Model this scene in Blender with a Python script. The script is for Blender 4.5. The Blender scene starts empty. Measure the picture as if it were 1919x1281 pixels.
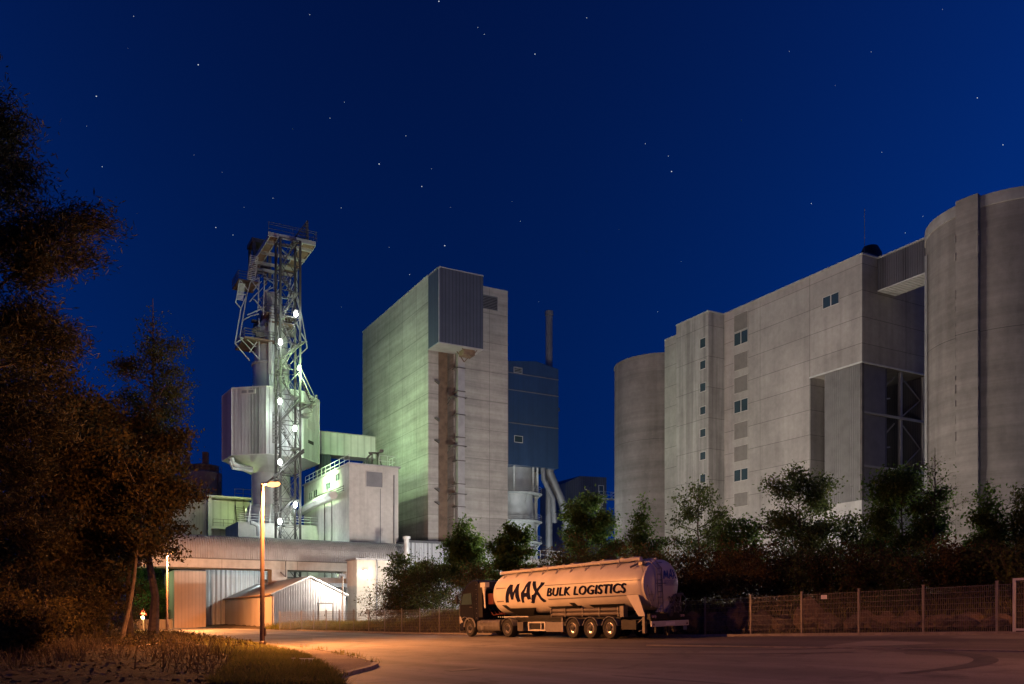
import bpy, bmesh, math, random
import numpy as np
from mathutils import Vector, Matrix

SC = bpy.context.scene
COL = SC.collection
# ------------------------------------------------------------------ camera
F = 1630.0          # focal length in photograph pixels (1919 wide)
EYE = 1.42
HOR = 1160.0        # row of the horizon
cam = bpy.data.cameras.new('camera')
cam.sensor_width = 36.0
cam.lens = 36.0 * F / 1919.0
cam.shift_y = (HOR - 640.5) / 1919.0
cam.clip_start = 0.1
cam.clip_end = 20000
camo = bpy.data.objects.new('camera', cam)
COL.objects.link(camo)
camo.location = (0, 0, EYE)
camo.rotation_euler = (math.pi / 2, 0, 0)
SC.camera = camo
# ------------------------------------------------------------------ view
vs = SC.view_settings
vs.view_transform = 'Standard'
vs.look = 'None'
vs.exposure = 0.0
vs.gamma = 1.0
SC.cycles.max_bounces = 5
SC.cycles.diffuse_bounces = 3
SC.cycles.sample_clamp_indirect = 3.0
SC.cycles.caustics_reflective = False
SC.cycles.caustics_refractive = False
SC.cycles.use_denoising = True
# ------------------------------------------------------------------ night sky
SKY_LOW = (0.0002, 0.0150, 0.110)
SKY_HIGH = (0.0006, 0.0066, 0.055)
W = bpy.data.worlds.new('World')
SC.world = W
W.use_nodes = True
wn = W.node_tree
for n_ in list(wn.nodes):
    wn.nodes.remove(n_)
wo = wn.nodes.new('ShaderNodeOutputWorld')
bg = wn.nodes.new('ShaderNodeBackground')
tc = wn.nodes.new('ShaderNodeTexCoord')
sx = wn.nodes.new('ShaderNodeSeparateXYZ')
wn.links.new(tc.outputs['Generated'], sx.inputs[0])
cr = wn.nodes.new('ShaderNodeValToRGB')
cr.color_ramp.interpolation = 'B_SPLINE'
e0 = cr.color_ramp.elements[0]; e0.position = 0.0; e0.color = (*SKY_LOW, 1)
e1 = cr.color_ramp.elements[1]; e1.position = 0.62; e1.color = (*SKY_HIGH, 1)
e2 = cr.color_ramp.elements.new(0.30); e2.color = (0.0002, 0.0130, 0.094, 1)
wn.links.new(sx.outputs['Z'], cr.inputs[0])
# last dusk light: the sky is a little brighter away from the dark middle azimuth
ax = wn.nodes.new('ShaderNodeMath'); ax.operation = 'ADD'; ax.inputs[1].default_value = 0.13
wn.links.new(sx.outputs['X'], ax.inputs[0])
sq = wn.nodes.new('ShaderNodeMath'); sq.operation = 'MULTIPLY'
wn.links.new(ax.outputs[0], sq.inputs[0]); wn.links.new(ax.outputs[0], sq.inputs[1])
ma = wn.nodes.new('ShaderNodeMath'); ma.operation = 'MULTIPLY_ADD'; ma.inputs[1].default_value = 3.4; ma.inputs[2].default_value = 0.86
wn.links.new(sq.outputs[0], ma.inputs[0])
mn = wn.nodes.new('ShaderNodeMath'); mn.operation = 'MINIMUM'; mn.inputs[1].default_value = 2.0
wn.links.new(ma.outputs[0], mn.inputs[0])
wn.links.new(cr.outputs[0], bg.inputs['Color'])
wn.links.new(mn.outputs[0], bg.inputs['Strength'])
wn.links.new(bg.outputs[0], wo.inputs[0])

# ------------------------------------------------------------------ lamp levels (watts) and colours
SODIUM = (1.0, 0.345, 0.095)
COOL = (0.86, 1.0, 0.95)
GREEN = (0.62, 1.0, 0.50)
WARM = (1.0, 0.88, 0.75)
BLUEW = (0.72, 0.85, 1.0)

def lamp(name, kind, loc, power, color, size=0.15, parent=None, target=None, angle=120, blend=0.6):
    d = bpy.data.lights.new(name, kind)
    d.energy = power
    d.color = color
    d.shadow_soft_size = size
    if kind == 'SPOT':
        d.spot_size = math.radians(angle)
        d.spot_blend = blend
    o = bpy.data.objects.new(name, d)
    COL.objects.link(o)
    o.location = loc
    if target is not None:
        v = Vector(target) - Vector(loc)
        o.rotation_euler = v.to_track_quat('-Z', 'Y').to_euler()
    if parent is not None:
        o.parent = parent
    return o

# ------------------------------------------------------------------ axes and pixel measures
TH = math.radians(28.9)
U = (-math.sin(TH), math.cos(TH))       # along the plant, away to the left
V = (math.cos(TH), math.sin(TH))        # across the plant, away to the right
def gx(px, d): return (px - 960.0) / F * d
def zz(py, d): return EYE + (HOR - py) * d / F
def P2(px, d): return (gx(px, d), d)
def wv(P, px):
    t = (px - 960.0) / F
    return (t * P[1] - P[0]) / (V[0] - t * V[1])
def wu(P, px):
    t = (px - 960.0) / F
    return (t * P[1] - P[0]) / (U[0] - t * U[1])
def loc2(P, x, y):
    return (P[0] + V[0] * x + U[0] * y, P[1] + V[1] * x + U[1] * y)

# ------------------------------------------------------------------ objects
def link(o, parent=None):
    COL.objects.link(o)
    if parent is not None:
        o.parent = parent
    return o
def tag(o, label=None, cat=None, group=None, kind=None):
    if label: o['label'] = label
    if cat: o['category'] = cat
    if group: o['group'] = group
    if kind: o['kind'] = kind
    return o
def thing(name, label, cat, loc=(0, 0, 0), rotz=0.0, group=None):
    o = bpy.data.objects.new(name, None)
    o.empty_display_size = 0.5
    link(o)
    o.location = loc
    o.rotation_euler = (0, 0, rotz)
    return tag(o, label, cat, group)
def copy_tree(o, parent=None):
    c = o.copy()
    COL.objects.link(c)
    c.parent = parent
    for ch in list(o.children):
        copy_tree(ch, c)
    return c

class MB:
    def __init__(s):
        s.v = []; s.f = []
    def add(s, vs_, fs):
        b = len(s.v)
        s.v += [tuple(p) for p in vs_]
        s.f += [tuple(b + i for i in f) for f in fs]
        return s
    def box(s, x0, x1, y0, y1, z0, z1):
        vs_ = [(x0, y0, z0), (x1, y0, z0), (x1, y1, z0), (x0, y1, z0), (x0, y0, z1), (x1, y0, z1), (x1, y1, z1), (x0, y1, z1)]
        return s.add(vs_, [(3, 2, 1, 0), (4, 5, 6, 7), (0, 1, 5, 4), (1, 2, 6, 5), (2, 3, 7, 6), (3, 0, 4, 7)])
    def tube(s, p, q, r, n=6, r2=None, caps=True):
        p = Vector(p); q = Vector(q)
        d = q - p
        if d.length < 1e-6: return s
        d.normalize()
        a = Vector((0, 0, 1)) if abs(d.z) < 0.9 else Vector((1, 0, 0))
        e = d.cross(a).normalized(); g = d.cross(e).normalized()
        r2 = r if r2 is None else r2
        vs_ = []
        for c, rr in ((p, r), (q, r2)):
            for k in range(n):
                t = 2 * math.pi * (k + 0.5) / n
                vs_.append(c + e * (rr * math.cos(t)) + g * (rr * math.sin(t)))
        fs = [(k, (k + 1) % n, n + (k + 1) % n, n + k) for k in range(n)]
        if caps:
            fs += [tuple(range(n - 1, -1, -1)), tuple(range(n, 2 * n))]
        return s.add(vs_, fs)
    def path(s, pts, r, n=6, r2=None):
        m = len(pts) - 1
        for i in range(m):
            a = r if r2 is None else r + (r2 - r) * i / m
            b = r if r2 is None else r + (r2 - r) * (i + 1) / m
            s.tube(pts[i], pts[i + 1], a, n, b)
        return s
    def sweep(s, pts, radii, n=7):
        # one continuous tapering tube along a bent line
        pts = [Vector(p) for p in pts]
        vs_ = []; m = len(pts)
        e = None
        for i, p in enumerate(pts):
            d = (pts[min(i + 1, m - 1)] - pts[max(i - 1, 0)]).normalized()
            if e is None:
                a = Vector((0, 0, 1)) if abs(d.z) < 0.9 else Vector((1, 0, 0))
                e = d.cross(a).normalized()
            e = (e - d * e.dot(d)).normalized()
            g = d.cross(e)
            for k in range(n):
                t = 2 * math.pi * k / n
                vs_.append(p + (e * math.cos(t) + g * math.sin(t)) * radii[i])
        fs = []
        for i in range(m - 1):
            for k in range(n):
                fs.append((i * n + k, i * n + (k + 1) % n, (i + 1) * n + (k + 1) % n, (i + 1) * n + k))
        fs += [tuple(range(n - 1, -1, -1)), tuple((m - 1) * n + k for k in range(n))]
        return s.add(vs_, fs)
    def prism(s, poly, a, b, axis='z'):
        n = len(poly)
        def mk(p, h):
            if axis == 'z': return (p[0], p[1], h)
            if axis == 'y': return (p[0], h, p[1])
            return (h, p[0], p[1])
        vs_ = [mk(p, a) for p in poly] + [mk(p, b) for p in poly]
        fs = [(k, (k + 1) % n, n + (k + 1) % n, n + k) for k in range(n)]
        fs += [tuple(range(n - 1, -1, -1)), tuple(range(n, 2 * n))]
        return s.add(vs_, fs)
    def revolve(s, prof, cx=0, cy=0, n=32, a0=0.0, a1=None):
        full = a1 is None
        a1 = 2 * math.pi if full else a1
        m = n if full else n + 1
        vs_ = []
        for r, z in prof:
            for k in range(m):
                t = a0 + (a1 - a0) * k / n
                vs_.append((cx + r * math.cos(t), cy + r * math.sin(t), z))
        fs = []
        for i in range(len(prof) - 1):
            for k in range(n):
                k2 = (k + 1) % m
                fs.append((i * m + k, i * m + k2, (i + 1) * m + k2, (i + 1) * m + k))
        return s.add(vs_, fs)
    def corr(s, p, q, z0, z1, pitch, depth):
        # corrugated sheet standing on the ground line p-q, ribs stick out to the right-hand side
        p = Vector((p[0], p[1], 0)); q = Vector((q[0], q[1], 0))
        L = (q - p).length; d = (q - p) / L
        nrm = Vector((d.y, -d.x, 0))
        pts = []; k = 0
        cnt = max(1, int(round(L / pitch)))
        st = L / cnt
        for i in range(cnt):
            a = i * st
            for fr, o in ((0.0, 0), (0.3, 0), (0.5, 1), (0.8, 1)):
                pts.append(p + d * (a + fr * st) + nrm * (depth * o))
        pts.append(p + d * L)
        vs_ = [(a.x, a.y, z0) for a in pts] + [(a.x, a.y, z1) for a in pts]
        m = len(pts)
        return s.add(vs_, [(i, i + 1, m + i + 1, m + i) for i in range(m - 1)])
    def build(s, name, mat, parent=None, smooth=False, bevel=0.0):
        me = bpy.data.meshes.new(name)
        me.from_pydata(s.v, [], s.f)
        if mat is not None: me.materials.append(mat)
        if smooth:
            me.polygons.foreach_set('use_smooth', [True] * len(me.polygons))
        me.update()
        o = link(bpy.data.objects.new(name, me), parent)
        if smooth:
            try:
                me.set_sharp_from_angle(angle=math.radians(40))
            except Exception:
                pass
        if bevel > 0:
            b = o.modifiers.new('bevel', 'BEVEL'); b.width = bevel; b.segments = 2; b.limit_method = 'ANGLE'
        return o

def split_pieces(o, gap=0.01):
    # one object per separate piece: loose islands whose boxes nearly touch stay together
    me = o.data
    n = len(me.vertices)
    par = list(range(n))
    def fd(a):
        while par[a] != a:
            par[a] = par[par[a]]; a = par[a]
        return a
    for e in me.edges:
        a, b = fd(e.vertices[0]), fd(e.vertices[1])
        if a != b: par[a] = b
    isl = {}
    for i in range(n): isl.setdefault(fd(i), []).append(i)
    bx = []
    for k, ix in isl.items():
        cs_ = np.array([me.vertices[i].co for i in ix])
        bx.append([{k}, cs_.min(0) - gap, cs_.max(0) + gap])
    ch = True
    while ch:
        ch = False
        for i in range(len(bx)):
            for j in range(i + 1, len(bx)):
                if np.all(bx[i][1] <= bx[j][2]) and np.all(bx[j][1] <= bx[i][2]):
                    bx[i] = [bx[i][0] | bx[j][0], np.minimum(bx[i][1], bx[j][1]), np.maximum(bx[i][2], bx[j][2])]
                    del bx[j]; ch = True; break
            if ch: break
    if len(bx) < 2: return [o]
    own = {}
    for q, b in enumerate(bx):
        for k in b[0]: own[k] = q
    vq = [own[fd(i)] for i in range(n)]
    V = [[] for _ in bx]; Fc = [[] for _ in bx]; idx = [0] * n
    for i in range(n):
        idx[i] = len(V[vq[i]]); V[vq[i]].append(tuple(me.vertices[i].co))
    for p in me.polygons: Fc[vq[p.vertices[0]]].append([idx[i] for i in p.vertices])
    sm_ = len(me.polygons) and me.polygons[0].use_smooth
    out = []
    for q in range(len(bx)):
        m2 = bpy.data.meshes.new(o.name.split('.')[0]); m2.from_pydata(V[q], [], Fc[q])
        for mt in me.materials: m2.materials.append(mt)
        if sm_:
            m2.polygons.foreach_set('use_smooth', [True] * len(m2.polygons))
            m2.set_sharp_from_angle(angle=math.radians(40))
        if q == 0:
            o.data = m2; out.append(o)
        else:
            c = o.copy(); c.data = m2; COL.objects.link(c); out.append(c)
    return out

def railing(mb, pts, h=1.1, r=0.03, post=1.6, rails=(0.5, 1.0)):
    for a, b in zip(pts[:-1], pts[1:]):
        a = Vector(a); b = Vector(b)
        L = (b - a).length
        k = max(1, int(round(L / post)))
        for i in range(k + 1):
            c = a + (b - a) * (i / k)
            mb.tube(c, c + Vector((0, 0, h)), r, 4)
        for f in rails:
            mb.tube(a + Vector((0, 0, h * f)), b + Vector((0, 0, h * f)), r, 4)

# ------------------------------------------------------------------ materials
class NT:
    def __init__(s, name):
        s.m = bpy.data.materials.new(name)
        s.m.use_nodes = True
        s.t = s.m.node_tree
        s.b = s.t.nodes['Principled BSDF']
        s.co = s.t.nodes.new('ShaderNodeTexCoord')
    def n(s, typ, **kw):
        x = s.t.nodes.new(typ)
        for k, v in kw.items(): setattr(x, k, v)
        return x
    def l(s, a, b): s.t.links.new(a, b)
    def math(s, op, a, b=None, clamp=False):
        x = s.n('ShaderNodeMath', operation=op); x.use_clamp = clamp
        for i, v in enumerate((a, b)):
            if v is None: continue
            if isinstance(v, (int, float)): x.inputs[i].default_value = v
            else: s.l(v, x.inputs[i])
        return x.outputs[0]
    def noise(s, scale, detail=4, vec=None, rough=0.55, mapping=None):
        x = s.n('ShaderNodeTexNoise')
        x.inputs['Scale'].default_value = scale
        x.inputs['Detail'].default_value = detail
        x.inputs['Roughness'].default_value = rough
        vec = vec or s.co.outputs['Object']
        if mapping:
            mp = s.n('ShaderNodeMapping'); mp.inputs['Scale'].default_value = mapping
            s.l(vec, mp.inputs[0]); vec = mp.outputs[0]
        s.l(vec, x.inputs['Vector'])
        return x.outputs[0]
    def ramp(s, fac, stops):
        x = s.n('ShaderNodeValToRGB')
        els = x.color_ramp.elements
        while len(els) < len(stops): els.new(0.5)
        for e, (p, c) in zip(els, stops):
            e.position = p
            e.color = (c, c, c, 1) if isinstance(c, (int, float)) else (*c, 1)
        s.l(fac, x.inputs[0])
        return x.outputs[0]
    def mix(s, fac, a, b, mode='MIX'):
        x = s.n('ShaderNodeMix', data_type='RGBA', blend_type=mode)
        for sock, v in ((x.inputs[0], fac), (x.inputs[6], a), (x.inputs[7], b)):
            if isinstance(v, (int, float)): sock.default_value = v
            elif isinstance(v, tuple): sock.default_value = (*v, 1)
            else: s.l(v, sock)
        return x.outputs[2]
    def bump(s, h, strength=0.3, dist=0.05):
        x = s.n('ShaderNodeBump')
        x.inputs['Strength'].default_value = strength
        x.inputs['Distance'].default_value = dist
        s.l(h, x.inputs['Height'])
        s.l(x.outputs[0], s.b.inputs['Normal'])
    def facade(s):
        # horizontal run along any facade (x + y of the object), height
        sp = s.n('ShaderNodeSeparateXYZ'); s.l(s.co.outputs['Object'], sp.inputs[0])
        h = s.math('ADD', sp.outputs[0], sp.outputs[1])
        cb = s.n('ShaderNodeCombineXYZ')
        s.l(h, cb.inputs[0]); s.l(sp.outputs[2], cb.inputs[1])
        return cb.outputs[0], h, sp.outputs[2]

def mat_simple(name, color, rough=0.7, metal=0.0, var=0.25, scale=1.5, bump=0.0, bscale=20, spec=None, emit=None, estr=0):
    t = NT(name)
    n1 = t.noise(scale, 5)
    c = t.mix(t.ramp(n1, [(0.3, 1.0 - var), (0.7, 1.0 + var * 0.4)]), (0, 0, 0), color, 'MIX')
    t.l(c, t.b.inputs['Base Color'])
    t.b.inputs['Roughness'].default_value = rough
    t.b.inputs['Metallic'].default_value = metal
    if spec is not None: t.b.inputs['Specular IOR Level'].default_value = spec
    if bump > 0: t.bump(t.noise(bscale, 4), bump, 0.02)
    if emit:
        t.b.inputs['Emission Color'].default_value = (*emit, 1)
        t.b.inputs['Emission Strength'].default_value = estr
    return t.m

def mat_emit(name, color, strength):
    m = bpy.data.materials.new(name); m.use_nodes = True
    t = m.node_tree
    for n in list(t.nodes): t.nodes.remove(n)
    o = t.nodes.new('ShaderNodeOutputMaterial'); e = t.nodes.new('ShaderNodeEmission')
    e.inputs[0].default_value = (*color, 1); e.inputs[1].default_value = strength
    t.links.new(e.outputs[0], o.inputs[0])
    return m

def mat_concrete(name, base, bw=8.0, bh=3.05, off=(0, 0), joint=0.035, streak=0.35, bands=0.0, jd=0.45, pours=None):
    t = NT(name)
    fv, h, z = t.facade()
    mp = t.n('ShaderNodeMapping'); mp.inputs['Location'].default_value = (off[0], off[1], 0)
    t.l(fv, mp.inputs[0])
    br = t.n('ShaderNodeTexBrick'); br.offset = 0.0; br.squash = 1.0
    br.inputs['Color1'].default_value = (1, 1, 1, 1); br.inputs['Color2'].default_value = (0.90, 0.90, 0.90, 1)
    br.inputs['Mortar'].default_value = (jd, jd, jd, 1)
    br.inputs['Scale'].default_value = 1.0
    br.inputs['Mortar Size'].default_value = joint
    br.inputs['Mortar Smooth'].default_value = 0.3
    br.inputs['Brick Width'].default_value = bw
    br.inputs['Row Height'].default_value = bh
    t.l(mp.outputs[0], br.inputs['Vector'])
    big = t.ramp(t.noise(0.16, 6, rough=0.65), [(0.28, 0.70), (0.5, 0.95), (0.72, 1.1)])
    fine = t.ramp(t.noise(1.6, 6, rough=0.65), [(0.25, 0.86), (0.75, 1.08)])
    st = t.ramp(t.noise(1.0, 5, vec=fv, mapping=(0.9, 0.045, 1), rough=0.6), [(0.38, 1.0 - streak), (0.58, 1.04)])
    c = t.mix(1.0, br.outputs['Color'], big, 'MULTIPLY')
    c = t.mix(1.0, c, fine, 'MULTIPLY')
    c = t.mix(1.0, c, st, 'MULTIPLY')
    if bands > 0:
        bd = t.ramp(t.noise(1.0, 6, vec=fv, mapping=(0.035, 0.75, 1), rough=0.7), [(0.36, 1.0 - bands), (0.62, 1.08)])
        c = t.mix(1.0, c, bd, 'MULTIPLY')
    c = t.mix(1.0, c, base, 'MULTIPLY')
    t.l(c, t.b.inputs['Base Color'])
    t.b.inputs['Roughness'].default_value = 0.9
    t.b.inputs['Specular IOR Level'].default_value = 0.25
    hh = t.math('ADD', t.math('MULTIPLY', t.noise(2.2, 6), 0.5), br.outputs['Fac'])
    t.bump(t.math('MULTIPLY', hh, -1.0), 0.25, 0.05)
    return t.m

def mat_clad(name, color, pitch=0.3, rough=0.45, metal=0.0, depth=0.55, var=0.18, groove=0.55):
    # vertical profiled sheet: thin dark grooves, each sheet a slightly different tone
    t = NT(name)
    fv, h, z = t.facade()
    q = t.math('DIVIDE', h, pitch)
    fr = t.math('FRACT', q)
    pr = t.ramp(fr, [(0.0, groove), (0.08, groove), (0.16, 1.0), (0.84, 1.0), (0.92, groove), (1.0, groove)])
    wide = t.noise(1.0, 4, vec=fv, mapping=(0.6, 0.05, 1))
    sheet = t.ramp(wide, [(0.3, 1.0 - var), (0.7, 1.05)])
    c = t.mix(1.0, pr, sheet, 'MULTIPLY')
    d = t.ramp(t.noise(0.5, 6, rough=0.65), [(0.3, 0.86), (0.7, 1.04)])
    c = t.mix(1.0, c, d, 'MULTIPLY')
    c = t.mix(1.0, c, color, 'MULTIPLY')
    t.l(c, t.b.inputs['Base Color'])
    t.b.inputs['Roughness'].default_value = rough
    t.b.inputs['Metallic'].default_value = metal
    t.bump(pr, depth, 0.04)
    return t.m

M = {}
M['conc_plant'] = mat_concrete('panel_concrete', (0.40, 0.372, 0.338), 8.3, 3.05, (0.6, 0.35), streak=0.09)
M['conc_stair'] = mat_concrete('stair_concrete', (0.40, 0.38, 0.35), 2.6, 4.2, (0.3, 0.5), streak=0.30)
M['conc_silo'] = mat_concrete('slipformed_concrete', (0.36, 0.34, 0.31), 60, 60, (30, 30), streak=0.12, bands=0.12)
M['conc_rough'] = mat_concrete('weathered_slipformed_concrete', (0.26, 0.235, 0.21), 60, 60, (30, 30), streak=0.16, bands=0.20)
M['conc_big'] = mat_concrete('cast_concrete', (0.42, 0.40, 0.37), 5.6, 4.4, (1.2, 1.0), joint=0.05, streak=0.05, bands=0.26, jd=0.6)
M['conc_white'] = mat_concrete('pale_render', (0.52, 0.50, 0.465), 60, 60, (30, 30), streak=0.10)
M['conc_beam'] = mat_concrete('beam_concrete', (0.50, 0.46, 0.40), 9, 60, (0, 30), streak=0.12)
M['clad_grey'] = mat_clad('grey_sheet_cladding', (0.075, 0.086, 0.115), 0.55, depth=0.3)
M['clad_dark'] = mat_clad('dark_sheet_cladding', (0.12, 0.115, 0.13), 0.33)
M['clad_white'] = mat_clad('white_sheet_cladding', (0.50, 0.50, 0.51), 0.62, depth=0.4, groove=0.52)
M['clad_pale'] = mat_clad('pale_panel_cladding', (0.60, 0.60, 0.58), 1.15, depth=0.25, groove=0.8)
M['clad_brown'] = mat_clad('brown_grey_cladding', (0.30, 0.255, 0.22), 0.42, depth=0.3, groove=0.85)
M['clad_tan'] = mat_clad('tan_sheet_cladding', (0.58, 0.45, 0.36), 0.42, depth=0.3, groove=0.85)
M['clad_blue'] = mat_clad('blue_grey_cladding', (0.036, 0.072, 0.150), 1.0, depth=0.15, groove=0.93, rough=0.35)
M['sheet'] = mat_simple('galvanised_sheet', (0.42, 0.41, 0.41), 0.42, 0.25, 0.22, 0.8)
M['sheet_light'] = mat_simple('weathered_light_sheet', (0.30, 0.29, 0.28), 0.5, 0.1, 0.2, 0.8)
M['sheet_dark'] = mat_simple('dark_galvanised_sheet', (0.20, 0.20, 0.21), 0.5, 0.2, 0.22, 0.8)
M['steel'] = mat_simple('painted_steel', (0.40, 0.40, 0.38), 0.5, 0.1, 0.25, 1.2)
M['lattice'] = mat_simple('dark_lattice_steel', (0.055, 0.052, 0.05), 0.6, 0.1, 0.4, 1.0)
M['steel_mid'] = mat_simple('grey_stair_steel', (0.16, 0.155, 0.145), 0.6, 0.1, 0.3, 1.0)
M['sheet_mid'] = mat_simple('grey_profiled_sheet', (0.19, 0.18, 0.18), 0.5, 0.15, 0.2, 0.8)
M['steel_dark'] = mat_simple('rusty_dark_steel', (0.13, 0.115, 0.105), 0.6, 0.2, 0.4, 1.0)
M['steel_brown'] = mat_simple('rust_brown_steel', (0.20, 0.13, 0.09), 0.7, 0.1, 0.4, 1.0)
M['steel_pale'] = mat_simple('pale_painted_steel', (0.58, 0.58, 0.55), 0.45, 0.1, 0.18, 1.2)
M['vessel'] = mat_simple('vessel_steel', (0.46, 0.46, 0.45), 0.42, 0.25, 0.25, 0.5)
M['glass'] = mat_simple('dark_window_glass', (0.035, 0.06, 0.075), 0.08, 0.0, 0.2, 0.7)
M['frame'] = mat_simple('window_frame_metal', (0.46, 0.44, 0.41), 0.5, 0.0, 0.1)
M['blind_frame'] = mat_simple('opening_reveal', (0.44, 0.41, 0.37), 0.9, 0, 0.2)
M['blind'] = mat_simple('shade_dark_panel', (0.205, 0.185, 0.165), 0.8, 0.0, 0.2, 1.2)  # recess shading of the blind openings put into this darker tone
M['roof'] = mat_simple('roof_sheet', (0.10, 0.10, 0.11), 0.6, 0.1, 0.3, 0.6)
M['black'] = mat_simple('black_metal', (0.018, 0.018, 0.019), 0.5, 0.2, 0.2)
# ------------------------------------------------------------------ terrain
AF = (0.595, -0.804)      # along the fence, towards the right and the camera
NF = (0.804, 0.595)       # away from the street, through the fence
FO = (9.24, 42.1)
NFENCE = FO[0] * NF[0] + FO[1] * NF[1]
def sn(s, n): return (FO[0] + AF[0] * s + NF[0] * (n - NFENCE), FO[1] + AF[1] * s + NF[1] * (n - NFENCE))
def to_sn(x, y): return ((x - FO[0]) * AF[0] + (y - FO[1]) * AF[1], x * NF[0] + y * NF[1])
def hgt(x, y):
    s, n = to_sn(x, y)
    g = np.interp(s, [-27, 0, 13.5, 26, 40], [0.80, 1.32, 2.0, 2.3, 2.4])
    t = np.clip(n - 15.0, 0, 18.0)
    return float(0.026 * t * g)
def bank(s, n):
    b = np.interp(n - NFENCE, [0.3, 1.4, 4.0, 8.5, 14.0, 18], [0.0, 0.55, 1.7, 1.7, 0.5, 0.35])
    k = np.interp(s, [-43, -35, -30], [0.0, 0.55, 1.0])
    flat = np.interp(s, [-43, -36], [1.0, 0.0]) * np.interp(n - NFENCE, [0.3, 4.0], [0.0, 0.35])
    return float(b * k + flat)
def yard_z(x, y):
    s, n = to_sn(x, y)
    return hgt(x, y) + bank(s, n)

def grid(name, us, vs_, fn, mat, smooth=True, lift=0.0):
    pts = []
    for b in vs_:
        for a in us:
            pts.append(fn(a, b))
    nu = len(us)
    fs = []
    for j in range(len(vs_) - 1):
        for i in range(nu - 1):
            fs.append((j * nu + i, j * nu + i + 1, (j + 1) * nu + i + 1, (j + 1) * nu + i))
    mb = MB(); mb.v = pts; mb.f = fs
    return mb.build(name, mat, None, smooth)

def mat_asphalt():
    t = NT('worn_asphalt')
    big = t.ramp(t.noise(0.12, 5, rough=0.6), [(0.32, (0.150, 0.138, 0.126)), (0.52, (0.20, 0.182, 0.165)), (0.72, (0.255, 0.23, 0.205))])
    # tracks worn along the street
    m0 = t.n('ShaderNodeMapping'); m0.inputs['Rotation'].default_value = (0, 0, math.radians(-36.5))
    t.l(t.co.outputs['Object'], m0.inputs[0])
    mp = t.n('ShaderNodeMapping'); mp.inputs['Scale'].default_value = (0.55, 0.035, 1)
    t.l(m0.outputs[0], mp.inputs[0])
    tr = t.n('ShaderNodeTexNoise'); tr.inputs['Scale'].default_value = 1.0; tr.inputs['Detail'].default_value = 4
    t.l(mp.outputs[0], tr.inputs['Vector'])
    c = t.mix(1.0, big, t.ramp(tr.outputs[0], [(0.36, 0.68), (0.6, 1.08)]), 'MULTIPLY')
    gr = t.ramp(t.noise(38, 3, rough=0.8), [(0.3, 0.58), (0.7, 1.3)])
    c = t.mix(1.0, c, gr, 'MULTIPLY')
    st = t.ramp(t.noise(0.45, 6, rough=0.7), [(0.33, 0.55), (0.44, 1.0)])
    c = t.mix(1.0, c, st, 'MULTIPLY')
    # repaired rectangles of newer asphalt
    m2 = t.n('ShaderNodeMapping'); m2.inputs['Scale'].default_value = (0.16, 0.07, 1); t.l(m0.outputs[0], m2.inputs[0])
    v2_ = t.n('ShaderNodeTexVoronoi', distance='CHEBYCHEV'); v2_.inputs['Scale'].default_value = 1.0; t.l(m2.outputs[0], v2_.inputs['Vector'])
    sp2 = t.n('ShaderNodeSeparateColor'); t.l(v2_.outputs['Color'], sp2.inputs[0])
    c = t.mix(1.0, c, t.ramp(sp2.outputs[0], [(0.0, 0.62), (0.24, 0.70), (0.27, 1.0), (0.78, 1.0), (0.82, 1.18), (1.0, 1.22)]), 'MULTIPLY')
    sp_ = t.ramp(t.noise(2.3, 5, rough=0.75), [(0.30, 0.45), (0.38, 1.0)])
    c = t.mix(1.0, c, sp_, 'MULTIPLY')
    # thin tar seams
    vo = t.n('ShaderNodeTexVoronoi', feature='DISTANCE_TO_EDGE'); vo.inputs['Scale'].default_value = 0.14
    dn = t.n('ShaderNodeTexNoise'); dn.inputs['Scale'].default_value = 0.9
    t.l(t.co.outputs['Object'], dn.inputs['Vector'])
    mxv = t.n('ShaderNodeVectorMath', operation='ADD')
    t.l(t.co.outputs['Object'], mxv.inputs[0]); t.l(dn.outputs['Color'], mxv.inputs[1])
    t.l(mxv.outputs[0], vo.inputs['Vector'])
    c = t.mix(1.0, c, t.ramp(vo.outputs['Distance'], [(0.0, 0.82), (0.009, 0.85), (0.016, 1.0)]), 'MULTIPLY')
    t.l(c, t.b.inputs['Base Color'])
    t.b.inputs['Roughness'].default_value = 0.72
    t.b.inputs['Specular IOR Level'].default_value = 0.35
    t.bump(t.noise(30, 5, rough=0.7), 0.35, 0.02)
    return t.m
M['asphalt'] = mat_asphalt()

def mat_soil(name, a, b, c_, sc=1.2):
    t = NT(name)
    n1 = t.noise(sc, 6, rough=0.65)
    n2 = t.noise(14, 4, rough=0.75)
    c = t.ramp(n1, [(0.3, a), (0.52, b), (0.72, c_)])
    c = t.mix(1.0, c, t.ramp(n2, [(0.28, 0.5), (0.7, 1.35)]), 'MULTIPLY')
    t.l(c, t.b.inputs['Base Color'])
    t.b.inputs['Roughness'].default_value = 0.95
    t.b.inputs['Specular IOR Level'].default_value = 0.15
    t.bump(t.noise(9, 6, rough=0.75), 0.8, 0.08)
    return t.m
M['soil'] = mat_soil('forest_soil', (0.022, 0.014, 0.009), (0.045, 0.029, 0.018), (0.075, 0.052, 0.032))
M['bank'] = mat_soil('bank_soil', (0.035, 0.028, 0.020), (0.06, 0.048, 0.034), (0.085, 0.07, 0.048), 0.7)
M['paving'] = mat_soil('worn_paving', (0.20, 0.165, 0.135), (0.27, 0.225, 0.185), (0.32, 0.27, 0.225), 0.5)
M['kerb'] = mat_simple('kerb_stone', (0.30, 0.265, 0.225), 0.85, 0, 0.35, 3.0, 0.5, 18)

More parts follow.
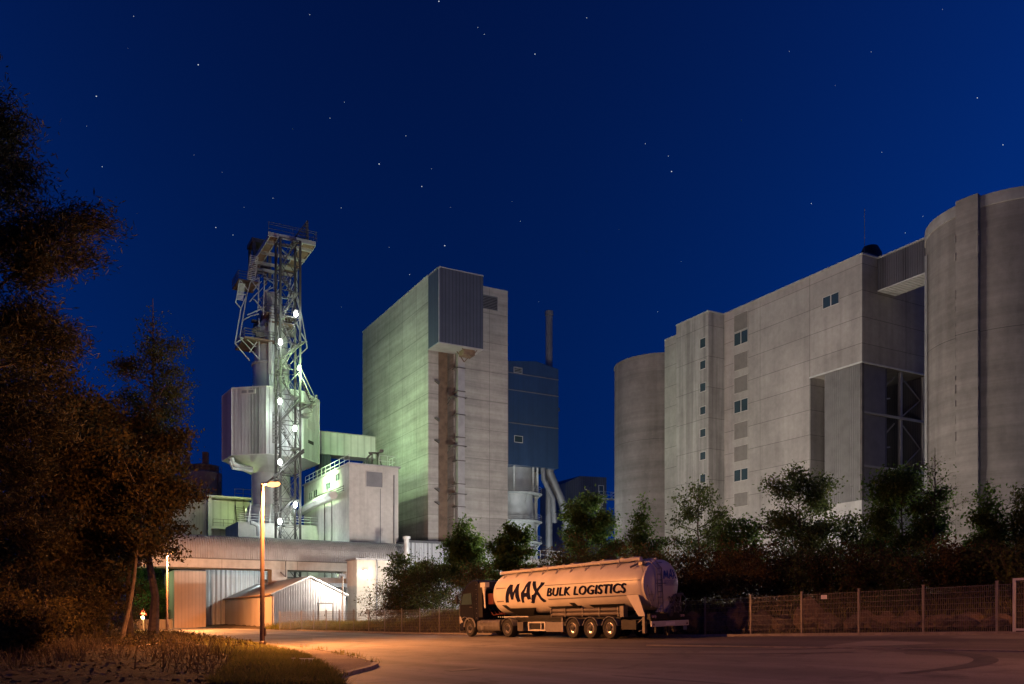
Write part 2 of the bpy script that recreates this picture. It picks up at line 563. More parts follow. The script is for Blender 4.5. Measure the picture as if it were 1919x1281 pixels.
def clearground(a, b): return (a, b, -0.35)
us_ = [-4000, -800, -200, -80, 0, 80, 200, 800, 4000]
vs_l = [-300, -60, 0, 60, 140, 300, 900, 5000]
tag(grid('ground', us_, vs_l, clearground, M['soil'], False), kind='structure')
def road_fn(s, n):
    x, y = sn(s, n)
    return (x, y, hgt(x, y))
ss = list(np.arange(-95, 62, 1.5)); nn = list(np.arange(-46, NFENCE + 0.05, 1.25)) + [NFENCE + 0.25]
tag(grid('road', ss, nn, road_fn, M['asphalt']), kind='structure')
def yard_fn(s, n):
    x, y = sn(s, n)
    r = 0.09 * math.sin(s * 1.9 + n) * math.sin(n * 1.3 - s * 0.4) * (1 if n > NFENCE + 0.8 else 0)
    return (x, y, hgt(x, y) + bank(s, n) + r)
nn2 = [NFENCE + a for a in (0.27, 0.35, 0.8, 1.4, 2, 3, 4, 5, 6.5, 8, 9.5, 11, 12.5, 14, 16, 18, 24, 40, 80, 140, 200)]
tag(grid('embankment', list(np.arange(-110, 62, 1.0)), nn2, yard_fn, M['bank']), kind='structure')

# verge (left), pavement and kerb ----------------------------------------
def gp(px, py, z=0.0):
    d = F * (EYE - z) / (py - HOR)
    return (gx(px, d), d)
edge_grass = [gp(*p) for p in ((640, 1300), (626, 1283), (618, 1272), (604, 1258), (576, 1240), (548, 1228), (520, 1220.5), (498, 1215.5), (470, 1209.5), (440, 1203.5), (396, 1196), (352, 1190), (300, 1186), (250, 1183))]
eg_d = [p[1] for p in edge_grass]; eg_x = [p[0] for p in edge_grass]
def verge_z(x, y):
    xe = float(np.interp(y, eg_d, eg_x))
    t = max(0.0, xe - x)
    b = 0.10 + 0.20 * (1 - math.exp(-t / 5.0)) + 0.05 * math.sin(x * 1.1 + y * 0.6) * min(1, t / 3) + 0.04 * math.sin(x * 2.7 - y * 1.9) * min(1, t / 2)
    return b
vd = list(np.arange(12, 30, 0.7)) + list(np.arange(30, 112, 1.8))
vt = [0, 0.004, 0.01, 0.02, 0.035, 0.055, 0.08, 0.11, 0.15, 0.19, 0.24, 0.3, 0.37, 0.45, 0.55, 0.7, 0.85, 1.0]
def verge_fn(t, d):
    xe = float(np.interp(d, eg_d, eg_x)) + 0.10 * math.sin(d * 2.3) + 0.06 * math.sin(d * 5.1)
    x = xe - t * 62
    z = verge_z(x, d) if t > 0 else 0.02
    return (x, d, z)
tag(grid('verge', vt, vd, verge_fn, M['soil']), kind='structure')

kerb_line = [gp(*p) for p in ((250, 1181.6), (300, 1184.2), (352, 1187.5), (410, 1192), (440, 1199.5), (496, 1206.5), (566, 1214.5), (634, 1226), (676, 1236.5), (697, 1242.5), (704.5, 1246.2))]
kerb_hook = [gp(*p) for p in ((704.5, 1246.2), (701, 1250.5), (690, 1255), (672, 1259.5), (655, 1264), (640, 1267.5), (626, 1270))]
# pavement between grass edge and kerb line, a slab proud of the road
pave_d = list(np.arange(22.0, 96, 1.1))
kl_d = [p[1] for p in kerb_line][::-1]; kl_x = [p[0] for p in kerb_line][::-1]
kh_d = [p[1] for p in kerb_hook][::-1]; kh_x = [p[0] for p in kerb_hook][::-1]
def pave_fn(t, d):
    xg = float(np.interp(d, eg_d, eg_x)) - 0.4
    if d >= kl_d[0]:
        xk = float(np.interp(d, kl_d, kl_x))
    else:
        xk = float(np.interp(d, kh_d, kh_x))
    xk = max(xk, xg + 0.05)
    x = xg + (xk - xg) * t
    return (x, d, 0.075 if t < 1 else 0.055)
pave_d = sorted(set(pave_d + kh_d + [kl_d[0]]))
tag(grid('pavement', list(np.linspace(0, 1, 10)), [d for d in pave_d if d >= kh_d[0]], pave_fn, M['paving']), kind='structure')
def kerb_strip(name, pts, w, h, z0=0.0):
    mb = MB()
    n = len(pts)
    L = []
    for i, p in enumerate(pts):
        a = Vector(pts[max(i - 1, 0)]); b = Vector(pts[min(i + 1, n - 1)])
        d = (b - a).normalized(); nn_ = Vector((-d.y, d.x)) * (w / 2)
        zb = z0(p) if callable(z0) else z0
        L.append([(p[0] + nn_.x, p[1] + nn_.y, zb - 0.1), (p[0] + nn_.x, p[1] + nn_.y, zb + h), (p[0] - nn_.x, p[1] - nn_.y, zb + h), (p[0] - nn_.x, p[1] - nn_.y, zb - 0.1)])
    vs_ = [q for l in L for q in l]
    fs = []
    for i in range(n - 1):
        for k in range(3):
            fs.append((i * 4 + k, i * 4 + k + 1, i * 4 + 4 + k + 1, i * 4 + 4 + k))
    fs += [(0, 1, 2, 3), (n * 4 - 4, n * 4 - 3, n * 4 - 2, n * 4 - 1)]
    mb.add(vs_, fs)
    return mb.build(name, M['kerb'], None, False)
def dens(pts, k=4):
    out = []
    for a, b in zip(pts[:-1], pts[1:]):
        for i in range(k):
            out.append((a[0] + (b[0] - a[0]) * i / k, a[1] + (b[1] - a[1]) * i / k))
    return out + [pts[-1]]
tag(kerb_strip('kerb', dens(kerb_hook, 3), 0.17, 0.095), kind='structure')
tag(kerb_strip('kerb', kerb_line[:-1], 0.10, 0.082), kind='structure')
tag(kerb_strip('kerb', [sn(s, 24.6 + 0.02 * s) for s in np.arange(4, 40, 0.9)], 0.22, 0.035, lambda p: hgt(*p)), kind='structure')
tag(kerb_strip('kerb', [sn(s, NFENCE - 0.55) for s in np.arange(-48, 40, 1.0)], 0.18, 0.10, lambda p: hgt(*p)), kind='structure')

# worn marks lying on the road
def on_road(px, py, lift=0.006):
    z = 0.2
    for _ in range(30):
        d = F * (EYE - z) / (py - HOR); x = gx(px, d); z = 0.5 * z + 0.5 * hgt(x, d)
    return Vector((x, d, z + lift))
M['tyre_mark'] = mat_simple('rubber_mark', (0.075, 0.068, 0.062), 0.75, 0, 0.5, 2.0)
M['patch'] = mat_simple('light_road_patch', (0.36, 0.31, 0.26), 0.8, 0, 0.5, 3.0)
def road_strip(name, pts, w, mat, lift=0.006):
    pts = [Vector(p) for p in pts]
    n = len(pts); V_ = []
    for i in range(n):
        d = pts[min(n - 1, i + 1)] - pts[max(0, i - 1)]; d.z = 0; d.normalize(); nr = Vector((-d.y, d.x, 0)) * (w / 2)
        for q in (pts[i] + nr, pts[i] - nr): V_.append((q.x, q.y, hgt(q.x, q.y) + lift))
    mb = MB(); mb.add(V_, [(2 * i, 2 * i + 1, 2 * i + 3, 2 * i + 2) for i in range(n - 1)])
    return tag(mb.build(name, mat), kind='structure')
def curve(p0, p1, p2, k=18):
    return [Vector(p0) * (1 - t) ** 2 + Vector(p1) * 2 * t * (1 - t) + Vector(p2) * t * t for t in np.linspace(0, 1, k)]
road_strip('road_mark', curve(on_road(1760, 1220), on_road(1960, 1236), on_road(1760, 1256)), 0.35, M['tyre_mark'])
road_strip('road_mark', curve(on_road(1700, 1217), on_road(1990, 1234), on_road(1690, 1262)), 0.30, M['tyre_mark'], 0.007)
road_strip('road_mark', curve(on_road(1000, 1212), on_road(1250, 1222), on_road(1560, 1215)), 0.30, M['tyre_mark'])
road_strip('road_mark', curve(on_road(960, 1219), on_road(1250, 1230), on_road(1600, 1222)), 0.30, M['tyre_mark'])
road_strip('road_mark', [on_road(842, 1256.5), on_road(866, 1255), on_road(893, 1252.5)], 0.22, M['patch'])
road_strip('road_mark', [on_road(838, 1257.6), on_road(866, 1256.6), on_road(896, 1253.4)], 0.5, M['tyre_mark'], 0.003)
# ------------------------------------------------------------------ window builder (window > frame, pane)
def window_on_left(parent, y0, y1, z0, z1, double=False, blind=False, x=0.0, name='window'):
    # in a facade that faces the object's -x side
    fw = 0.07
    f = MB()
    f.box(x - 0.09, x - 0.002, y0, y1, z1 - fw, z1); f.box(x - 0.09, x - 0.002, y0, y1, z0, z0 + fw)
    f.box(x - 0.09, x - 0.002, y0, y0 + fw, z0 + fw, z1 - fw); f.box(x - 0.09, x - 0.002, y1 - fw, y1, z0 + fw, z1 - fw)
    if double:
        ym = (y0 + y1) / 2
        f.box(x - 0.085, x - 0.002, ym - 0.06, ym + 0.06, z0 + fw, z1 - fw)
    fo = f.build(name, M['frame'] if not blind else M['blind_frame'], parent)
    p = MB().box(x - 0.03, x - 0.004, y0 + fw, y1 - fw, z0 + fw, z1 - fw)
    p.build('shade_dark_panel' if blind else 'pane', M['blind'] if blind else M['glass'], fo)
    return fo
def window_on_front(parent, x0, x1, z0, z1, y=0.0, louvre=False, name='window', mat=None):
    fw = 0.10
    f = MB()
    f.box(x0, x1, y - 0.09, y - 0.002, z1 - fw, z1); f.box(x0, x1, y - 0.09, y - 0.002, z0, z0 + fw)
    f.box(x0, x0 + fw, y - 0.09, y - 0.002, z0 + fw, z1 - fw); f.box(x1 - fw, x1, y - 0.09, y - 0.002, z0 + fw, z1 - fw)
    if louvre:
        k = int((z1 - z0) / 0.22)
        for i in range(1, k):
            z = z0 + (z1 - z0) * i / k
            f.box(x0 + fw, x1 - fw, y - 0.085, y - 0.03, z, z + 0.07)
    fo = f.build(name, mat or M['frame'], parent)
    MB().box(x0 + fw, x1 - fw, y - 0.025, y - 0.004, z0 + fw, z1 - fw).build('pane', M['glass'] if not louvre else M['black'], fo)
    return fo

# ------------------------------------------------------------------ packing plant on the right
PR = P2(1616, 100.0)
plant = thing('packing_plant', 'long grey panel concrete plant building beside the round silo on the right', 'building', (*PR, 0), TH)
PH = zz(476, 100.0); PO = zz(676, 100.0); PB = zz(936, 100.0)
PL = wu(PR, 1246); PD = 15.0; y_op = wu(PR, 1519)
MB().box(0, PD, 0, y_op - 0.002, PO, PH).box(0.003, PD - 0.003, y_op, PL, 0.0, PH - 0.003).build('wall', M['conc_plant'], plant)
MB().box(-0.12, PD + 0.05, -0.12, PL - 0.05, PH, PH + 0.16).build('parapet', M['steel'], plant)
MB().box(0.25, PD, 0.25, y_op - 0.004, 0.0, PB).build('base', M['conc_white'], plant)
tr = MB().box(-0.07, 0.10, -0.07, y_op + 0.1, PO - 0.16, PO - 0.002).box(0.104, PD - 0.01, -0.07, 0.10, PO - 0.16, PO - 0.002)
tr.build('edge_trim', M['steel_pale'], plant)
y_c = wu(PR, 1544)
MB().corr((0.20, y_c), (0.20, 0.30), PB + 0.01, PO - 0.02, 0.30, -0.17).build('corrugated_panel', M['sheet_light'], plant)
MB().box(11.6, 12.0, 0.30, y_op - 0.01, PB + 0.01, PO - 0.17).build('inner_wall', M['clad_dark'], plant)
col = MB().box(0.02, 0.40, 0.02, 0.28, PB + 0.01, PO - 0.165)
col.build('corner_column', M['steel_dark'], plant)
x_p = wv(PR, 1664); x_q = wv(PR, 1695); x_r = wv(PR, 1738)
MB().box(0.42, x_p, 0.35, 0.45, PB + 0.01, PO - 0.02).build('side_panel', M['sheet_mid'], plant)
zb1 = zz(771, 100.3); zb2 = zz(872, 100.3)
fr = MB()
for z in (zb1, zb2):
    fr.box(0.42, x_r, 0.08, 0.34, z - 0.12, z + 0.12)
fr.box(x_q - 0.18, x_q + 0.18, 0.351, 0.7, PB + 0.01, PO - 0.17)
fr.box(x_r - 0.2, x_r, 0.351, 0.7, PB + 0.01, PO - 0.17)
for (a, b) in ((PB, zb2), (zb2, zb1), (zb1, PO - 0.2)):
    m_ = (a + b) / 2
    fr.tube((x_q + 0.1, 0.9, b), (x_r - 0.1, 0.9, m_), 0.08, 4)
    fr.tube((x_q + 0.1, 0.9, a), (x_r - 0.1, 0.9, m_), 0.08, 4)
    fr.tube((x_p, 1.3, m_ + 0.2), (x_q - 0.1, 1.3, b - 0.4), 0.10, 4)
    fr.tube((x_p, 2.2, m_ - 0.5), (x_q, 2.0, m_), 0.12, 4)
fr.build('bracing', M['sheet_light'], plant)
MB().box(4.5, 4.7, 0.35, y_op - 0.012, PB + 0.01, PO - 0.18).build('recess_shade_panel', M['clad_dark'], plant)  # dark panel added so the recess beside the corrugated sheet reads as shade
# stair tower
ys0 = wu(PR, 1358); sw = 2.9
Ps = loc2(PR, -sw, ys0)
ys1 = ys0 + wu(Ps, 1268)
MB().box(-sw, -0.002, ys0, ys1, 0.0, PH - 0.05).build('stair_tower', M['conc_stair'], plant)
MB().box(-sw - 0.08, -0.13, ys0 - 0.08, ys1 + 0.08, PH - 0.05, PH + 0.12).build('parapet', M['steel'], plant)
def yl(px): return wu(PR, px)
def zl(py, px):
    q = loc2(PR, 0, wu(PR, px)); return zz(py, q[1])
for py0, py1, k in ((588, 619, 'b'), (620, 643, 'g'), (662, 690, 'b'), (706, 733, 'b'), (750, 770, 'g'), (792, 820, 'b'), (836, 862, 'b'), (880, 899, 'g'), (924, 947, 'b')):
    window_on_left(plant, yl(1403), yl(1376.5), zl(py1 + 2, 1390), zl(py0 - 2, 1390), k == 'g', k == 'b', -0.0)
window_on_left(plant, yl(1574), yl(1542.5), zl(574, 1558), zl(551.5, 1558), True)
for py0, py1 in ((633, 652), (675, 692), (717, 734), (761, 777), (803, 819), (846, 862), (888, 905)):
    q0 = ys0 + wu(Ps, 1324); q1 = ys0 + wu(Ps, 1312.5)
    zq = loc2(Ps, 0, wu(Ps, 1318))[1]
    window_on_left(plant, q0, q1, zz(py1, zq), zz(py0, zq), False, False, -sw)
# roof cowl and rod
c = MB(); cx_, cy_ = 4.2, 2.2
c.revolve([(1.15, PH + 0.16), (1.3, PH + 1.6), (0.85, PH + 2.5), (0.0, PH + 2.52)], cx_, cy_, 16)
c.build('roof_cowl', M['black'], plant, True)
MB().tube((2.4, 1.6, PH), (2.4, 1.6, PH + 6.5), 0.03, 5).build('lightning_rod', M['steel_dark'], plant)
MB().box(2.0, 9.0, 1.0, 8.0, PH + 0.165, PH + 1.0).build('roof_house', M['clad_dark'], plant)

# covered bridge from the plant to the silo
xb0 = wv(PR, 1643); xb1 = wv(PR, 1675) + 0.1
Pbr = loc2(PR, xb0, 0)
zb_t = zz(486, Pbr[1]); zb_b = zz(545, Pbr[1])
LB = 9.2
bridge = thing('covered_bridge', 'dark ribbed covered bridge high between the plant building and the round silo', 'bridge', (*loc2(PR, xb0, -0.14), 0), TH)
b_ = MB(); b_.corr((0, 0), (0, -LB), zb_b, zb_t, 0.30, -0.10); b_.corr((xb1 - xb0, -LB), (xb1 - xb0, 0), zb_b, zb_t, 0.30, -0.10)
b_.build('side_wall', M['clad_dark'], bridge)
MB().box(-0.15, xb1 - xb0 + 0.15, -LB, 0, zb_t, zb_t + 0.14).build('roof', M['steel'], bridge)
fl = MB().box(0.0, xb1 - xb0, -LB, 0, zb_b - 0.10, zb_b - 0.002)
for k in range(18): fl.box(0.02, xb1 - xb0 - 0.02, -LB + 0.5 * k + 0.1, -LB + 0.5 * k + 0.2, zb_b - 0.16, zb_b - 0.101)
fl.build('underside', M['steel_pale'], bridge)

# big round silo on the right with a vertical rib
dT = 95.0; rS = 7.7
Tp = P2(1735, dT)
nl = math.hypot(*Tp); pr_ = (Tp[1] / nl, -Tp[0] / nl)
CS = (Tp[0] + pr_[0] * rS, Tp[1] + pr_[1] * rS)
HS = zz(440, dT)
silo = thing('round_silo', 'tall round concrete silo with a vertical rib at the right edge', 'silo', (*CS, 0))
MB().revolve([(rS, 0), (rS, HS - 0.0), (rS - 0.5, HS + 0.02), (rS - 0.5, HS - 0.4), (0.0, HS - 0.4)], 0, 0, 96).build('wall', M['conc_rough'], silo, True)
MB().revolve([(rS + 0.001, HS - 1.1), (rS + 0.10, HS - 1.08), (rS + 0.10, HS + 0.05), (rS - 0.4, HS + 0.06)], 0, 0, 96).build('rim', M['conc_silo'], silo, True)
def ang_at(px):   # angle on the silo wall seen at column px (near side)
    t = (px - 960) / F
    dx, dy = t, 1.0
    A = dx * dx + dy * dy; B = -2 * (dx * CS[0] + dy * CS[1]); Cc = CS[0] ** 2 + CS[1] ** 2 - rS * rS
    k = (-B - math.sqrt(max(0, B * B - 4 * A * Cc))) / (2 * A)
    return math.atan2(k * dy - CS[1], k * dx - CS[0])
a0 = ang_at(1800); a1 = ang_at(1838)
ribp = []
for k in range(7):
    a = a0 + (a1 - a0) * k / 6
    ribp.append((math.cos(a) * (rS + 0.75), math.sin(a) * (rS + 0.75)))
for k in range(6, -1, -1):
    a = a0 + (a1 - a0) * k / 6
    ribp.append((math.cos(a) * (rS - 0.2), math.sin(a) * (rS - 0.2)))
rb = MB().prism(ribp, 0, HS + 0.12)
rb.build('rib', M['conc_rough'], silo)
notch = MB()
rn = random.Random(5)
for a in (a0, a1):
    z = HS - 4
    while z > 6:
        e = 0.04 + 0.06 * rn.random()
        ca, sa = math.cos(a), math.sin(a)
        cxx, cyy = ca * (rS + 0.72), sa * (rS + 0.72)
        notch.box(cxx - e, cxx + e, cyy - e, cyy + e, z, z + 0.3 + 0.6 * rn.random())
        z -= 1.1 + rn.random() * 0.9
o_ = notch.build('rib_spalling', M['conc_rough'], silo); o_['kind'] = 'stuff'
pp = MB()
aL = ang_at(1739) 
for da, r_ in ((0.0, 0.09), (0.05, 0.06)):
    pp.tube((math.cos(aL + da) * (rS + 0.22), math.sin(aL + da) * (rS + 0.22), 0), (math.cos(aL + da) * (rS + 0.22), math.sin(aL + da) * (rS + 0.22), HS - 3), r_, 6)
pp.build('downpipe', M['steel'], silo)

# second round silo behind the plant, left
dT2 = 146.0
T2 = P2(1152, dT2); nl2 = math.hypot(*T2); p2_ = (T2[1] / nl2, -T2[0] / nl2)
C2 = (T2[0] + p2_[0] * 7.9, T2[1] + p2_[1] * 7.9)
H2 = zz(690, dT2)
silo2 = thing('round_silo', 'smooth round concrete silo standing behind the left end of the panel plant', 'silo', (*C2, 0))
MB().revolve([(7.9, 0), (7.9, H2 - 0.3), (8.0, H2 - 0.28), (8.0, H2), (7.4, H2 + 0.02), (7.4, H2 - 0.3), (0, H2 - 0.3)], 0, 0, 96).build('wall', M['conc_rough'], silo2, True)

# ------------------------------------------------------------------ tall silo building in the middle
PC = P2(803, 126.0)
mid = thing('silo_building', 'tall pale concrete block with a dark sheet metal box on its top corner', 'building', (*PC, 0), TH)
CW = wv(PC, 952); CL = wu(PC, 680)
CH = zz(547, loc2(PC, CW, 0)[1])
xa = wv(PC, 822); xb = wv(PC, 851)
MB().prism([(0, 0), (xa, 0), (xa, 4.5), (xb, 4.5), (xb, 0), (CW, 0), (CW, CL), (0, CL)], 0, CH).build('wall', M['conc_big'], mid)
MB().box(-0.06, CW + 0.06, 0.02, CL + 0.06, CH, CH + 0.18).build('parapet', M['steel'], mid)
# box: its near corner at column 823
tx = (823 - 960) / F
tt = -(PC[0] - tx * PC[1]) / (-U[0] + tx * U[1])
BY = -tt
Pbx = loc2(PC, 0, BY)
BX = wv(Pbx, 906)
BZ = zz(640, Pbx[1]); BT = zz(500, Pbx[1])
MB().box(0.0, BX, BY, -0.004, BZ, BT).build('hoist_housing', M['clad_grey'], mid)
e_ = MB().box(-0.06, BX + 0.06, BY - 0.06, 0.0, BT + 0.001, BT + 0.14)
e_.box(-0.05, 0.06, BY - 0.05, BY + 0.06, BZ, BT).box(-0.05, BX + 0.05, BY - 0.05, -0.004, BZ - 0.14, BZ - 0.001)
e_.build('housing_trim', M['sheet'], mid)
x0 = wv(PC, 906) - 0.2
window_on_front(mid, x0, wv(PC, 933), zz(576, PC[1] + 4), zz(550, PC[1] + 4), 0, True, 'louvre_vent', M['sheet_dark'])
br_ = MB()
bx0 = wv(Pbx, 870); bx1 = wv(Pbx, 898)
for yy in (BY + 0.6, BY + 2.4):
    br_.tube((bx0, yy, BZ - 0.1), ((bx0 + bx1) / 2, yy, BZ - 1.5), 0.08, 4); br_.tube((bx1, yy, BZ - 0.1), ((bx0 + bx1) / 2, yy, BZ - 1.5), 0.08, 4)
br_.box(bx0 + 0.3, bx1 - 0.3, BY + 0.7, BY + 2.3, BZ - 0.9, BZ - 0.12)
br_.build('hoist_bracket', M['steel_brown'], mid)
MB().box(xa + 0.004, xb - 0.004, 2.2, 2.4, 0.1, CH - 0.2).build('slot_shade_sheet', M['steel_brown'], mid)  # sheet added in the slot, its dark brown stands in for shade
# vertical duct with brackets
dx0 = wv(PC, 851.5); dx1 = wv(PC, 864)
MB().box(dx0, dx1, -1.35, -0.35, 6.0, BZ - 0.15).build('duct', M['sheet'], mid)
bk = MB()
for i, py in enumerate((686, 730, 741, 774, 817, 833, 861, 905, 924, 948)):
    z = zz(py, PC[1])
    bk.box(dx0 - (0.9 if i % 3 == 2 else 0.35), dx1 + (0.35 if i % 3 == 2 else 0.1), -1.45, 0.0, z, z + 0.10)
    if i % 3 == 2: bk.tube((dx0 - 0.9, -1.4, z), (dx0 - 1.2, -0.1, z - 1.0), 0.05, 4)
split_pieces(bk.build('duct_bracket', M['steel_dark'], mid), 0.05)
st_ = MB()
for py in (712, 782, 823, 914, 939):
    z = zz(py, PC[1]); st_.prism([(xa - 0.7, z), (xa + 0.02, z - 0.45), (xa + 0.02, z + 0.05)], -0.45, -0.005, 'y')
split_pieces(st_.build('stub_bracket', M['steel_dark'], mid))

# ------------------------------------------------------------------ blue filter house, chimney
PF = P2(953, 152.0)
filt = thing('filter_house', 'blue grey clad box raised on a round vessel right of the tall concrete block', 'filter building', (*PF, 0), TH)
FW = wv(PF, 1047); FZ0 = zz(869, PF[1]); FZ1 = zz(676, PF[1])
f_ = MB().prism([(0, FZ0), (FW, FZ0), (FW, FZ1), (FW * 0.55, FZ1 + 0.75), (0, FZ1)], 0, 13.0, 'y')
f_.build('wall', M['clad_blue'], filt)
s_ = MB()
for py in (697, 729, 791):
    z = zz(py, PF[1]); s_.box(-0.02, FW + 0.02, -0.06, -0.003, z - 0.07, z + 0.07)
s_.box(-0.35, -0.004, -0.05, 0.4, FZ0, FZ1)
s_.build('seam_strip', M['sheet_mid'], filt)
window_on_front(filt, wv(PF, 964), wv(PF, 980), zz(827, PF[1]), zz(814, PF[1]), 0, False, 'hatch')
window_on_front(filt, wv(PF, 963), wv(PF, 979), zz(696, PF[1]), zz(685, PF[1]), -0.0, True, 'louvre_vent', M['steel'])
MB().box(FW, FW + 1.2, 1.5, 3.0, zz(768, 158), zz(762, 158)).build('wall_bracket', M['steel_dark'], filt)
ccx = wv(PF, 985) + 0.6; ccy = 4.5; rr = 3.3
ve = MB().revolve([(rr + 0.3, zz(1050, 154)), (rr + 0.3, zz(985, 154)), (rr + 0.15, zz(962, 154)), (rr - 0.2, zz(925, 154)), (rr + 0.1, zz(905, 154)), (rr, zz(902, 154)), (rr, FZ0 - 0.02)], ccx, ccy, 40)
ve.build('vessel', M['vessel'], filt, True)
for py in (921, 974, 1014):
    z = zz(py, 154)
    ring = MB().revolve([(rr, z - 0.12), (rr + 1.5, z - 0.12), (rr + 1.5, z + 0.04), (rr, z + 0.04)], ccx, ccy, 32)
    pts = [(ccx + (rr + 1.4) * math.cos(a), ccy + (rr + 1.4) * math.sin(a), z) for a in np.linspace(0, 2 * math.pi, 17)]
    railing(ring, pts, 1.1, 0.035, 2.0, (0.33, 0.66, 1.0))
    for a in np.linspace(0, 2 * math.pi, 9)[:-1]:
        ring.tube((ccx + (rr + 1.4) * math.cos(a), ccy + (rr + 1.4) * math.sin(a), z - 0.1), (ccx + rr * math.cos(a), ccy + rr * math.sin(a), z - 1.9), 0.06, 4)
    ring.build('gallery_ring', M['steel'], filt)
lg = MB()
for px_ in (968, 1004, 1012): 
    xx = wv(PF, px_); lg.tube((xx, 0.8, FZ0 - 0.02), (xx + 0.2, 1.1, FZ0 - 4.6), 0.18, 6)
lg.tube((ccx + rr + 1.2, 5, FZ0 - 0.02), (ccx + rr + 1.2, 5, 0.4), 0.35, 8)
split_pieces(lg.build('support_leg', M['steel_pale'], filt))
dp = MB()
def fp(px_, py, yy=2.0):
    q = loc2(PF, 0, yy); return (wv(q, px_), yy, zz(py, q[1] + 5))
dp.sweep([fp(1030, 872), fp(1030, 888), fp(1052, 935), fp(1062, 965), fp(1062, 1000)], [0.9, 0.9, 0.8, 0.8, 0.8], 10)
dp.sweep([fp(1018, 874, 1), fp(1019, 900, 1), fp(1037, 935, 1), fp(1040, 980, 1)], [0.5, 0.45, 0.45, 0.45], 8)
split_pieces(dp.build('down_duct', M['sheet_dark'], filt, True), -0.6)

PCh = P2(1029.5, 160.0)
chim = thing('chimney', 'slender dark round chimney rising behind the blue clad house', 'chimney', (*PCh, 0))
MB().revolve([(0.66, 0), (0.66, zz(592, 160)), (0.78, zz(591, 160)), (0.78, zz(583, 160)), (0.6, zz(583, 160)), (0.6, zz(586, 160))], 0, 0, 20).build('shaft', M['sheet_dark'], chim, True)

PG = P2(1060, 176.0)
gh = thing('conveyor_house', 'dark grey sheet clad house with stepped roof behind the trees right of the blue house', 'building', (*PG, 0), TH)
GW = wv(PG, 1137)
MB().prism([(0, 0), (GW, 0), (GW, zz(887, 176)), (GW * 0.35, zz(889, 176)), (0, zz(905, 176))], 0, 10, 'y').build('wall', M['clad_grey'], gh)
window_on_front(gh, GW * 0.8, GW * 0.93, zz(925, 178), zz(906, 178), 0)
g_ = MB(); g_.box(GW - 3, GW + 1.4, -1.8, -0.1, zz(932, 178) - 0.15, zz(932, 178))
railing(g_, [(GW - 3, -1.75, zz(932, 178)), (GW + 1.35, -1.75, zz(932, 178)), (GW + 1.35, -0.1, zz(932, 178))], 1.3, 0.04, 1.4)
for i in range(6): g_.tube((GW - 1.5 - i * 0.5, -1.6, zz(932, 178) - i * 0.9), (GW - 2.0 - i * 0.5, -1.6, zz(932, 178) - (i + 1) * 0.9), 0.09, 4)
g_.tube((GW + 1.2, -1.5, 0), (GW + 1.2, -1.5, zz(932, 178)), 0.12, 5); g_.tube((GW - 2.7, -1.5, 0), (GW - 2.7, -1.5, zz(932, 178)), 0.12, 5)
g_.build('landing', M['steel'], gh)

# long low hall in front of the tall block
PHa = P2(762, 118.5)
hall = thing('low_hall', 'low white sheet clad hall half hidden by trees at the foot of the tall block', 'hall', (*PHa, 0), TH)
HW = wv(PHa, 998)
HT = zz(1016, 118.5)
ml = MB().corr((0, 0), (HW, 0), 0.0, HT, 0.5, 0.08); ml.box(0.02, HW, 0.02, 6.0, 0, HT - 0.01)
ml.build('wall', M['clad_white'], hall)
MB().box(-0.2, HW + 0.2, -0.3, 6.3, HT, HT + 0.3).build('roof', M['roof'], hall)
PSt = P2(1000, 128.0)
stg = thing('stair_platform', 'grey steel platform with railings and stair behind the tank lorry', 'platform', (*PSt, 0), TH)
zpl = zz(1047, 128)
s_ = MB().box(0, 5.0, 0, 3.5, zpl - 0.8, zpl)
s_.build('deck', M['conc_white'], stg)
r_ = MB(); railing(r_, [(0, 0.1, zpl), (5.0, 0.1, zpl), (5.0, 3.4, zpl)], 1.3, 0.045, 1.3)
r_.tube((2.6, -0.2, zpl + 1.2), (5.4, -0.2, zpl - 2.2), 0.07, 5); r_.tube((2.6, -0.2, zpl), (5.4, -0.2, zpl - 3.4), 0.09, 5)
r_.tube((2.6, -1.2, zpl + 1.2), (5.4, -1.2, zpl - 2.2), 0.07, 5); r_.tube((2.6, -1.2, zpl), (5.4, -1.2, zpl - 3.4), 0.09, 5)
for i in range(8): r_.box(2.7 + i * 0.35, 2.95 + i * 0.35, -1.2, -0.2, zpl - 0.3 - i * 0.42, zpl - 0.25 - i * 0.42)
r_.build('stair_railing', M['steel_pale'], stg)
l_ = MB()
for xx in (0.3, 4.7):
    for yy in (0.3, 3.2): l_.box(xx - 0.15, xx + 0.15, yy - 0.15, yy + 0.15, 0, zpl - 0.802)
split_pieces(l_.build('support_leg', M['conc_white'], stg))

# ------------------------------------------------------------------ conveyor gallery over the shed
PGa = P2(490, 105.0)
wL = wv(PGa, 265); wR = wv(PGa, 764)
gal = thing('conveyor_gallery', 'long conveyor gallery with a rounded ribbed metal cover on a concrete beam', 'conveyor gallery', (*loc2(PGa, wL, 0), 0), TH)
GLn = wR - wL
zG0 = zz(1066, 105); zG1 = zz(1049, 105); zG2 = zz(1005, 105)
MB().box(0, GLn, 0.15, 4.2, zG0, zG1 - 0.01).build('beam', M['conc_beam'], gal)
prof = [(-0.25, zG1 - 0.05), (-0.25, zG1 + 0.95)]
for k in range(1, 13):
    a = math.pi * k / 12
    prof.append((2.15 - 2.4 * math.cos(a), zG1 + 0.95 + (zG2 - zG1 - 0.95) * math.sin(a)))
prof.append((4.55, zG1 - 0.05))
cv = MB()
pitch = 0.27
cnt = int(GLn / pitch)
vs_ = []; ncol = 0
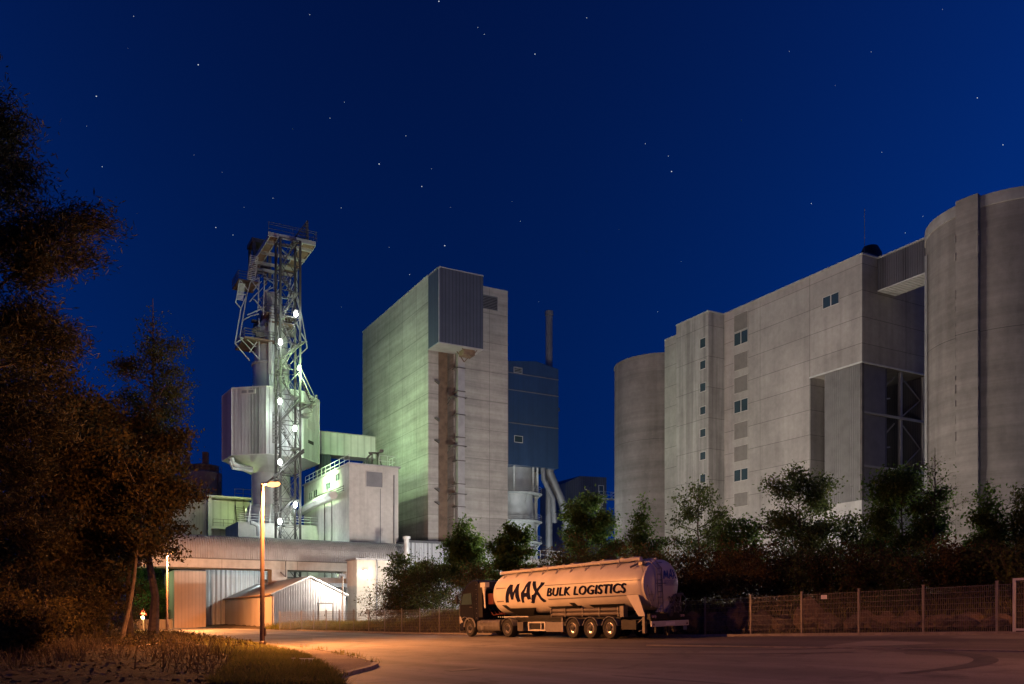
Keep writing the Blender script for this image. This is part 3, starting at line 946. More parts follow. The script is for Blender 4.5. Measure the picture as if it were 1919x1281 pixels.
for i in range(cnt):
    for fr_, o_ in ((0.0, 0.0), (0.32, 0.0), (0.5, 0.07), (0.82, 0.07)):
        xq = (i + fr_) * GLn / cnt
        for (yy, z) in prof:
            cy_ = 2.15; cz_ = zG1 + 0.4
            dl = math.hypot(yy - cy_, z - cz_)
            vs_.append((xq, yy + (yy - cy_) / dl * o_, z + max(0, (z - cz_)) / dl * o_))
        ncol += 1
np_ = len(prof)
cv.add(vs_, [(i * np_ + j, (i + 1) * np_ + j, (i + 1) * np_ + j + 1, i * np_ + j + 1) for i in range(ncol - 1) for j in range(np_ - 1)])
cv.build('ribbed_cover', M['sheet_light'], gal, False)
MB().prism([(a + (0.02 if a < 2 else -0.02), b - 0.02) for a, b in prof], GLn - 0.3, GLn - 0.15, 'x').build('end_cap', M['sheet_dark'], gal)
MB().box(0, GLn, -0.33, -0.26, zG1 - 0.09, zG1 + 0.03).build('cover_rail', M['steel_dark'], gal)
wP = wv(PGa, 514) - wL
cl = MB().box(wP - 0.55, wP + 0.55, 0.6, 1.7, 0, zG0 - 1.55); cl.build('column', M['clad_brown'], gal)
MB().box(wP - 0.2, wP + 1.7, 0.3, 2.2, zG0 - 1.55, zG0 - 0.003).build('corbel', M['conc_white'], gal)
wP2 = wv(PGa, 662) - wL
MB().box(wP2 - 0.6, wP2 + 0.6, 0.8, 2.2, 0, zG0 - 0.003).build('column', M['conc_white'], gal)
lp = MB(); lp.path([(wP + 1.3, 0.1, zG1 + 0.1), (wP + 1.3, -0.5, zG1 - 0.1), (wP + 1.3, -0.5, zG0 - 0.9), (wP + 0.7, -0.3, zG0 - 0.3)], 0.07, 5)
lp.build('conduit', M['steel_dark'], gal)
Pv = P2(762.5, 112.0)
vp = thing('vent_pipe', 'pale upright vent pipe with a cap at the right end of the ribbed conveyor cover', 'pipe', (*Pv, 0))
MB().revolve([(0.33, 0.3), (0.33, zz(1010, 112)), (0.5, zz(1009.5, 112)), (0.5, zz(1005, 112)), (0.0, zz(1004, 112))], 0, 0, 14).build('tube', M['steel_pale'], vp, True)

# storage hall below the gallery's left part
PBn = P2(327, 107.0)
bh = thing('storage_hall', 'tall brown grey sheet clad hall standing under the left part of the conveyor gallery', 'hall', (*PBn, 0), TH)
BW_ = wv(PBn, 386.5)
MB().box(0, BW_, 0, 9, 0, zG0 - 0.006).build('wall', M['clad_tan'], bh)
xq = wv(P2(386.5, 113), 502)
Pbw = P2(386.0, 113.5)
bw_ = thing('ribbed_hall', 'pale ribbed sheet hall behind the roof of the gabled shed', 'hall', (*Pbw, 0), TH)
m_ = MB().corr((0, 0), (xq, 0), 0, zG0 + 0.6, 0.55, 0.08); m_.box(0.02, xq, 0.02, 6, 0, zG0 + 0.55)
m_.build('wall', M['clad_white'], bw_)

# gabled shed
PS = P2(512, 92.0)
shed = thing('gabled_shed', 'low gabled metal shed with ribbed white front and brown long side', 'shed', (*PS, 0), TH)
SW_ = wv(PS, 648.5); SLn = wu(PS, 387)
zE = zz(1112.4, 92.0); zA = zz(1081.3, 92 + 0.4833 * SW_ / 2); 
fm = SW_ / 2
MB().prism([(0, 0), (SW_, 0), (SW_, zE), (fm, zA), (0, zE)], 0.12, SLn, 'y').build('wall', M['clad_brown'], shed)
# front skin: ribbed sheet cut to the gable
fk = MB(); cnt = 44
vs_ = []
for i in range(cnt):
    for fr_, o_ in ((0, 0), (0.3, 0), (0.5, 0.07), (0.8, 0.07)):
        xx = (i + fr_) / cnt * SW_
        zt = zE + (zA - zE) * (1 - abs(xx - fm) / fm)
        vs_ += [(xx, 0.10 - o_, 0.75), (xx, 0.10 - o_, zt)]
vs_ += [(SW_, 0.1, 0.75), (SW_, 0.1, zE)]
k = len(vs_) // 2
fk.add(vs_, [(2 * i, 2 * i + 2, 2 * i + 3, 2 * i + 1) for i in range(k - 1)])
fk.build('front_wall', M['sheet'], shed)
ov = 0.25
rf = MB().add([(-ov, -0.15, zE - ov * (zA - zE) / fm), (fm, -0.15, zA + 0.02), (fm, SLn + 0.1, zA + 0.02), (-ov, SLn + 0.1, zE - ov * (zA - zE) / fm),
               (SW_ + ov, -0.15, zE - ov * (zA - zE) / fm), (SW_ + ov, SLn + 0.1, zE - ov * (zA - zE) / fm),
               (-ov, -0.15, zE + 0.14 - ov * (zA - zE) / fm), (fm, -0.15, zA + 0.16), (fm, SLn + 0.1, zA + 0.16), (-ov, SLn + 0.1, zE + 0.14 - ov * (zA - zE) / fm),
               (SW_ + ov, -0.15, zE + 0.14 - ov * (zA - zE) / fm), (SW_ + ov, SLn + 0.1, zE + 0.14 - ov * (zA - zE) / fm)],
              [(0, 1, 2, 3), (1, 4, 5, 2), (6, 9, 8, 7), (7, 8, 11, 10), (0, 6, 7, 1), (1, 7, 10, 4), (0, 3, 9, 6), (4, 10, 11, 5), (3, 2, 8, 9), (2, 5, 11, 8)])
rf.build('roof', M['sheet_dark'], shed)
tm = MB()
for sgn in (0, 1):
    xs = -ov if sgn == 0 else SW_ + ov
    tm.tube((xs, -0.18, zE + 0.07 - ov * (zA - zE) / fm), (fm, -0.18, zA + 0.09), 0.085, 4)
tm.build('verge_trim', M['steel_pale'], shed)
gu = MB().tube((-ov - 0.06, -0.1, zE - 0.08), (-ov - 0.06, SLn, zE - 0.08), 0.09, 6); gu.tube((-0.08, -0.02, zE - 0.1), (-0.08, -0.02, 0.5), 0.07, 6)
gu.build('gutter', M['steel_brown'], shed)
q0 = wv(PS, 598); q1 = wv(PS, 622.5); zd = zz(1131.5, 95)
dr = MB().box(q0, (q0 + q1) / 2 - 0.01, -0.10, -0.02, 0.75, zd).box((q0 + q1) / 2 + 0.01, q1, -0.10, -0.02, 0.75, zd)
do = dr.build('door', M['conc_white'], shed)
MB().box(q0 - 0.1, q1 + 0.1, -0.13, -0.03, zd + 0.002, zd + 0.14).box(q1 + 0.002, q1 + 0.14, -0.13, -0.03, 0.75, zd).build('door_frame', M['steel_dark'], do)
MB().box((q0 + q1) / 2 - 0.16, (q0 + q1) / 2 - 0.08, -0.17, -0.101, 1.75, 1.95).build('handle', M['black'], do)

# pump house with wall lamp
PP = P2(669, 101.0)
ph = thing('pump_house', 'small beige flat roofed house with a lit lamp on its wall', 'building', (*PP, 0), TH)
PW_ = wv(PP, 752); PLn = 3.5
zP = zz(1048.5, 101)
MB().box(0, PW_, 0, PLn, 0, zP).build('wall', M['conc_beam'], ph)
MB().box(-0.18, PW_ + 0.18, -0.18, PLn + 0.1, zP, zP + 0.2).build('roof', M['sheet_dark'], ph)
MB().tube((wv(PP, 706), -0.09, 0.5), (wv(PP, 706), -0.09, zP), 0.09, 8).build('downpipe', M['sheet_dark'], ph)
yl_ = 0.0
lx = wv(PP, 684)
hd = MB().box(lx - 0.22, lx + 0.22, -0.34, -0.002, zz(1069, 101), zz(1066.5, 101)).build('lamp_housing', M['sheet_dark'], ph)
LAMP_WALL = mat_emit('wall_lamp_glass', (1.0, 0.86, 0.62), 60)
MB().box(lx - 0.18, lx + 0.18, -0.30, -0.06, zz(1070.4, 101), zz(1069.1, 101)).build('lamp_glass', LAMP_WALL, hd)
lq = loc2(PP, lx, -0.7)
lamp('wall_lamp', 'POINT', (lq[0], lq[1], zz(1072.5, 101)), 110, (1.0, 0.86, 0.62), 0.12)

# walkway canopy and white wall between the shed and the pump house
PCn = P2(646, 108.0)
cn = thing('service_canopy', 'dark flat canopy beams between the shed gable and the lamp house', 'canopy', (*PCn, 0), TH)
CWn = wv(PCn, 668)
MB().box(-6, CWn, 0, 3, zz(1100, 108), zz(1093, 108)).build('upper_slab', M['sheet_dark'], cn)
MB().box(-2, CWn, 0, 2, zz(1118, 108), zz(1112, 108)).build('lower_slab', M['sheet_dark'], cn)
MB().box(-4, CWn + 1, 4, 4.3, 0, zz(1080, 108)).build('back_wall', M['conc_white'], cn)
ra = MB(); railing(ra, [(0.2, -1.5, zz(1160, 106)), (2.2, -1.5, zz(1160, 106))], 1.3, 0.04, 0.7); ra.build('railing', M['steel_pale'], cn)
# ------------------------------------------------------------------ white transfer house
PT = P2(655, 118.0)
th_ = thing('transfer_house', 'white rendered transfer house with a hoist frame on its roof', 'building', (*PT, 0), TH)
TW = wv(PT, 747); TL = wu(PT, 570); TZ = zz(869, 118)
MB().box(0, TW, 0, TL, 0, TZ).build('wall', M['conc_white'], th_)
MB().box(-0.25, TW + 0.25, -0.25, TL, TZ, TZ + 0.18).build('roof', M['sheet'], th_)
window_on_front(th_, wv(PT, 685.5), wv(PT, 718), zz(914, 120), zz(883.5, 120), 0, False)
[c for c in th_.children if c.name.startswith('window')][0].children[0].data.materials[0] = M['sheet_dark']
for a, b, c_, d_ in ((637, 629.5, 901, 887), (620, 612, 917, 903), (596, 589, 931, 917), (586, 580, 936, 922)):
    dq = loc2(PT, 0, wu(PT, (a + b) / 2))[1]
    window_on_left(th_, wu(PT, a), wu(PT, b), zz(c_, dq), zz(d_, dq), True)
dd = MB().tube((wv(PT, 738.5), -0.1, 0), (wv(PT, 738.5), -0.1, zz(890, 121)), 0.09, 6).box(wv(PT, 712.5), wv(PT, 714), -0.03, -0.003, 0, zz(915, 120))
dd.build('downpipe', M['sheet_dark'], th_)
ra = MB()
railing(ra, [(0.1, 0.3, TZ + 0.18), (0.1, TL - 0.5, TZ + 0.18)], 1.2, 0.045, 2.2)
railing(ra, [(TW - 2.6, 0.6, TZ + 0.18), (TW - 0.2, 0.6, TZ + 0.18), (TW - 0.2, 3.0, TZ + 0.18)], 1.5, 0.04, 1.2)
ra.build('roof_railing', M['steel_pale'], th_)
hf = MB()
hx = wv(PT, 690); h2 = wv(PT, 716); hm = wv(PT, 706); z0 = TZ + 0.18; zt = zz(842, 119)
hf.tube((hx, 0.8, z0), (hx + 0.5, 1.6, zt - 0.9), 0.08, 5); hf.tube((hx, 2.6, z0), (hx + 0.5, 1.8, zt - 0.9), 0.08, 5)
hf.tube((hm - 0.5, 0.8, z0), (hm, 1.6, zt), 0.09, 5); hf.tube((hm + 0.3, 2.6, z0), (hm, 1.8, zt), 0.09, 5)
hf.tube((h2 + 0.3, 0.8, z0), (h2, 1.6, zt), 0.08, 5); hf.tube((h2 + 0.3, 2.6, z0), (h2, 1.8, zt), 0.08, 5)
hf.tube((hx + 0.4, 1.7, zt - 0.9), (hm, 1.7, zt), 0.14, 5); hf.tube((hm - 0.5, 1.7, zt - 0.05), (h2 + 0.2, 1.7, zt + 0.05), 0.15, 5)
hf.box(hm + 0.9, h2 + 0.7, 1.2, 2.3, zt + 0.15, zt + 0.5)
for i in range(4): hf.tube((hm - 0.4, 0.9, z0 + 0.4 + i * 0.4), (hm + 0.25, 2.4, z0 + 0.4 + i * 0.4), 0.04, 4)
hf.build('hoist_frame', M['steel_dark'], th_)
ic = MB()
ic.sweep([(-1.2, 3.2, zz(927, 120)), (-1.2, 12.0, zz(942, 128)), (-1.2, 20.0, zz(958, 134))], [0.62] * 3, 6)
ic.build('inclined_duct', M['steel_pale'], th_)
sc = MB()
for yy in (1.5, 5.0): sc.tube((-0.12, yy + 6, 0), (-0.12, yy + 6, TZ - 4), 0.07, 5)
for z in (zz(914, 120), zz(918, 120), zz(922, 120)): sc.tube((-0.6, 0.6, z), (-0.6, 14, z + 0.2), 0.09, 5)
sc.build('pipework', M['steel_dark'], th_)

# ------------------------------------------------------------------ enclosed link bridge
Q7 = loc2(PC, 0, wu(PC, 704))
wl = wv(Q7, 594)
lb = thing('link_bridge', 'pale panelled enclosed bridge joining the clad tower to the tall block', 'bridge', (*loc2(Q7, wl, 0), 0), TH)
q1 = loc2(Q7, wl, 0)
zt = zz(807.7, q1[1]); zb = zz(849, q1[1])
MB().box(0, -wl - 0.003, 0, 3.2, zb, zt).build('wall', M['clad_pale'], lb)
MB().box(0, -wl - 0.003, -0.1, 3.3, zt + 0.001, zt + 0.14).build('roof', M['steel'], lb)
lg = MB(); lg.box(0.5, 2.5, 0.4, 2.6, 0, zb - 0.003).build('pier', M['clad_grey'], lb)
lg2 = MB().box(0, 7, -5.0, -1.0, 0, zz(872, q1[1] - 5)).build('lower_house', M['clad_grey'], lb)

# ------------------------------------------------------------------ preheater tower
PO_ = P2(508.5, 134.0)
ol = math.hypot(*PO_); fv_ = (PO_[0] / ol, PO_[1] / ol); rv_ = (fv_[1], -fv_[0])
pre = thing('preheater_tower', 'tall kiln tower with white eight sided clad drum and pipes and platforms above', 'tower', (*PO_, 0), TH)
ca, sa = math.cos(-TH), math.sin(-TH)
def w2l(x, y):   # world offset to the tower's own frame
    return (x * ca - y * sa, x * sa + y * ca)
R8 = 7.2
oct_ = []
for k in range(8):
    a = math.radians(-5.4 + 45 * k)
    wx = R8 * (math.sin(a) * rv_[0] - math.cos(a) * fv_[0]); wy = R8 * (math.sin(a) * rv_[1] - math.cos(a) * fv_[1])
    oct_.append(w2l(wx, wy))
O0 = zz(850, 127.0); O1 = zz(724.5, 127.0)
MB().prism(oct_, O0, O1).build('clad_drum', M['clad_white'], pre)
tr = MB().prism([(a * 1.012, b * 1.012) for a, b in oct_], O1 + 0.001, O1 + 0.16)
for (a, b) in oct_: tr.tube((a * 1.005, b * 1.005, O0), (a * 1.005, b * 1.005, O1), 0.07, 4)
for i in range(8):
    a = oct_[i]; b = oct_[(i + 1) % 8]
    tr.tube((a[0] * 1.005, a[1] * 1.005, O0), (b[0] * 1.005, b[1] * 1.005, O0), 0.07, 4)
tr.build('edge_trim', M['steel_pale'], pre)
sea = MB()
for i in range(8):
    a = Vector(oct_[i]); b = Vector(oct_[(i + 1) % 8]); nr = ((a + b) / 2).normalized()
    for k in range(1, 10):
        p = a.lerp(b, k / 10); t_ = (b - a).normalized() * 0.035
        c0 = p - t_ + nr * 0.002; c1 = p + t_ + nr * 0.002; c2 = p + t_ + nr * 0.04; c3_ = p - t_ + nr * 0.04
        sea.prism([tuple(c0), tuple(c1), tuple(c2), tuple(c3_)], O0 + 0.02, O1 - 0.02)
sea.build('cladding_rib', M['sheet'], pre)
un = MB(); n8 = 8
un.add([(a, b, O0 - 0.01) for a, b in oct_] + [(a * 0.42, b * 0.42, O0 - 2.0) for a, b in oct_], [(i, (i + 1) % 8, 8 + (i + 1) % 8, 8 + i) for i in range(8)])
un.build('underside', M['sheet'], pre)
# small window box on a drum face, panels on the right faces
def onface(i, f0, f1, z0, z1, out, name, mat):
    a = Vector(oct_[i]); b = Vector(oct_[(i + 1) % 8])
    d = b - a; p = a + d * f0; q = a + d * f1
    m_ = (a + b) / 2; nr = m_.normalized() * out
    nr0 = m_.normalized() * 0.01
    vs_ = []
    for z in (z0, z1):
        for u_ in (p + nr0, q + nr0, q + nr, p + nr): vs_.append((u_.x, u_.y, z))
    return MB().add(vs_, [(0, 1, 2, 3), (4, 7, 6, 5), (0, 4, 5, 1), (1, 5, 6, 2), (2, 6, 7, 3), (3, 7, 4, 0)]).build(name, mat, pre)
# faces: find the face lying between the -50.4 and -5.4 degree corners = index 7
zf = zz(735.5, 129); 
onface(7, 0.24, 0.70, zz(742.5, 129), zz(734, 129), 0.16, 'window', M['frame'])
onface(7, 0.30, 0.45, zz(741, 129), zz(736, 129), 0.18, 'window_pane', M['sheet_dark'])
onface(7, 0.50, 0.65, zz(741, 129), zz(736, 129), 0.18, 'window_pane', M['sheet_dark'])
onface(1, 0.25, 0.72, zz(804, 132), zz(788, 132), 0.10, 'louvre_panel', M['sheet'])
onface(1, 0.30, 0.62, zz(831, 132), zz(825, 132), 0.10, 'window', M['black'])
# column, base drum and block
co = MB().revolve([(2.9, 1), (2.9, O0 - 1.5)], 0, 0, 40); co.build('support_column', M['vessel'], pre, True)
dz0 = zz(990, 131); dz1 = zz(944, 131)
MB().revolve([(3.75, dz0), (3.75, dz1 - 0.6), (3.2, dz1)], 0, 0, 40).build('base_drum', M['vessel'], pre, True)
PB_ = P2(447, 125.0)
bl = [w2l(*(Vector(loc2(PB_, a, b)) - Vector(PO_))) for a, b in ((0, 0), (wv(PB_, 603), 0), (wv(PB_, 603), wu(PB_, 423)), (0, wu(PB_, 423)))]
ZB = zz(977, 125)
MB().prism(bl, 0, ZB).build('base_block', M['conc_white'], pre)
st_ = MB()
bw0 = bl[0]; bxr = bl[1][0]
for i in range(5):
    xx = bl[0][0] + 1.6 + i * 1.5
    st_.tube((xx, bl[0][1] + 0.8, ZB), (xx + 0.6, bl[0][1] + 2.2, dz1 - 0.4), 0.13, 5)
railing(st_, [(bl[0][0] + 0.3, bl[0][1] + 0.2, ZB), (bl[1][0] - 0.2, bl[0][1] + 0.2, ZB)], 1.2, 0.045, 1.4, (0.35, 0.7, 1.0))
st_.build('base_railing', M['steel_pale'], pre)
sp = MB()
def tp(px, py, y):   # point of the tower frame seen at column px, row py in the layer at depth offset y
    q = loc2(PO_, 0, y); x = wv(q, px); return (x, y, zz(py, q[1] + V[1] * x))
sp.sweep([tp(470, 979, -8.3), tp(478, 981, -8.3), tp(484, 986, -8.3), tp(485, 1004, -8.3)], [0.3] * 4, 8)
sp.sweep([tp(434, 858, -4), tp(436, 868, -4), tp(446, 874, -4), tp(472, 879, -3)], [0.42] * 4, 8)
sp.sweep([tp(431, 864, -5), tp(436, 877, -5), tp(474, 883, -4)], [0.2] * 3, 6)
split_pieces(sp.build('duct_bend', M['vessel'], pre, True), -0.05)
# vessels above the drum
z_a = zz(677, 132); z_b = zz(612, 132)
v1 = MB().revolve([(2.75, O1 + 0.17), (2.75, z_a - 0.3), (2.95, z_a - 0.28), (2.95, z_a), (2.5, z_a + 0.02), (2.5, z_b)], 0, 0, 40)
v1.build('riser_vessel', M['vessel'], pre, True)
z_c = zz(598, 132); z_d = zz(542, 132)
v2 = MB().revolve([(2.3, z_b), (2.3, z_b + 0.5), (1.5, z_c + 0.4), (1.5, z_d - 0.4), (1.25, z_d), (0.3, z_d + 0.25), (0, z_d + 0.25)], 0.2, 0, 30)
v2.build('upper_vessel', M['steel_pale'], pre, True)
v3 = MB().tube(tp(508, 700, -3.1), tp(508, 595, -3.1), 0.22, 8); v3.tube(tp(505, 727, -3.0), tp(505, 600, -3.0), 0.14, 6); v3.tube(tp(510, 625, -2.8), tp(510, 575, -2.8), 0.45, 8)
v3.build('riser_pipe', M['steel_pale'], pre)

def deck(mb, pts, th):
    mb.prism([(p[0], p[1]) for p in pts], pts[0][2] - th, pts[0][2])
# platforms
dk = MB(); rl = MB()
for (px0, px1, py, y0, y1) in ((459, 520, 629, -3.4, 3.5), (500, 556, 583, -3.2, 3.2), (505, 556, 600, -3.3, 3.0), (447, 486, 521, -1.0, 3.4)):
    a = tp(px0, py, y0); b = tp(px1, py, y0)
    z = a[2]
    dk.box(a[0], b[0], y0, y1, z - 0.25, z)
    railing(rl, [(a[0], y1, z), (a[0], y0, z), (b[0], y0, z)], 1.2, 0.05, 1.3, (0.33, 0.66, 1.0))
# top gantry: two long plates, cross beams
q = loc2(PO_, 0, -10.5)
zg = zz(449, q[1] + 0.5)
def gxl(px, y=-10.5): return wv(loc2(PO_, 0, y), px)
xa_, xb_ = gxl(506), gxl(520); xc_, xd_ = gxl(568), gxl(590)
dk.box(xa_, xb_, -10.5, 1.2, zg - 0.3, zg - 0.05); dk.box(xc_, xd_, -10.5, 1.2, zg - 0.3, zg - 0.05)
split_pieces(dk.build('platform_deck', M['steel_brown'], pre))
gb = MB()
gb.box(xa_ - 0.3, xd_ + 0.1, -10.75, -10.51, zg - 0.35, zg + 0.25)
for y in (-9.2, -5.2, -1.2, 1.3): gb.box(xa_, xd_, y, y + 0.22, zg - 0.75, zg - 0.301)
for x in (xa_ - 0.12, xb_, xc_ - 0.12, xd_): gb.box(x, x + 0.12, -10.5, 1.2, zg - 0.45, zg + 0.12)
gb.tube((xb_, -9.1, zg - 0.6), (xc_, -5.1, zg - 0.6), 0.12, 4)
gb.build('gantry_beam', M['steel'], pre)
railing(rl, [(xa_ - 0.2, -10.6, zg + 0.2), (xd_ + 0.3, -10.6, zg + 0.2)], 1.5, 0.035, 3.0, (0.4, 0.8, 1.0))
railing(rl, [(xd_ + 0.1, -10.6, zg + 0.2), (xd_ + 0.1, 1.2, zg + 0.2)], 1.3, 0.035, 2.0, (0.5, 1.0))
ma_ = [tp(577, 413, -6.5), tp(578, 455, -6.5), tp(551, 447, -6.5)]
for i in range(3):
    for dy in (0, 0.7):
        a = Vector(ma_[i]); b = Vector(ma_[(i + 1) % 3]); a.y += dy; b.y += dy
        rl.tube(a, b, 0.12, 4)
for k in range(1, 7):
    a = Vector(ma_[1]).lerp(Vector(ma_[0]), k / 7); b = Vector(ma_[2]).lerp(Vector(ma_[0]), k / 7)
    rl.tube(a, b, 0.07, 4)
    b2 = Vector(ma_[2]).lerp(Vector(ma_[0]), (k + 1) / 7); rl.tube(a, b2, 0.06, 4)
split_pieces(rl.build('platform_railing', M['steel_dark'], pre), 0.02)
# dark machinery frame at the back of the top
mc = MB()
a = tp(474, 452, 3.0); b = tp(503, 452, 3.0); c = tp(474, 520, 3.0)
for x in (a[0], b[0]):
    for y in (2.0, 5.0): mc.box(x - 0.22, x + 0.22, y - 0.2, y + 0.2, c[2], a[2] - 0.5)
mc.box(a[0] - 0.4, b[0] + 0.4, 1.7, 5.3, a[2] - 0.5, a[2] + 0.1)
mc.box(a[0] + 0.6, b[0] - 1.4, 2.5, 4.5, c[2] + 1.0, a[2] - 1.2)
mc.box(a[0] - 0.2, b[0] + 0.2, 1.8, 5.2, c[2] + 1.6, c[2] + 1.9)
mc.build('head_machinery', M['steel_dark'], pre)
# side wing frames: bent legs repeated in two layers
wing = MB()
polys = [
    [(487, 520), (470, 528), (463, 552), (455, 600), (450, 632), (486, 673)],
    [(450, 524), (446, 545), (442, 566), (452, 578), (441, 643), (468, 675)],
    [(470, 476), (464, 522)], [(484, 482), (478, 524)],
    [(441, 643), (459, 632), (480, 650)], [(455, 600), (470, 592), (485, 588)], [(450, 632), (490, 632)], [(486, 636), (486, 674)],
    [(463, 552), (445, 550)], [(468, 660), (482, 640)],
    [(452, 578), (463, 552)], [(450, 524), (466, 545)], [(475, 545), (487, 528)],
    [(557, 505), (557, 552), (566, 592), (574, 640), (576, 652), (545, 681)],
    [(574, 640), (560, 615), (552, 590)], [(576, 640), (565, 640), (530, 668)], [(566, 592), (556, 560), (545, 540)],
    [(496, 525), (494, 590)], [(486, 520), (484, 580)], [(497, 520), (520, 535), (497, 545), (520, 560)],
    [(545, 520), (540, 580)], [(530, 520), (552, 560), (545, 600)], [(556, 520), (538, 560)],
    [(468, 520), (486, 545), (468, 565)], [(476, 560), (498, 585)], [(464, 590), (498, 575)],
]
for y in (-2.6, 2.8):
    for p in polys: wing.path([tp(a, b, y) for a, b in p], 0.10, 4)
for p in polys[:2] + [polys[13]]:
    for a, b in p: wing.tube(tp(a, b, -2.6), tp(a, b, 2.8), 0.10, 4)
rw_ = random.Random(9)
for k in range(46):
    a = tp(rw_.uniform(478, 552), rw_.uniform(505, 640), rw_.uniform(-3, 3)); ln_ = rw_.uniform(0.8, 3.0)
    dv = rw_.choice(((1, 0, 0), (0, 1, 0), (0, 0, 1), (0.6, 0, 0.8), (-0.6, 0, 0.8)))
    wing.tube(a, (a[0] + dv[0] * ln_, a[1] + dv[1] * ln_, a[2] + dv[2] * ln_), rw_.uniform(0.04, 0.10), 4)
wing.build('wing_frame', M['steel'], pre)
ldr = MB()
for (p, q_) in (((470, 478), (464, 522)), ((447, 530), (443, 560))):
    a = Vector(tp(*p, -2.8)); b = Vector(tp(*q_, -2.8))
    for k in range(14):
        c = a.lerp(b, k / 13); ldr.tube(c, c + Vector((1.0, 0, 0)), 0.06, 4)
ldr.build('ladder', M['steel_pale'], pre)
cl_ = MB()
rc = random.Random(11)
for i in range(26):
    px = rc.uniform(478, 548); py = rc.choice((592, 598, 606, 614, 622)) + rc.uniform(-3, 3)
    a = tp(px, py, rc.uniform(-2.8, 2.5)); 
    cl_.box(a[0] - rc.uniform(0.2, 0.9), a[0] + rc.uniform(0.2, 0.9), a[1], a[1] + rc.uniform(0.3, 1.0), a[2] - rc.uniform(0.1, 0.8), a[2] + 0.1)
split_pieces(cl_.build('equipment_box', M['steel_dark'], pre))

# ------------------------------------------------------------------ lattice lift tower with lamps
PLt = P2(526, 122.5)
lat = thing('lattice_tower', 'slim dark lattice stair tower hung with bright white lamps before the white drum', 'lattice tower', (*PLt, 0), TH)
LW = wv(PLt, 563)
zL1 = zg - 0.8
fr = MB(); dg = MB(); sr = MB()
cs = [(0, 0), (LW, 0), (LW, 2.7), (0, 2.7)]
for (x, y) in cs: fr.box(x - 0.14, x + 0.14, y - 0.14, y + 0.14, 0, zL1)
fr.build('corner_post', M['lattice'], lat)
nS = 15; sh = zL1 / nS
for i in range(nS):
    z0 = i * sh; z1 = z0 + sh
    for k in range(4):
        a = cs[k]; b = cs[(k + 1) % 4]
        dg.tube((*a, z1), (*b, z1), 0.07, 4)
        if k in (0, 2):
            dg.tube((*a, z0), (*b, z1), 0.058, 4)
            dg.tube((*b, z0), (*a, z1), 0.042, 4)
        else:
            dg.tube((*a, z0), (*b, z1), 0.06, 4)
    # stair flight
    xs0, xs1 = (0.5, LW - 0.5) if i % 2 == 0 else (LW - 0.5, 0.5)
    yb = 0.7 if i % 2 == 0 else 1.7
    for dy in (0, 0.8): sr.tube((xs0, yb + dy, z0), (xs1, yb + dy, z1), 0.055, 4)
    for dy in (0, 0.8): sr.tube((xs0, yb + dy, z0 + 1.0), (xs1, yb + dy, z1 + 1.0), 0.03, 4)
    for k in range(1, 9):
        f_ = k / 9
        xx = xs0 + (xs1 - xs0) * f_
        sr.box(xx - 0.12, xx + 0.12, yb, yb + 0.8, z0 + sh * f_ - 0.02, z0 + sh * f_ + 0.02)
    sr.box(xs1 - 0.4, xs1 + 0.4, 0.4, 2.4, z1 - 0.05, z1 + 0.02)
dg.build('bracing', M['lattice'], lat)
sr.build('stair', M['steel_mid'], lat)
def lp_(px, py, y=-0.2):
    q = loc2(PLt, 0, y); x = wv(q, px); return (x, y, zz(py, q[1] + V[1] * x))
br2 = MB()
for (a, b) in (((526, 789), (562, 750)), ((560, 770), (590, 752)), ((526, 876), (570, 842)), ((490, 914), (570, 846)), ((526, 672), (572, 640)), ((526, 960), (553, 932))):
    br2.tube(lp_(*a), lp_(*b), 0.16, 5)
split_pieces(br2.build('raking_strut', M['lattice'], lat), -0.3)
pf = MB()
a = lp_(564, 752, 0.2); b = lp_(595, 750, 0.2)
pf.box(a[0], b[0], 0.2, 2.6, a[2] - 0.25, a[2])
railing(pf, [(a[0] + 2.2, 0.25, a[2]), (b[0], 0.25, a[2]), (b[0], 2.55, a[2])], 1.2, 0.05, 1.0)
pf.tube((LW, 0.4, a[2] + 4.2), (a[0] + 2.0, 0.4, a[2]), 0.09, 4); pf.tube((LW, 1.4, a[2] + 4.2), (a[0] + 2.0, 1.4, a[2]), 0.09, 4)
pf.tube((LW, 0.4, a[2] + 5.3), (a[0] + 2.0, 0.4, a[2] + 1.1), 0.05, 4)
for k in range(1, 11): pf.box(LW + (a[0] + 2.0 - LW) * k / 11 - 0.13, LW + (a[0] + 2.0 - LW) * k / 11 + 0.13, 0.4, 1.4, a[2] + 4.2 * (1 - k / 11) - 0.03, a[2] + 4.2 * (1 - k / 11) + 0.03)
pf.path([lp_(572, 752, 0.5), lp_(586, 772, 0.5), lp_(568, 776, 0.5)], 0.11, 4); pf.path([lp_(588, 752, 0.5), lp_(584, 770, 0.5)], 0.11, 4)
pf.box(lp_(570, 776)[0], lp_(585, 776)[0], 0.3, 2.0, lp_(570, 777)[2], lp_(570, 772)[2])
pf.build('side_platform', M['steel_mid'], lat)
cg = MB()
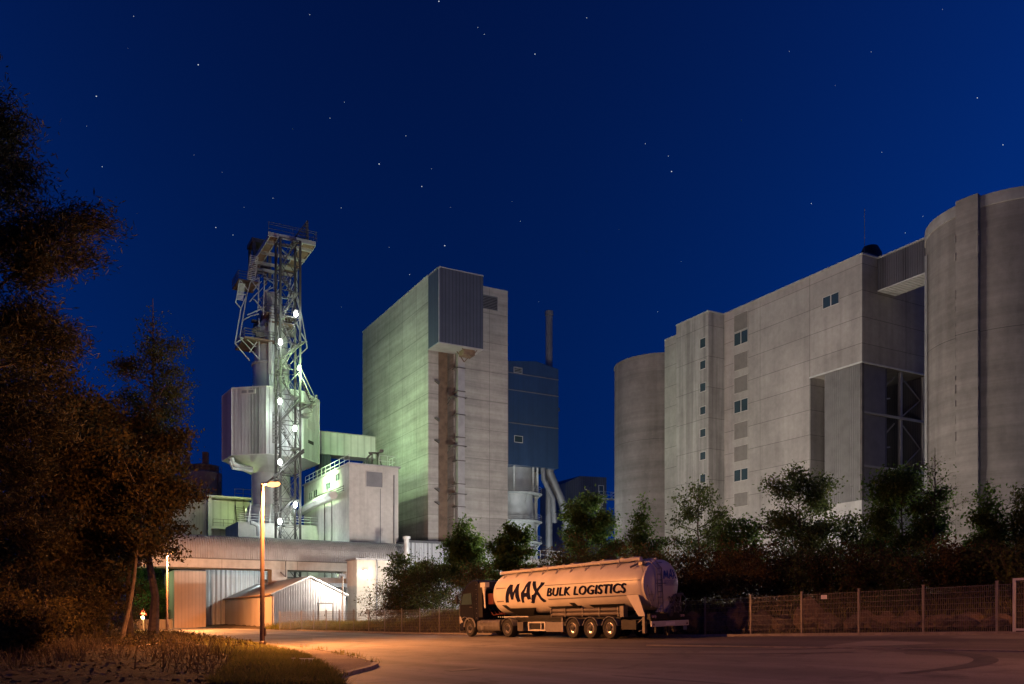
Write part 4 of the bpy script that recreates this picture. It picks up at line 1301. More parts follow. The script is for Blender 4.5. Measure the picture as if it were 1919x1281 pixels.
for zc0, zc1, px in ((772, 830, 517), (700, 735, 520), (660, 700, 522), (885, 960, 518)):
    a = lp_(px, zc1, -0.5); b = lp_(px, zc0, -0.5)
    n_ = int((b[2] - a[2]) / 0.45)
    for k in range(n_):
        z = a[2] + (b[2] - a[2]) * k / n_
        cg.tube((a[0] - 0.4, -0.5, z), (a[0] + 0.4, -0.5, z), 0.045, 4)
        if k % 2 == 0:
            pts = [(a[0] + 0.45 * math.cos(t), -0.55 - 0.7 * math.sin(t), z) for t in np.linspace(0, math.pi, 6)]
            cg.path(pts, 0.04, 4)
    for dx in (-0.42, 0.42): cg.tube((a[0] + dx, -0.5, a[2]), (a[0] + dx, -0.5, b[2]), 0.05, 4)
    for t in (0.6, 1.57, 2.5): cg.tube((a[0] + 0.45 * math.cos(t), -0.55 - 0.7 * math.sin(t), a[2]), (a[0] + 0.45 * math.cos(t), -0.55 - 0.7 * math.sin(t), b[2]), 0.035, 4)
split_pieces(cg.build('caged_ladder', M['steel_mid'], lat), 0.1)
LAMP_W = mat_emit('lamp_glass_white', (0.95, 1.0, 0.97), 45)
LAMP_G = mat_emit('lamp_glass_green', (0.75, 1.0, 0.55), 40)
def ball(r, rz):
    m_ = MB(); m_.revolve([(0.001, -rz)] + [(r * math.cos(t), rz * math.sin(t)) for t in np.linspace(-1.3, 1.3, 8)] + [(0.001, rz)], 0, 0, 14)
    return m_
TOWER_LAMP_W = 430
for i, (px, py) in enumerate(((555, 588), (526, 641), (525, 752), (553, 803), (525, 866), (554, 946), (525, 977))):
    p = lp_(px, py, -0.62)
    hd = MB().box(-0.22, 0.22, -0.22, 0.3, 0.40, 0.52).tube((0, 0.3, 0.46), (0, 0.62, 0.46), 0.05, 5).build('lamp_bracket', M['steel_dark'], lat)
    hd.location = p
    b = ball(0.26, 0.38).build('lamp_bulb', LAMP_W, hd, True)
    q = loc2(PLt, p[0], p[1] - 0.55)
    lamp('tower_light', 'POINT', (q[0], q[1], p[2]), TOWER_LAMP_W, COOL, 0.3)
    q = loc2(PLt, p[0] + 0.7, 3.4)
    lamp('tower_light', 'POINT', (q[0], q[1], p[2] - 0.4), TOWER_LAMP_W * 0.55, COOL, 0.3)
p = lp_(561, 690, -0.62)
hd = MB().box(-0.22, 0.22, -0.22, 0.3, 0.30, 0.42).tube((0, 0.3, 0.36), (0, 0.62, 0.36), 0.05, 5).build('lamp_bracket', M['steel_dark'], lat)
hd.location = p
ball(0.22, 0.24).build('lamp_bulb', LAMP_G, hd, True)
q = loc2(PLt, p[0] + 0.9, p[1] - 1.2)
lamp('green_light', 'POINT', (q[0], q[1], p[2]), 4200, GREEN, 0.25)

# ------------------------------------------------------------------ far left silo and green lit shed
PSi = P2(382, 158.0)
fs_ = thing('old_silo', 'dark old silo with rusty stacks on its roof behind the left trees', 'silo', (*PSi, 0))
rr = 33 / F * 158
zs = zz(882, 155)
MB().revolve([(rr, 0), (rr, zs), (rr * 0.7, zs + 0.5), (0, zs + 0.6)], 0, 0, 40).build('wall', M['conc_silo'], fs_, True)
jk = MB()
jk.revolve([(rr * 0.82, zs), (rr * 0.82, zs + 1.3), (rr * 0.5, zs + 1.6)], 0, 0, 24)
jk.box(-0.1, 0.8, -0.4, 0.5, zs + 1, zz(841, 155)); jk.box(-3.2, -2.6, -0.4, 0.4, zs - 1.0, zz(845, 155)); jk.box(-2.6, 0.2, -0.3, 0.4, zs + 1.4, zz(866, 155))
railing(jk, [(rr * math.cos(a), rr * math.sin(a), zs) for a in np.linspace(math.pi, 2 * math.pi, 12)], 1.2, 0.05, 1.5)
jk.build('roof_stack', M['steel_brown'], fs_)
pk = MB()
pk.sweep([(2.4, -1.2, 0), (2.4, -1.2, zz(880, 155)), (1.9, -1.2, zz(872, 155)), (1.2, -1.0, zz(874, 155))], [0.16] * 4, 6)
pk.tube((3.0, -1.2, 0), (3.0, -1.2, zz(885, 155)), 0.12, 6); pk.tube((3.4, -1.2, 0), (3.4, -1.2, zz(900, 155)), 0.1, 6)
pk.build('pipework', M['steel_brown'], fs_)

PGr = P2(393, 136.0)
gs = thing('open_hall', 'low pale clad hall lit green between the old silo and the kiln tower', 'hall', (*PGr, 0), TH)
GW2 = wv(PGr, 474); gz1 = zz(930.5, 136); gz0 = zz(985, 136)
MB().box(0, GW2, 1.5, 6, 0, gz1 - 0.25).build('wall', M['clad_pale'], gs)
fm_ = MB().box(-0.25, 0.25, -0.2, 0.2, 0, gz1).box(-0.4, GW2, -0.25, 6.2, gz1 + 0.001, gz1 + 0.25).box(-0.1, GW2, -0.2, 1.49, gz0 - 0.4, gz0)
fm_.build('frame', M['steel_pale'], gs)
MB().box(-6.5, -0.4, 0.2, 8, 0, gz1 - 0.5).build('side_wall', M['clad_brown'], gs)
so = MB()
sx0 = GW2 - 1.0
for i in range(10):
    so.box(sx0 - 1.5, sx0 - 0.3, -0.6 + 0.15 * i, -0.45 + 0.15 * i, gz0 + 0.35 * i, gz0 + 0.35 * i + 0.08)
for xx in (sx0 - 1.55, sx0 - 0.25):
    so.tube((xx, -0.6, gz0), (xx, 0.9, gz0 + 3.5), 0.07, 4); so.tube((xx, -0.6, gz0 + 1.0), (xx, 0.9, gz0 + 4.5), 0.045, 4)
railing(so, [(0.5, -0.15, gz0), (sx0 - 2, -0.15, gz0)], 1.1, 0.04, 1.4)
railing(so, [(sx0 - 1.6, 0.9, gz1 + 0.25), (GW2, 0.9, gz1 + 0.25)], 1.4, 0.045, 1.4)
so.build('stair', M['steel_dark'], gs)

# ------------------------------------------------------------------ flood lights in the yard (seen through the trees)
LAMP_F = mat_emit('flood_lamp_glass', (1.0, 0.94, 0.86), 50)
LAMP_FB = mat_emit('flood_lamp_glass_cool', (0.80, 0.90, 1.0), 50)
def flood(label, x, y, z, target, power, color, glass, base=0.3, shadow=0.35, tree_fill=0):
    t = thing('floodlight', label, 'floodlight', (x, y, base), 0.0, None)
    MB().tube((0, 0, 0), (0, 0, z - base), 0.09, 8).build('mast', M['steel'], t)
    d = Vector((target[0] - x, target[1] - y, 0)).normalized()
    hd = MB().box(-0.35, 0.35, -0.12, 0.10, -0.25, 0.25).build('head', M['sheet_dark'], t)
    hd.location = (d.x * 0.2, d.y * 0.2, z - base)
    hd.rotation_euler = (0, 0, math.atan2(d.y, d.x) - math.pi / 2)
    MB().box(-0.30, 0.30, 0.102, 0.13, -0.2, 0.2).build('glass', glass, hd)
    lamp('flood_light', 'SPOT', (x + d.x * 0.6, y + d.y * 0.6, z), power, color, shadow, None, target, 165, 0.5)
    if tree_fill: lamp('flood_light', 'POINT', (x - d.x * 0.5, y - d.y * 0.5, z + 0.4), tree_fill, color, shadow)  # added point light without a fixture behind the head, brightens the hedge trees
    return t
flood('floodlight on a mast behind the hedge aimed at the panel concrete plant', 8.5, 80.0, 6.0, (33, 113, 20), 10500, WARM, LAMP_F, tree_fill=12000)
flood('low floodlight shining through the hedge below the plant corner', 23.5, 55.5, 4.9, (38, 100, 8), 2200, (1.0, 0.93, 0.87), LAMP_F, tree_fill=3800)
flood('floodlight behind the right end of the hedge near the round silo', 28.5, 50.0, 4.6, (50, 84, 4), 1200, WARM, LAMP_F, tree_fill=2200)
flood('cool floodlight behind the small maple in front of the low hall', -1.4, 106.0, 8.4, (-4, 122, 9), 1500, BLUEW, LAMP_FB, tree_fill=2500)
flood('floodlight at the foot of the plant stair tower', 23.4, 113.5, 2.5, (26.9, 117.5, 14), 900, (1.0, 0.97, 0.9), LAMP_F)
flood('floodlight on a mast behind the hedge aimed at the tall concrete block', 1.0, 88.0, 6.2, (-3, 128, 22), 7500, WARM, LAMP_F, tree_fill=16000)
flood('green tinted floodlight between the kiln tower and the tall block', -24.5, 121.5, 8.0, (-18, 133, 16), 2500, (0.66, 1.0, 0.48), LAMP_G)
lamp('green_light', 'SPOT', (-27.6, 120.8, 29.0), 6800, (0.60, 1.0, 0.45), 0.25, None, (-17.2, 137, 26), 140, 0.7)
lamp('green_light', 'SPOT', (-28.8, 123.0, 22.5), 6500, (0.60, 1.0, 0.45), 0.25, None, (-17.2, 134, 16), 140, 0.7)
_q = loc2(PGr, 4.0, -3.0); lamp('green_light', 'POINT', (_q[0], _q[1], gz0 + 2.6), 420, (0.75, 1.0, 0.38), 0.25)
flood('floodlight under the blue clad house', 5.0, 143.0, 9.0, (5, 152, 28), 6000, (0.88, 1.0, 0.98), LAMP_FB)
flood('cool floodlight behind the left side of the blue clad house', -1.9, 140.0, 6.0, (-0.5, 152.0, 36), 5000, BLUEW, LAMP_FB)
flood('cool floodlight beside the transfer house wall', -27.5, 117.0, 9.0, (-22, 122, 12), 900, COOL, LAMP_FB)
flood('warm floodlight in the yard before the conveyor gallery', -18.0, 92.5, 6.0, (-26, 106, 9), 3600, WARM, LAMP_F)
flood('cool floodlight behind the gabled shed', -31.2, 110.2, 6.2, (-37, 114, 4), 1500, COOL, LAMP_FB)
flood('cool floodlight between the shed and the lamp house', -19.6, 104.0, 5.0, (-19.0, 112, 3), 350, COOL, LAMP_FB)
# ------------------------------------------------------------------ street lamps
M['pole'] = mat_simple('brown_painted_pole', (0.12, 0.08, 0.06), 0.6, 0.1, 0.3, 2.0)
LAMP_S = mat_emit('sodium_lamp_glass', (1.0, 0.50, 0.15), 3.6)
def street_lamp(label, x, y, z0, h, power, ang, side, up=0.5):
    t = thing('street_lamp', label, 'street lamp', (x, y, z0), ang, 'street lamps along the road')
    MB().revolve([(0.17, -0.1), (0.17, 0.25), (0.125, 0.3), (0.115, 1.2), (0.085, h - 0.1), (0.0, h)], 0, 0, 14).build('pole', M['pole'], t, True)
    MB().box(0.10, 0.17, -0.07, 0.07, 0.55, 0.95).build('access_door', M['pole'], t)
    h1 = MB(); h1.prism([(-0.05, h - 0.10), (0.12, h - 0.02), (0.85, h + 0.10), (0.85, h + 0.02), (0.12, h - 0.14)], -0.13, 0.13, 'y')
    h1.build('lamp_head', M['steel'], t, False, 0.02)
    b = ball(0.36, 0.15).build('lamp_bowl', LAMP_S, t, True)
    b.location = (0.52, 0, h - 0.09); b.scale = (1, 0.45, 1)
    lamp('sodium_light', 'POINT', (0.52, 0, h - 0.46), power * up, SODIUM, 0.12, t)
    lamp('sodium_light', 'SPOT', (0.52, 0, h - 0.40), power * 1.9, SODIUM, 0.15, t, (1.2, 0, 0), 166, 0.45)
    return t
lx, ly = gp(492, 1214.5)
street_lamp('tall brown street lamp at the grass edge, nearer and taller in view of the two', lx, ly, 0.05, zz(905, ly), 8000, 0.0, 1, 0.75)
lx2, ly2 = gp(313.5, 1186.5)
street_lamp('far street lamp before the brown storage hall among orange leaves', lx2, ly2, 0.0, zz(1033, ly2), 19000, 0.0, 1, 0.42)

street_lamp('street lamp outside the right border before the fence', 23.0, 20.0, 0.5, 8.2, 2100, math.pi, 1)
# ------------------------------------------------------------------ wire fence
M['fence'] = mat_simple('galvanised_fence_wire', (0.22, 0.20, 0.18), 0.5, 0.3, 0.3, 3.0)
M['fence_dark'] = mat_simple('weathered_fence_post', (0.20, 0.16, 0.12), 0.6, 0.1, 0.3, 3.0)
PITCH = 2.70
def fpanel(L):
    mb = MB()
    nV = int(L / 0.075)
    for i in range(nV + 1):
        x = 0.03 + (L - 0.06) * i / nV
        r = 0.0042
        mb.add([(x - r, -r, 0.06), (x + r, -r, 0.06), (x + r, r, 0.06), (x - r, r, 0.06), (x - r, -r, 1.76), (x + r, -r, 1.76), (x + r, r, 1.76), (x - r, r, 1.76)],
               [(0, 1, 5, 4), (1, 2, 6, 5), (2, 3, 7, 6), (3, 0, 4, 7)])
    for k in range(9):
        z = 0.08 + 1.66 * k / 8
        for dy in (-0.011, 0.011):
            mb.box(0.02, L - 0.02, dy - 0.005, dy + 0.005, z - 0.006, z + 0.006)
    return mb
fence = thing('wire_fence', 'long grey double wire mesh fence with square posts along the street', 'fence', (*sn(0, NFENCE), 0), 0)
pan_me = None; post_me = None
s_lo, s_hi = -20, 5
fa = math.atan2(AF[1], AF[0])
for i in range(s_lo, s_hi + 1):
    s0 = i * PITCH + 0.14
    x0, y0 = sn(s0, NFENCE); x1, y1 = sn(s0 + PITCH, NFENCE)
    z0, z1 = hgt(x0, y0), hgt(x1, y1)
    if post_me is None:
        po = MB().box(-0.04, 0.04, -0.03, 0.03, -0.2, 1.86).box(-0.05, 0.05, -0.04, 0.04, 1.861, 1.89).build('post', M['fence'], fence)
        post_me = po.data
    else:
        po = bpy.data.objects.new('post', post_me); link(po, fence)
    po.location = (x0 - fence.location.x, y0 - fence.location.y, z0); po.rotation_euler = (0, 0, fa)
    if i == s_hi: break
    if pan_me is None:
        pa = fpanel(PITCH).build('mesh_panel', M['fence'], fence); pan_me = pa.data
    else:
        pa = bpy.data.objects.new('mesh_panel', pan_me); link(pa, fence)
    pa.location = (x0 - fence.location.x, y0 - fence.location.y, z0)
    pa.rotation_euler = (0, -math.atan2(z1 - z0, PITCH), fa)
def s_at(px):
    t = (px - 960) / F
    return (t * FO[1] - FO[0]) / (AF[0] - t * AF[1])
# gate at the right end
sg = s_at(1899)
gx0, gy0 = sn(sg, NFENCE)
gate = thing('wire_gate', 'pale framed wire gate at the right end of the mesh fence', 'gate', (gx0, gy0, hgt(gx0, gy0)), fa)
g_ = MB(); g_.box(0, 0.08, -0.04, 0.04, 0.05, 1.95); g_.box(2.9, 2.98, -0.04, 0.04, 0.05, 1.95); g_.box(0.081, 2.899, -0.03, 0.03, 1.87, 1.95); g_.box(0.081, 2.899, -0.03, 0.03, 0.10, 0.18)
g_.build('gate_frame', M['steel_pale'], gate)
gp_ = fpanel(2.8).build('mesh_infill', M['fence'], gate); gp_.location = (0.09, 0, 0.08)
p_ = MB(); p_.box(0.0, sg * 0 + 0.08, -0.04, 0.04, -0.2, 0.05).box(2.9, 2.98, -0.04, 0.04, -0.2, 0.05); p_.build('gate_foot', M['steel_pale'], gate)
L_gap = (sg - (s_hi * PITCH + 0.14)) - 0.05
if L_gap > 0.3:
    x0, y0 = sn(s_hi * PITCH + 0.14, NFENCE)
    fi = fpanel(L_gap).build('mesh_panel', M['fence'], fence); fi.location = (x0 - fence.location.x, y0 - fence.location.y, hgt(x0, y0)); fi.rotation_euler = (0, -math.atan2(hgt(gx0, gy0) - hgt(x0, y0), L_gap), fa)
M['white'] = mat_simple('white_plate', (0.75, 0.73, 0.70), 0.6, 0, 0.08)
for (px, f_, w_, h_, z_, lab) in ((1545.5, 0, 0.28, 0.17, 1.52, 'small white plate fixed to the top of the wire fence'), (1285, 0, 0.22, 0.2, 0.32, 'small pale plate low on the wire fence behind the lorry bumper')):
    s = s_at(px); x0, y0 = sn(s, NFENCE - 0.03)
    o = MB().box(-w_ / 2, w_ / 2, -0.006, 0.006, 0, h_).box(-w_ / 2 + 0.03, w_ / 2 - 0.03, -0.009, -0.0065, h_ * 0.45, h_ * 0.52).build('fence_plate', M['white'])
    o.location = (x0, y0, hgt(x0, y0) + z_); o.rotation_euler = (0, 0, fa)
    tag(o, lab, 'sign')

# far fence and warning beacon at the left
ff = thing('board_fence', 'low yellowish fence far behind the leaning tree at the left', 'fence', (*P2(236, 104.0), 0), math.radians(3))
zf0 = zz(1183, 104); hf = zz(1159, 104) - zf0
Lf = gx(322, 104) - gx(236, 104)
MB().box(0, Lf, 0.02, 0.06, zf0, zf0 + hf - 0.08).build('boards', M['clad_brown'], ff)
for k in range(8):
    x = Lf * k / 7
    MB().box(x - 0.06, x + 0.06, -0.06, 0.02 - 0.002, zf0 - 0.1, zf0 + hf).build('post', M['fence'], ff)
bx, by = P2(269.3, 100.0)
be = thing('warning_beacon', 'triangular warning sign above a lit amber lamp on a post', 'warning sign', (bx, by, zz(1184, 100)))
MB().tube((0, 0, -0.2), (0, 0, 2.7), 0.05, 8).build('post', M['steel'], be)
zc = zz(1157, 100) - zz(1184, 100)
b = ball(0.17, 0.17).build('amber_lamp', mat_emit('amber_glass', (1.0, 0.72, 0.22), 45), be, True); b.location = (0, -0.2, zc)
lamp('amber_light', 'POINT', (0, -0.5, zc), 60, (1.0, 0.7, 0.2), 0.15, be)
tri = [(-0.45, zc + 0.30), (0.45, zc + 0.30), (0, zc + 1.06)]
MB().prism(tri, -0.075, -0.055, 'y').build('sign_border', mat_simple('sign_red', (0.5, 0.05, 0.04), 0.5, 0, 0.1), be)
MB().prism([(-0.29, zc + 0.39), (0.29, zc + 0.39), (0, zc + 0.88)], -0.08, -0.0755, 'y').build('sign_face', M['white'], be)
MB().prism([(-0.04, zc + 0.42), (0.04, zc + 0.42), (0.04, zc + 0.66), (-0.04, zc + 0.66)], -0.084, -0.0802, 'y').build('sign_symbol', M['black'], be)

# ------------------------------------------------------------------ tank lorry
M['cab'] = mat_simple('dark_blue_cab_paint', (0.012, 0.013, 0.020), 0.25, 0.0, 0.1, 1.0, spec=0.5)
M['tank'] = mat_simple('cream_white_tank_paint', (0.62, 0.59, 0.53), 0.40, 0.0, 0.16, 0.9)
M['tyre'] = mat_simple('tyre_rubber', (0.022, 0.021, 0.020), 0.85, 0, 0.3, 6.0, 0.3, 30)
M['rim'] = mat_simple('alloy_rim', (0.55, 0.53, 0.50), 0.3, 0.85, 0.15, 5)
M['alu'] = mat_simple('aluminium', (0.23, 0.22, 0.21), 0.40, 0.7, 0.25, 3)
M['chassis'] = mat_simple('chassis_black', (0.016, 0.016, 0.017), 0.55, 0.1, 0.3, 2)
M['navy'] = mat_simple('navy_lettering', (0.008, 0.009, 0.03), 0.8, 0, 0.1, spec=0.1)
M['blue'] = mat_simple('blue_lettering', (0.02, 0.06, 0.32), 0.45, 0, 0.1)
M['red'] = mat_simple('red_paint', (0.09, 0.022, 0.016), 0.5, 0, 0.2)
M['stripe'] = mat_simple('grey_stripe', (0.20, 0.19, 0.19), 0.5, 0, 0.1)

LYAW = math.radians(36.5)
RP = (gx(1222, 40.0), 40.0)                      # rear left corner
hx_, hy_ = -math.sin(LYAW), math.cos(LYAW)       # forward
sx_, sy_ = math.cos(LYAW), math.sin(LYAW)        # to the lorry's right
OR = (RP[0] + sx_ * 1.25, RP[1] + sy_ * 1.25)
def lg_(x, y): return (OR[0] + sx_ * x + hx_ * y, OR[1] + sy_ * x + hy_ * y)
zr = hgt(*lg_(-1, 3)); zf_ = hgt(*lg_(-1, 15)); zx = hgt(*lg_(1, 9)) - hgt(*lg_(-1, 9))
lorry = thing('tank_lorry', 'parked articulated tank lorry with dark cab and pale tank lettered along its side', 'lorry', (OR[0], OR[1], zr - (zf_ - zr) / 12 * 3 - 0.0), 0)
fwd = Vector((hx_, hy_, (zf_ - zr) / 12)).normalized()
rgt = Vector((sx_, sy_, zx / 2)); rgt = (rgt - fwd * rgt.dot(fwd)).normalized()
up = rgt.cross(fwd).normalized()
lorry.rotation_euler = Matrix((rgt, fwd, up)).transposed().to_euler()
lorry.location.z = 0.5 * (hgt(*lg_(-1, 3)) + hgt(*lg_(1, 3))) - (zf_ - zr) / 12 * 3

Kt = 40.0 * (1222 + 246)
def ty(px):  # distance along the left side for an image column
    return (Kt / (px + 246.0) - 40.0) / 0.8039
def tz(px, py):
    d = Kt / (px + 246.0)
    y = (d - 40) / 0.8039
    g = zr + (zf_ - zr) / 12 * (y - 3)
    return zz(py, d) - g
def c3(cx, cy):
    px = 840 + cx / 6.854; py = 1030 + cy / 6.854
    return ty(px), tz(px, py)
def c4(cx, cy):
    px = 1050 + cx / 6.854; py = 1030 + cy / 6.854
    return ty(px), tz(px, py)

# wheels (wheel > tyre, rim)
def wheel(x, y, r, w, side, dual=False):
    wd = MB()
    prof = [(r * 0.56, -w / 2 + 0.02), (r * 0.66, -w / 2), (r * 0.93, -w / 2 + 0.01), (r, -w / 2 + 0.06), (r, w / 2 - 0.06), (r * 0.93, w / 2 - 0.01), (r * 0.66, w / 2), (r * 0.56, w / 2 - 0.02)]
    wd.revolve(prof, 0, 0, 32)
    m_ = Matrix.Rotation(math.pi / 2, 4, 'Y')
    e = bpy.data.objects.new('wheel', None); link(e, lorry); e.location = (x, y, r)
    e.empty_display_size = 0.3
    def rot(mb): mb.v = [tuple(m_ @ Vector(p)) for p in mb.v]; return mb
    rot(wd).build('tyre', M['tyre'], e, True)
    rm = MB()
    s = -1 if side < 0 else 1
    # revolve axis z maps to +x ; outer face is at s * w/2
    of = (w / 2) * s
    def zz_(o): return of - s * o
    rm.revolve([(r * 0.575, zz_(0.02)), (r * 0.53, zz_(0.015)), (r * 0.50, zz_(0.05)), (r * 0.46, zz_(0.10)), (r * 0.30, zz_(0.13)), (r * 0.27, zz_(0.06)), (r * 0.20, zz_(0.03)), (0.0, zz_(0.02))], 0, 0, 32)
    for k in range(10):
        a = 2 * math.pi * k / 10
        rm.tube((r * 0.36 * math.cos(a), r * 0.36 * math.sin(a), zz_(0.13)), (r * 0.36 * math.cos(a), r * 0.36 * math.sin(a), zz_(0.085)), 0.018, 6)
    rot(rm).build('rim', M['rim'], e, True)
    hb = MB()
    for k in range(10):
        a = 2 * math.pi * (k + 0.5) / 10
        hb.tube((r * 0.42 * math.cos(a), r * 0.42 * math.sin(a), zz_(0.125)), (r * 0.42 * math.cos(a), r * 0.42 * math.sin(a), zz_(0.108)), 0.030, 8)
    hb.revolve([(r * 0.29, zz_(0.045)), (r * 0.27, zz_(0.005)), (r * 0.2, zz_(-0.012)), (0.0, zz_(-0.014))], 0, 0, 16)
    rot(hb).build('hub', M['chassis'], e)
    return e
wy = [ty(880.1), ty(950.9), ty(1072.9), ty(1106.2), ty(1142.2)]
for sd in (-1, 1):
    wheel(sd * 1.07, wy[0], 0.50, 0.32, sd)
    wheel(sd * 0.98, wy[1], 0.50, 0.52, sd)
    for k in (2, 3, 4): wheel(sd * 1.03, wy[k], 0.505, 0.40, sd)
ax_ = MB()
for y in wy: ax_.tube((-1.0, y, 0.5), (1.0, y, 0.5), 0.08, 8)
ax_.box(-0.45, -0.30, 0.4, wy[0] + 0.9, 0.75, 0.98).box(0.30, 0.45, 0.4, wy[0] + 0.9, 0.75, 0.98)
ax_.box(-1.0, 1.0, wy[4] - 0.6, wy[2] + 0.5, 0.985, 1.06)
ax_.box(-0.5, 0.5, 7.0, wy[1] + 0.6, 1.0, 1.2)
ax_.build('chassis', M['chassis'], lorry)
# cab
yF = 16.1; yB = ty(897.5)
cabp = [(yB, 0.95), (yB + 0.45, 0.95), (wy[0] - 0.62, 0.95), (wy[0] - 0.56, 1.10), (wy[0] + 0.50, 1.10), (wy[0] + 0.62, 0.42), (yF - 0.08, 0.40), (yF, 0.62), (yF + 0.02, 1.35), (yF - 0.02, 1.85), (yF - 0.30, 2.72), (yF - 0.62, 3.10), (yF - 1.15, 3.42), (yB + 0.5, 3.55), (yB + 0.1, 3.52), (yB, 3.40)]
zt_cab = tz(880, 1087.5)
k_ = (zt_cab - 1.85) / (3.55 - 1.85)
cabp = [(a, b if b <= 1.85 else 1.85 + (b - 1.85) * k_) for a, b in cabp]
cb = MB().prism(cabp, -1.24, 1.24, 'x')
cab_o = cb.build('cab', M['cab'], lorry, False, 0.06)
zk = lambda z: 1.85 + (z - 1.85) * k_
wn_ = MB()
for sd in (-1, 1):
    xx = sd * 1.243
    pl = [(yF - 1.34, 1.92), (yF - 0.20, 1.92), (yF - 0.45, zk(2.66)), (yF - 1.30, zk(2.70))]
    wn_.prism(pl, min(xx, xx + sd * 0.004), max(xx, xx + sd * 0.004), 'x')
wn_.add([(-1.1, yF + 0.0, 1.92), (1.1, yF + 0.0, 1.92), (1.02, yF - 0.25, zk(2.68)), (-1.02, yF - 0.25, zk(2.68))], [(0, 1, 2, 3)])
wn_.build('window', M['glass'], lorry)
sm = MB()
for sd in (-1, 1):
    xx = sd * 1.243
    for (ya, yb_) in ((yF - 1.45, yF - 1.43), (yB + 0.06, yB + 0.08)):
        sm.box(min(xx, xx + sd * 0.004), max(xx, xx + sd * 0.004), ya, yb_, 1.0, zk(2.75))
sm.build('door_seam', M['chassis'], lorry)
hdl = MB()
for sd in (-1, 1): hdl.box(sd * 1.25 - 0.015, sd * 1.25 + 0.015, yF - 1.36, yF - 1.14, 1.74, 1.79)
hdl.build('door_handle', M['alu'], lorry)
bd = MB()
for k in range(9):
    z = 1.1 + k * 0.28
    if z < zk(3.3): bd.box(-1.252, -1.2405, yB + 0.12, yB + 0.17, z, z + 0.035)
bd.build('marker_lamp', M['alu'], lorry)
mr = MB()
for sd in (-1, 1):
    mr.box(sd * 1.36 - 0.07, sd * 1.36 + 0.07, yF - 0.02, yF + 0.16, 2.0, zk(2.62)); mr.tube((sd * 1.2, yF - 0.2, zk(2.66)), (sd * 1.36, yF + 0.06, zk(2.66)), 0.025, 5); mr.tube((sd * 1.2, yF - 0.1, 1.95), (sd * 1.36, yF + 0.06, 1.98), 0.025, 5)
split_pieces(mr.build('mirror', M['chassis'], lorry, False, 0.03), 0.2)
hl = MB()
for sd in (-1, 1):
    hl.prism([(yF - 0.32, 0.86), (yF + 0.025, 0.80), (yF + 0.035, 1.16), (yF - 0.10, 1.22)], min(sd * 0.86, sd * 1.249), max(sd * 0.86, sd * 1.249), 'x')
hl.build('headlight', mat_simple('headlamp_glass', (0.5, 0.5, 0.52), 0.08, 0.3, 0.1), lorry)
for o_ in [c for c in list(lorry.children) if c.name.split('.')[0] in ('headlight', 'window', 'door_handle', 'marker_lamp', 'door_seam')]: split_pieces(o_)
bmp = MB().prism([(wy[0] + 0.66, 0.36), (yF + 0.03, 0.34), (yF + 0.09, 0.48), (yF + 0.06, 0.76), (wy[0] + 0.70, 0.78)], -1.245, 1.245, 'x')
bmp.build('bumper', M['cab'], lorry, False, 0.04)
arch = MB()
for sd in (-1, 1):
    pts = [(sd * 1.20, wy[0] + 0.60 * math.cos(a), 0.52 + 0.60 * math.sin(a)) for a in np.linspace(0.1, math.pi - 0.1, 14)]
    arch.sweep(pts, [0.05] * len(pts), 6)
    fl_ = [(sd * 1.255, yF - 0.08 - 0.16 * k, 0.98 + 0.20 * math.sin(k * 0.55)) for k in range(7)]
    arch.sweep(fl_, [0.018] * 7, 5)
split_pieces(arch.build('wheel_arch', M['sheet_dark'], lorry, True), -0.03)
sp_ = MB().prism([(yB - 0.5, zk(2.9)), (yB - 0.06, zk(2.8)), (yB - 0.02, zk(3.46)), (yB - 0.35, zk(3.40))], -1.1, 1.1, 'x')
for sd in (-1, 1): sp_.box(sd * 1.2 - 0.02, sd * 1.2 + 0.02, yB - 0.42, yB - 0.012, 1.15, zk(3.3))
sp_.build('side_deflector', M['chassis'], lorry)
ya_, za_ = c3(448, 420); _, zb0 = c3(455, 750)
ex = MB()
ex.sweep([(-1.20, ya_ - 0.25, zb0), (-1.20, ya_ - 0.22, (za_ + zb0) / 2), (-1.16, ya_ - 0.15, za_ - 0.55), (-1.12, ya_ - 0.12, za_ - 0.2)], [0.055, 0.06, 0.085, 0.17], 8)
ex.box(-1.25, -0.92, ya_ - 0.36, ya_ + 0.14, za_ - 0.28, za_)
ex.build('air_intake', M['steel_pale'], lorry, False, 0.02)
yr, zr1 = c3(505, 560); _, zr0 = c3(505, 700)
MB().box(-0.95, -0.6, yr - 0.28, yr + 0.25, zr0, zr1).build('red_box', M['red'], lorry, False, 0.02)
hs = MB()
for k in range(4):
    hs.sweep([(-0.5 + 0.25 * k, yB - 0.05, 1.7), (-0.5 + 0.25 * k, yB - 0.5, 1.25 + 0.05 * k), (-0.5 + 0.2 * k, yB - 1.2, 1.3), (-0.4 + 0.2 * k, yB - 1.6, 1.6)], [0.025] * 4, 5)
hs.build('coiled_hose', M['red'], lorry, True)
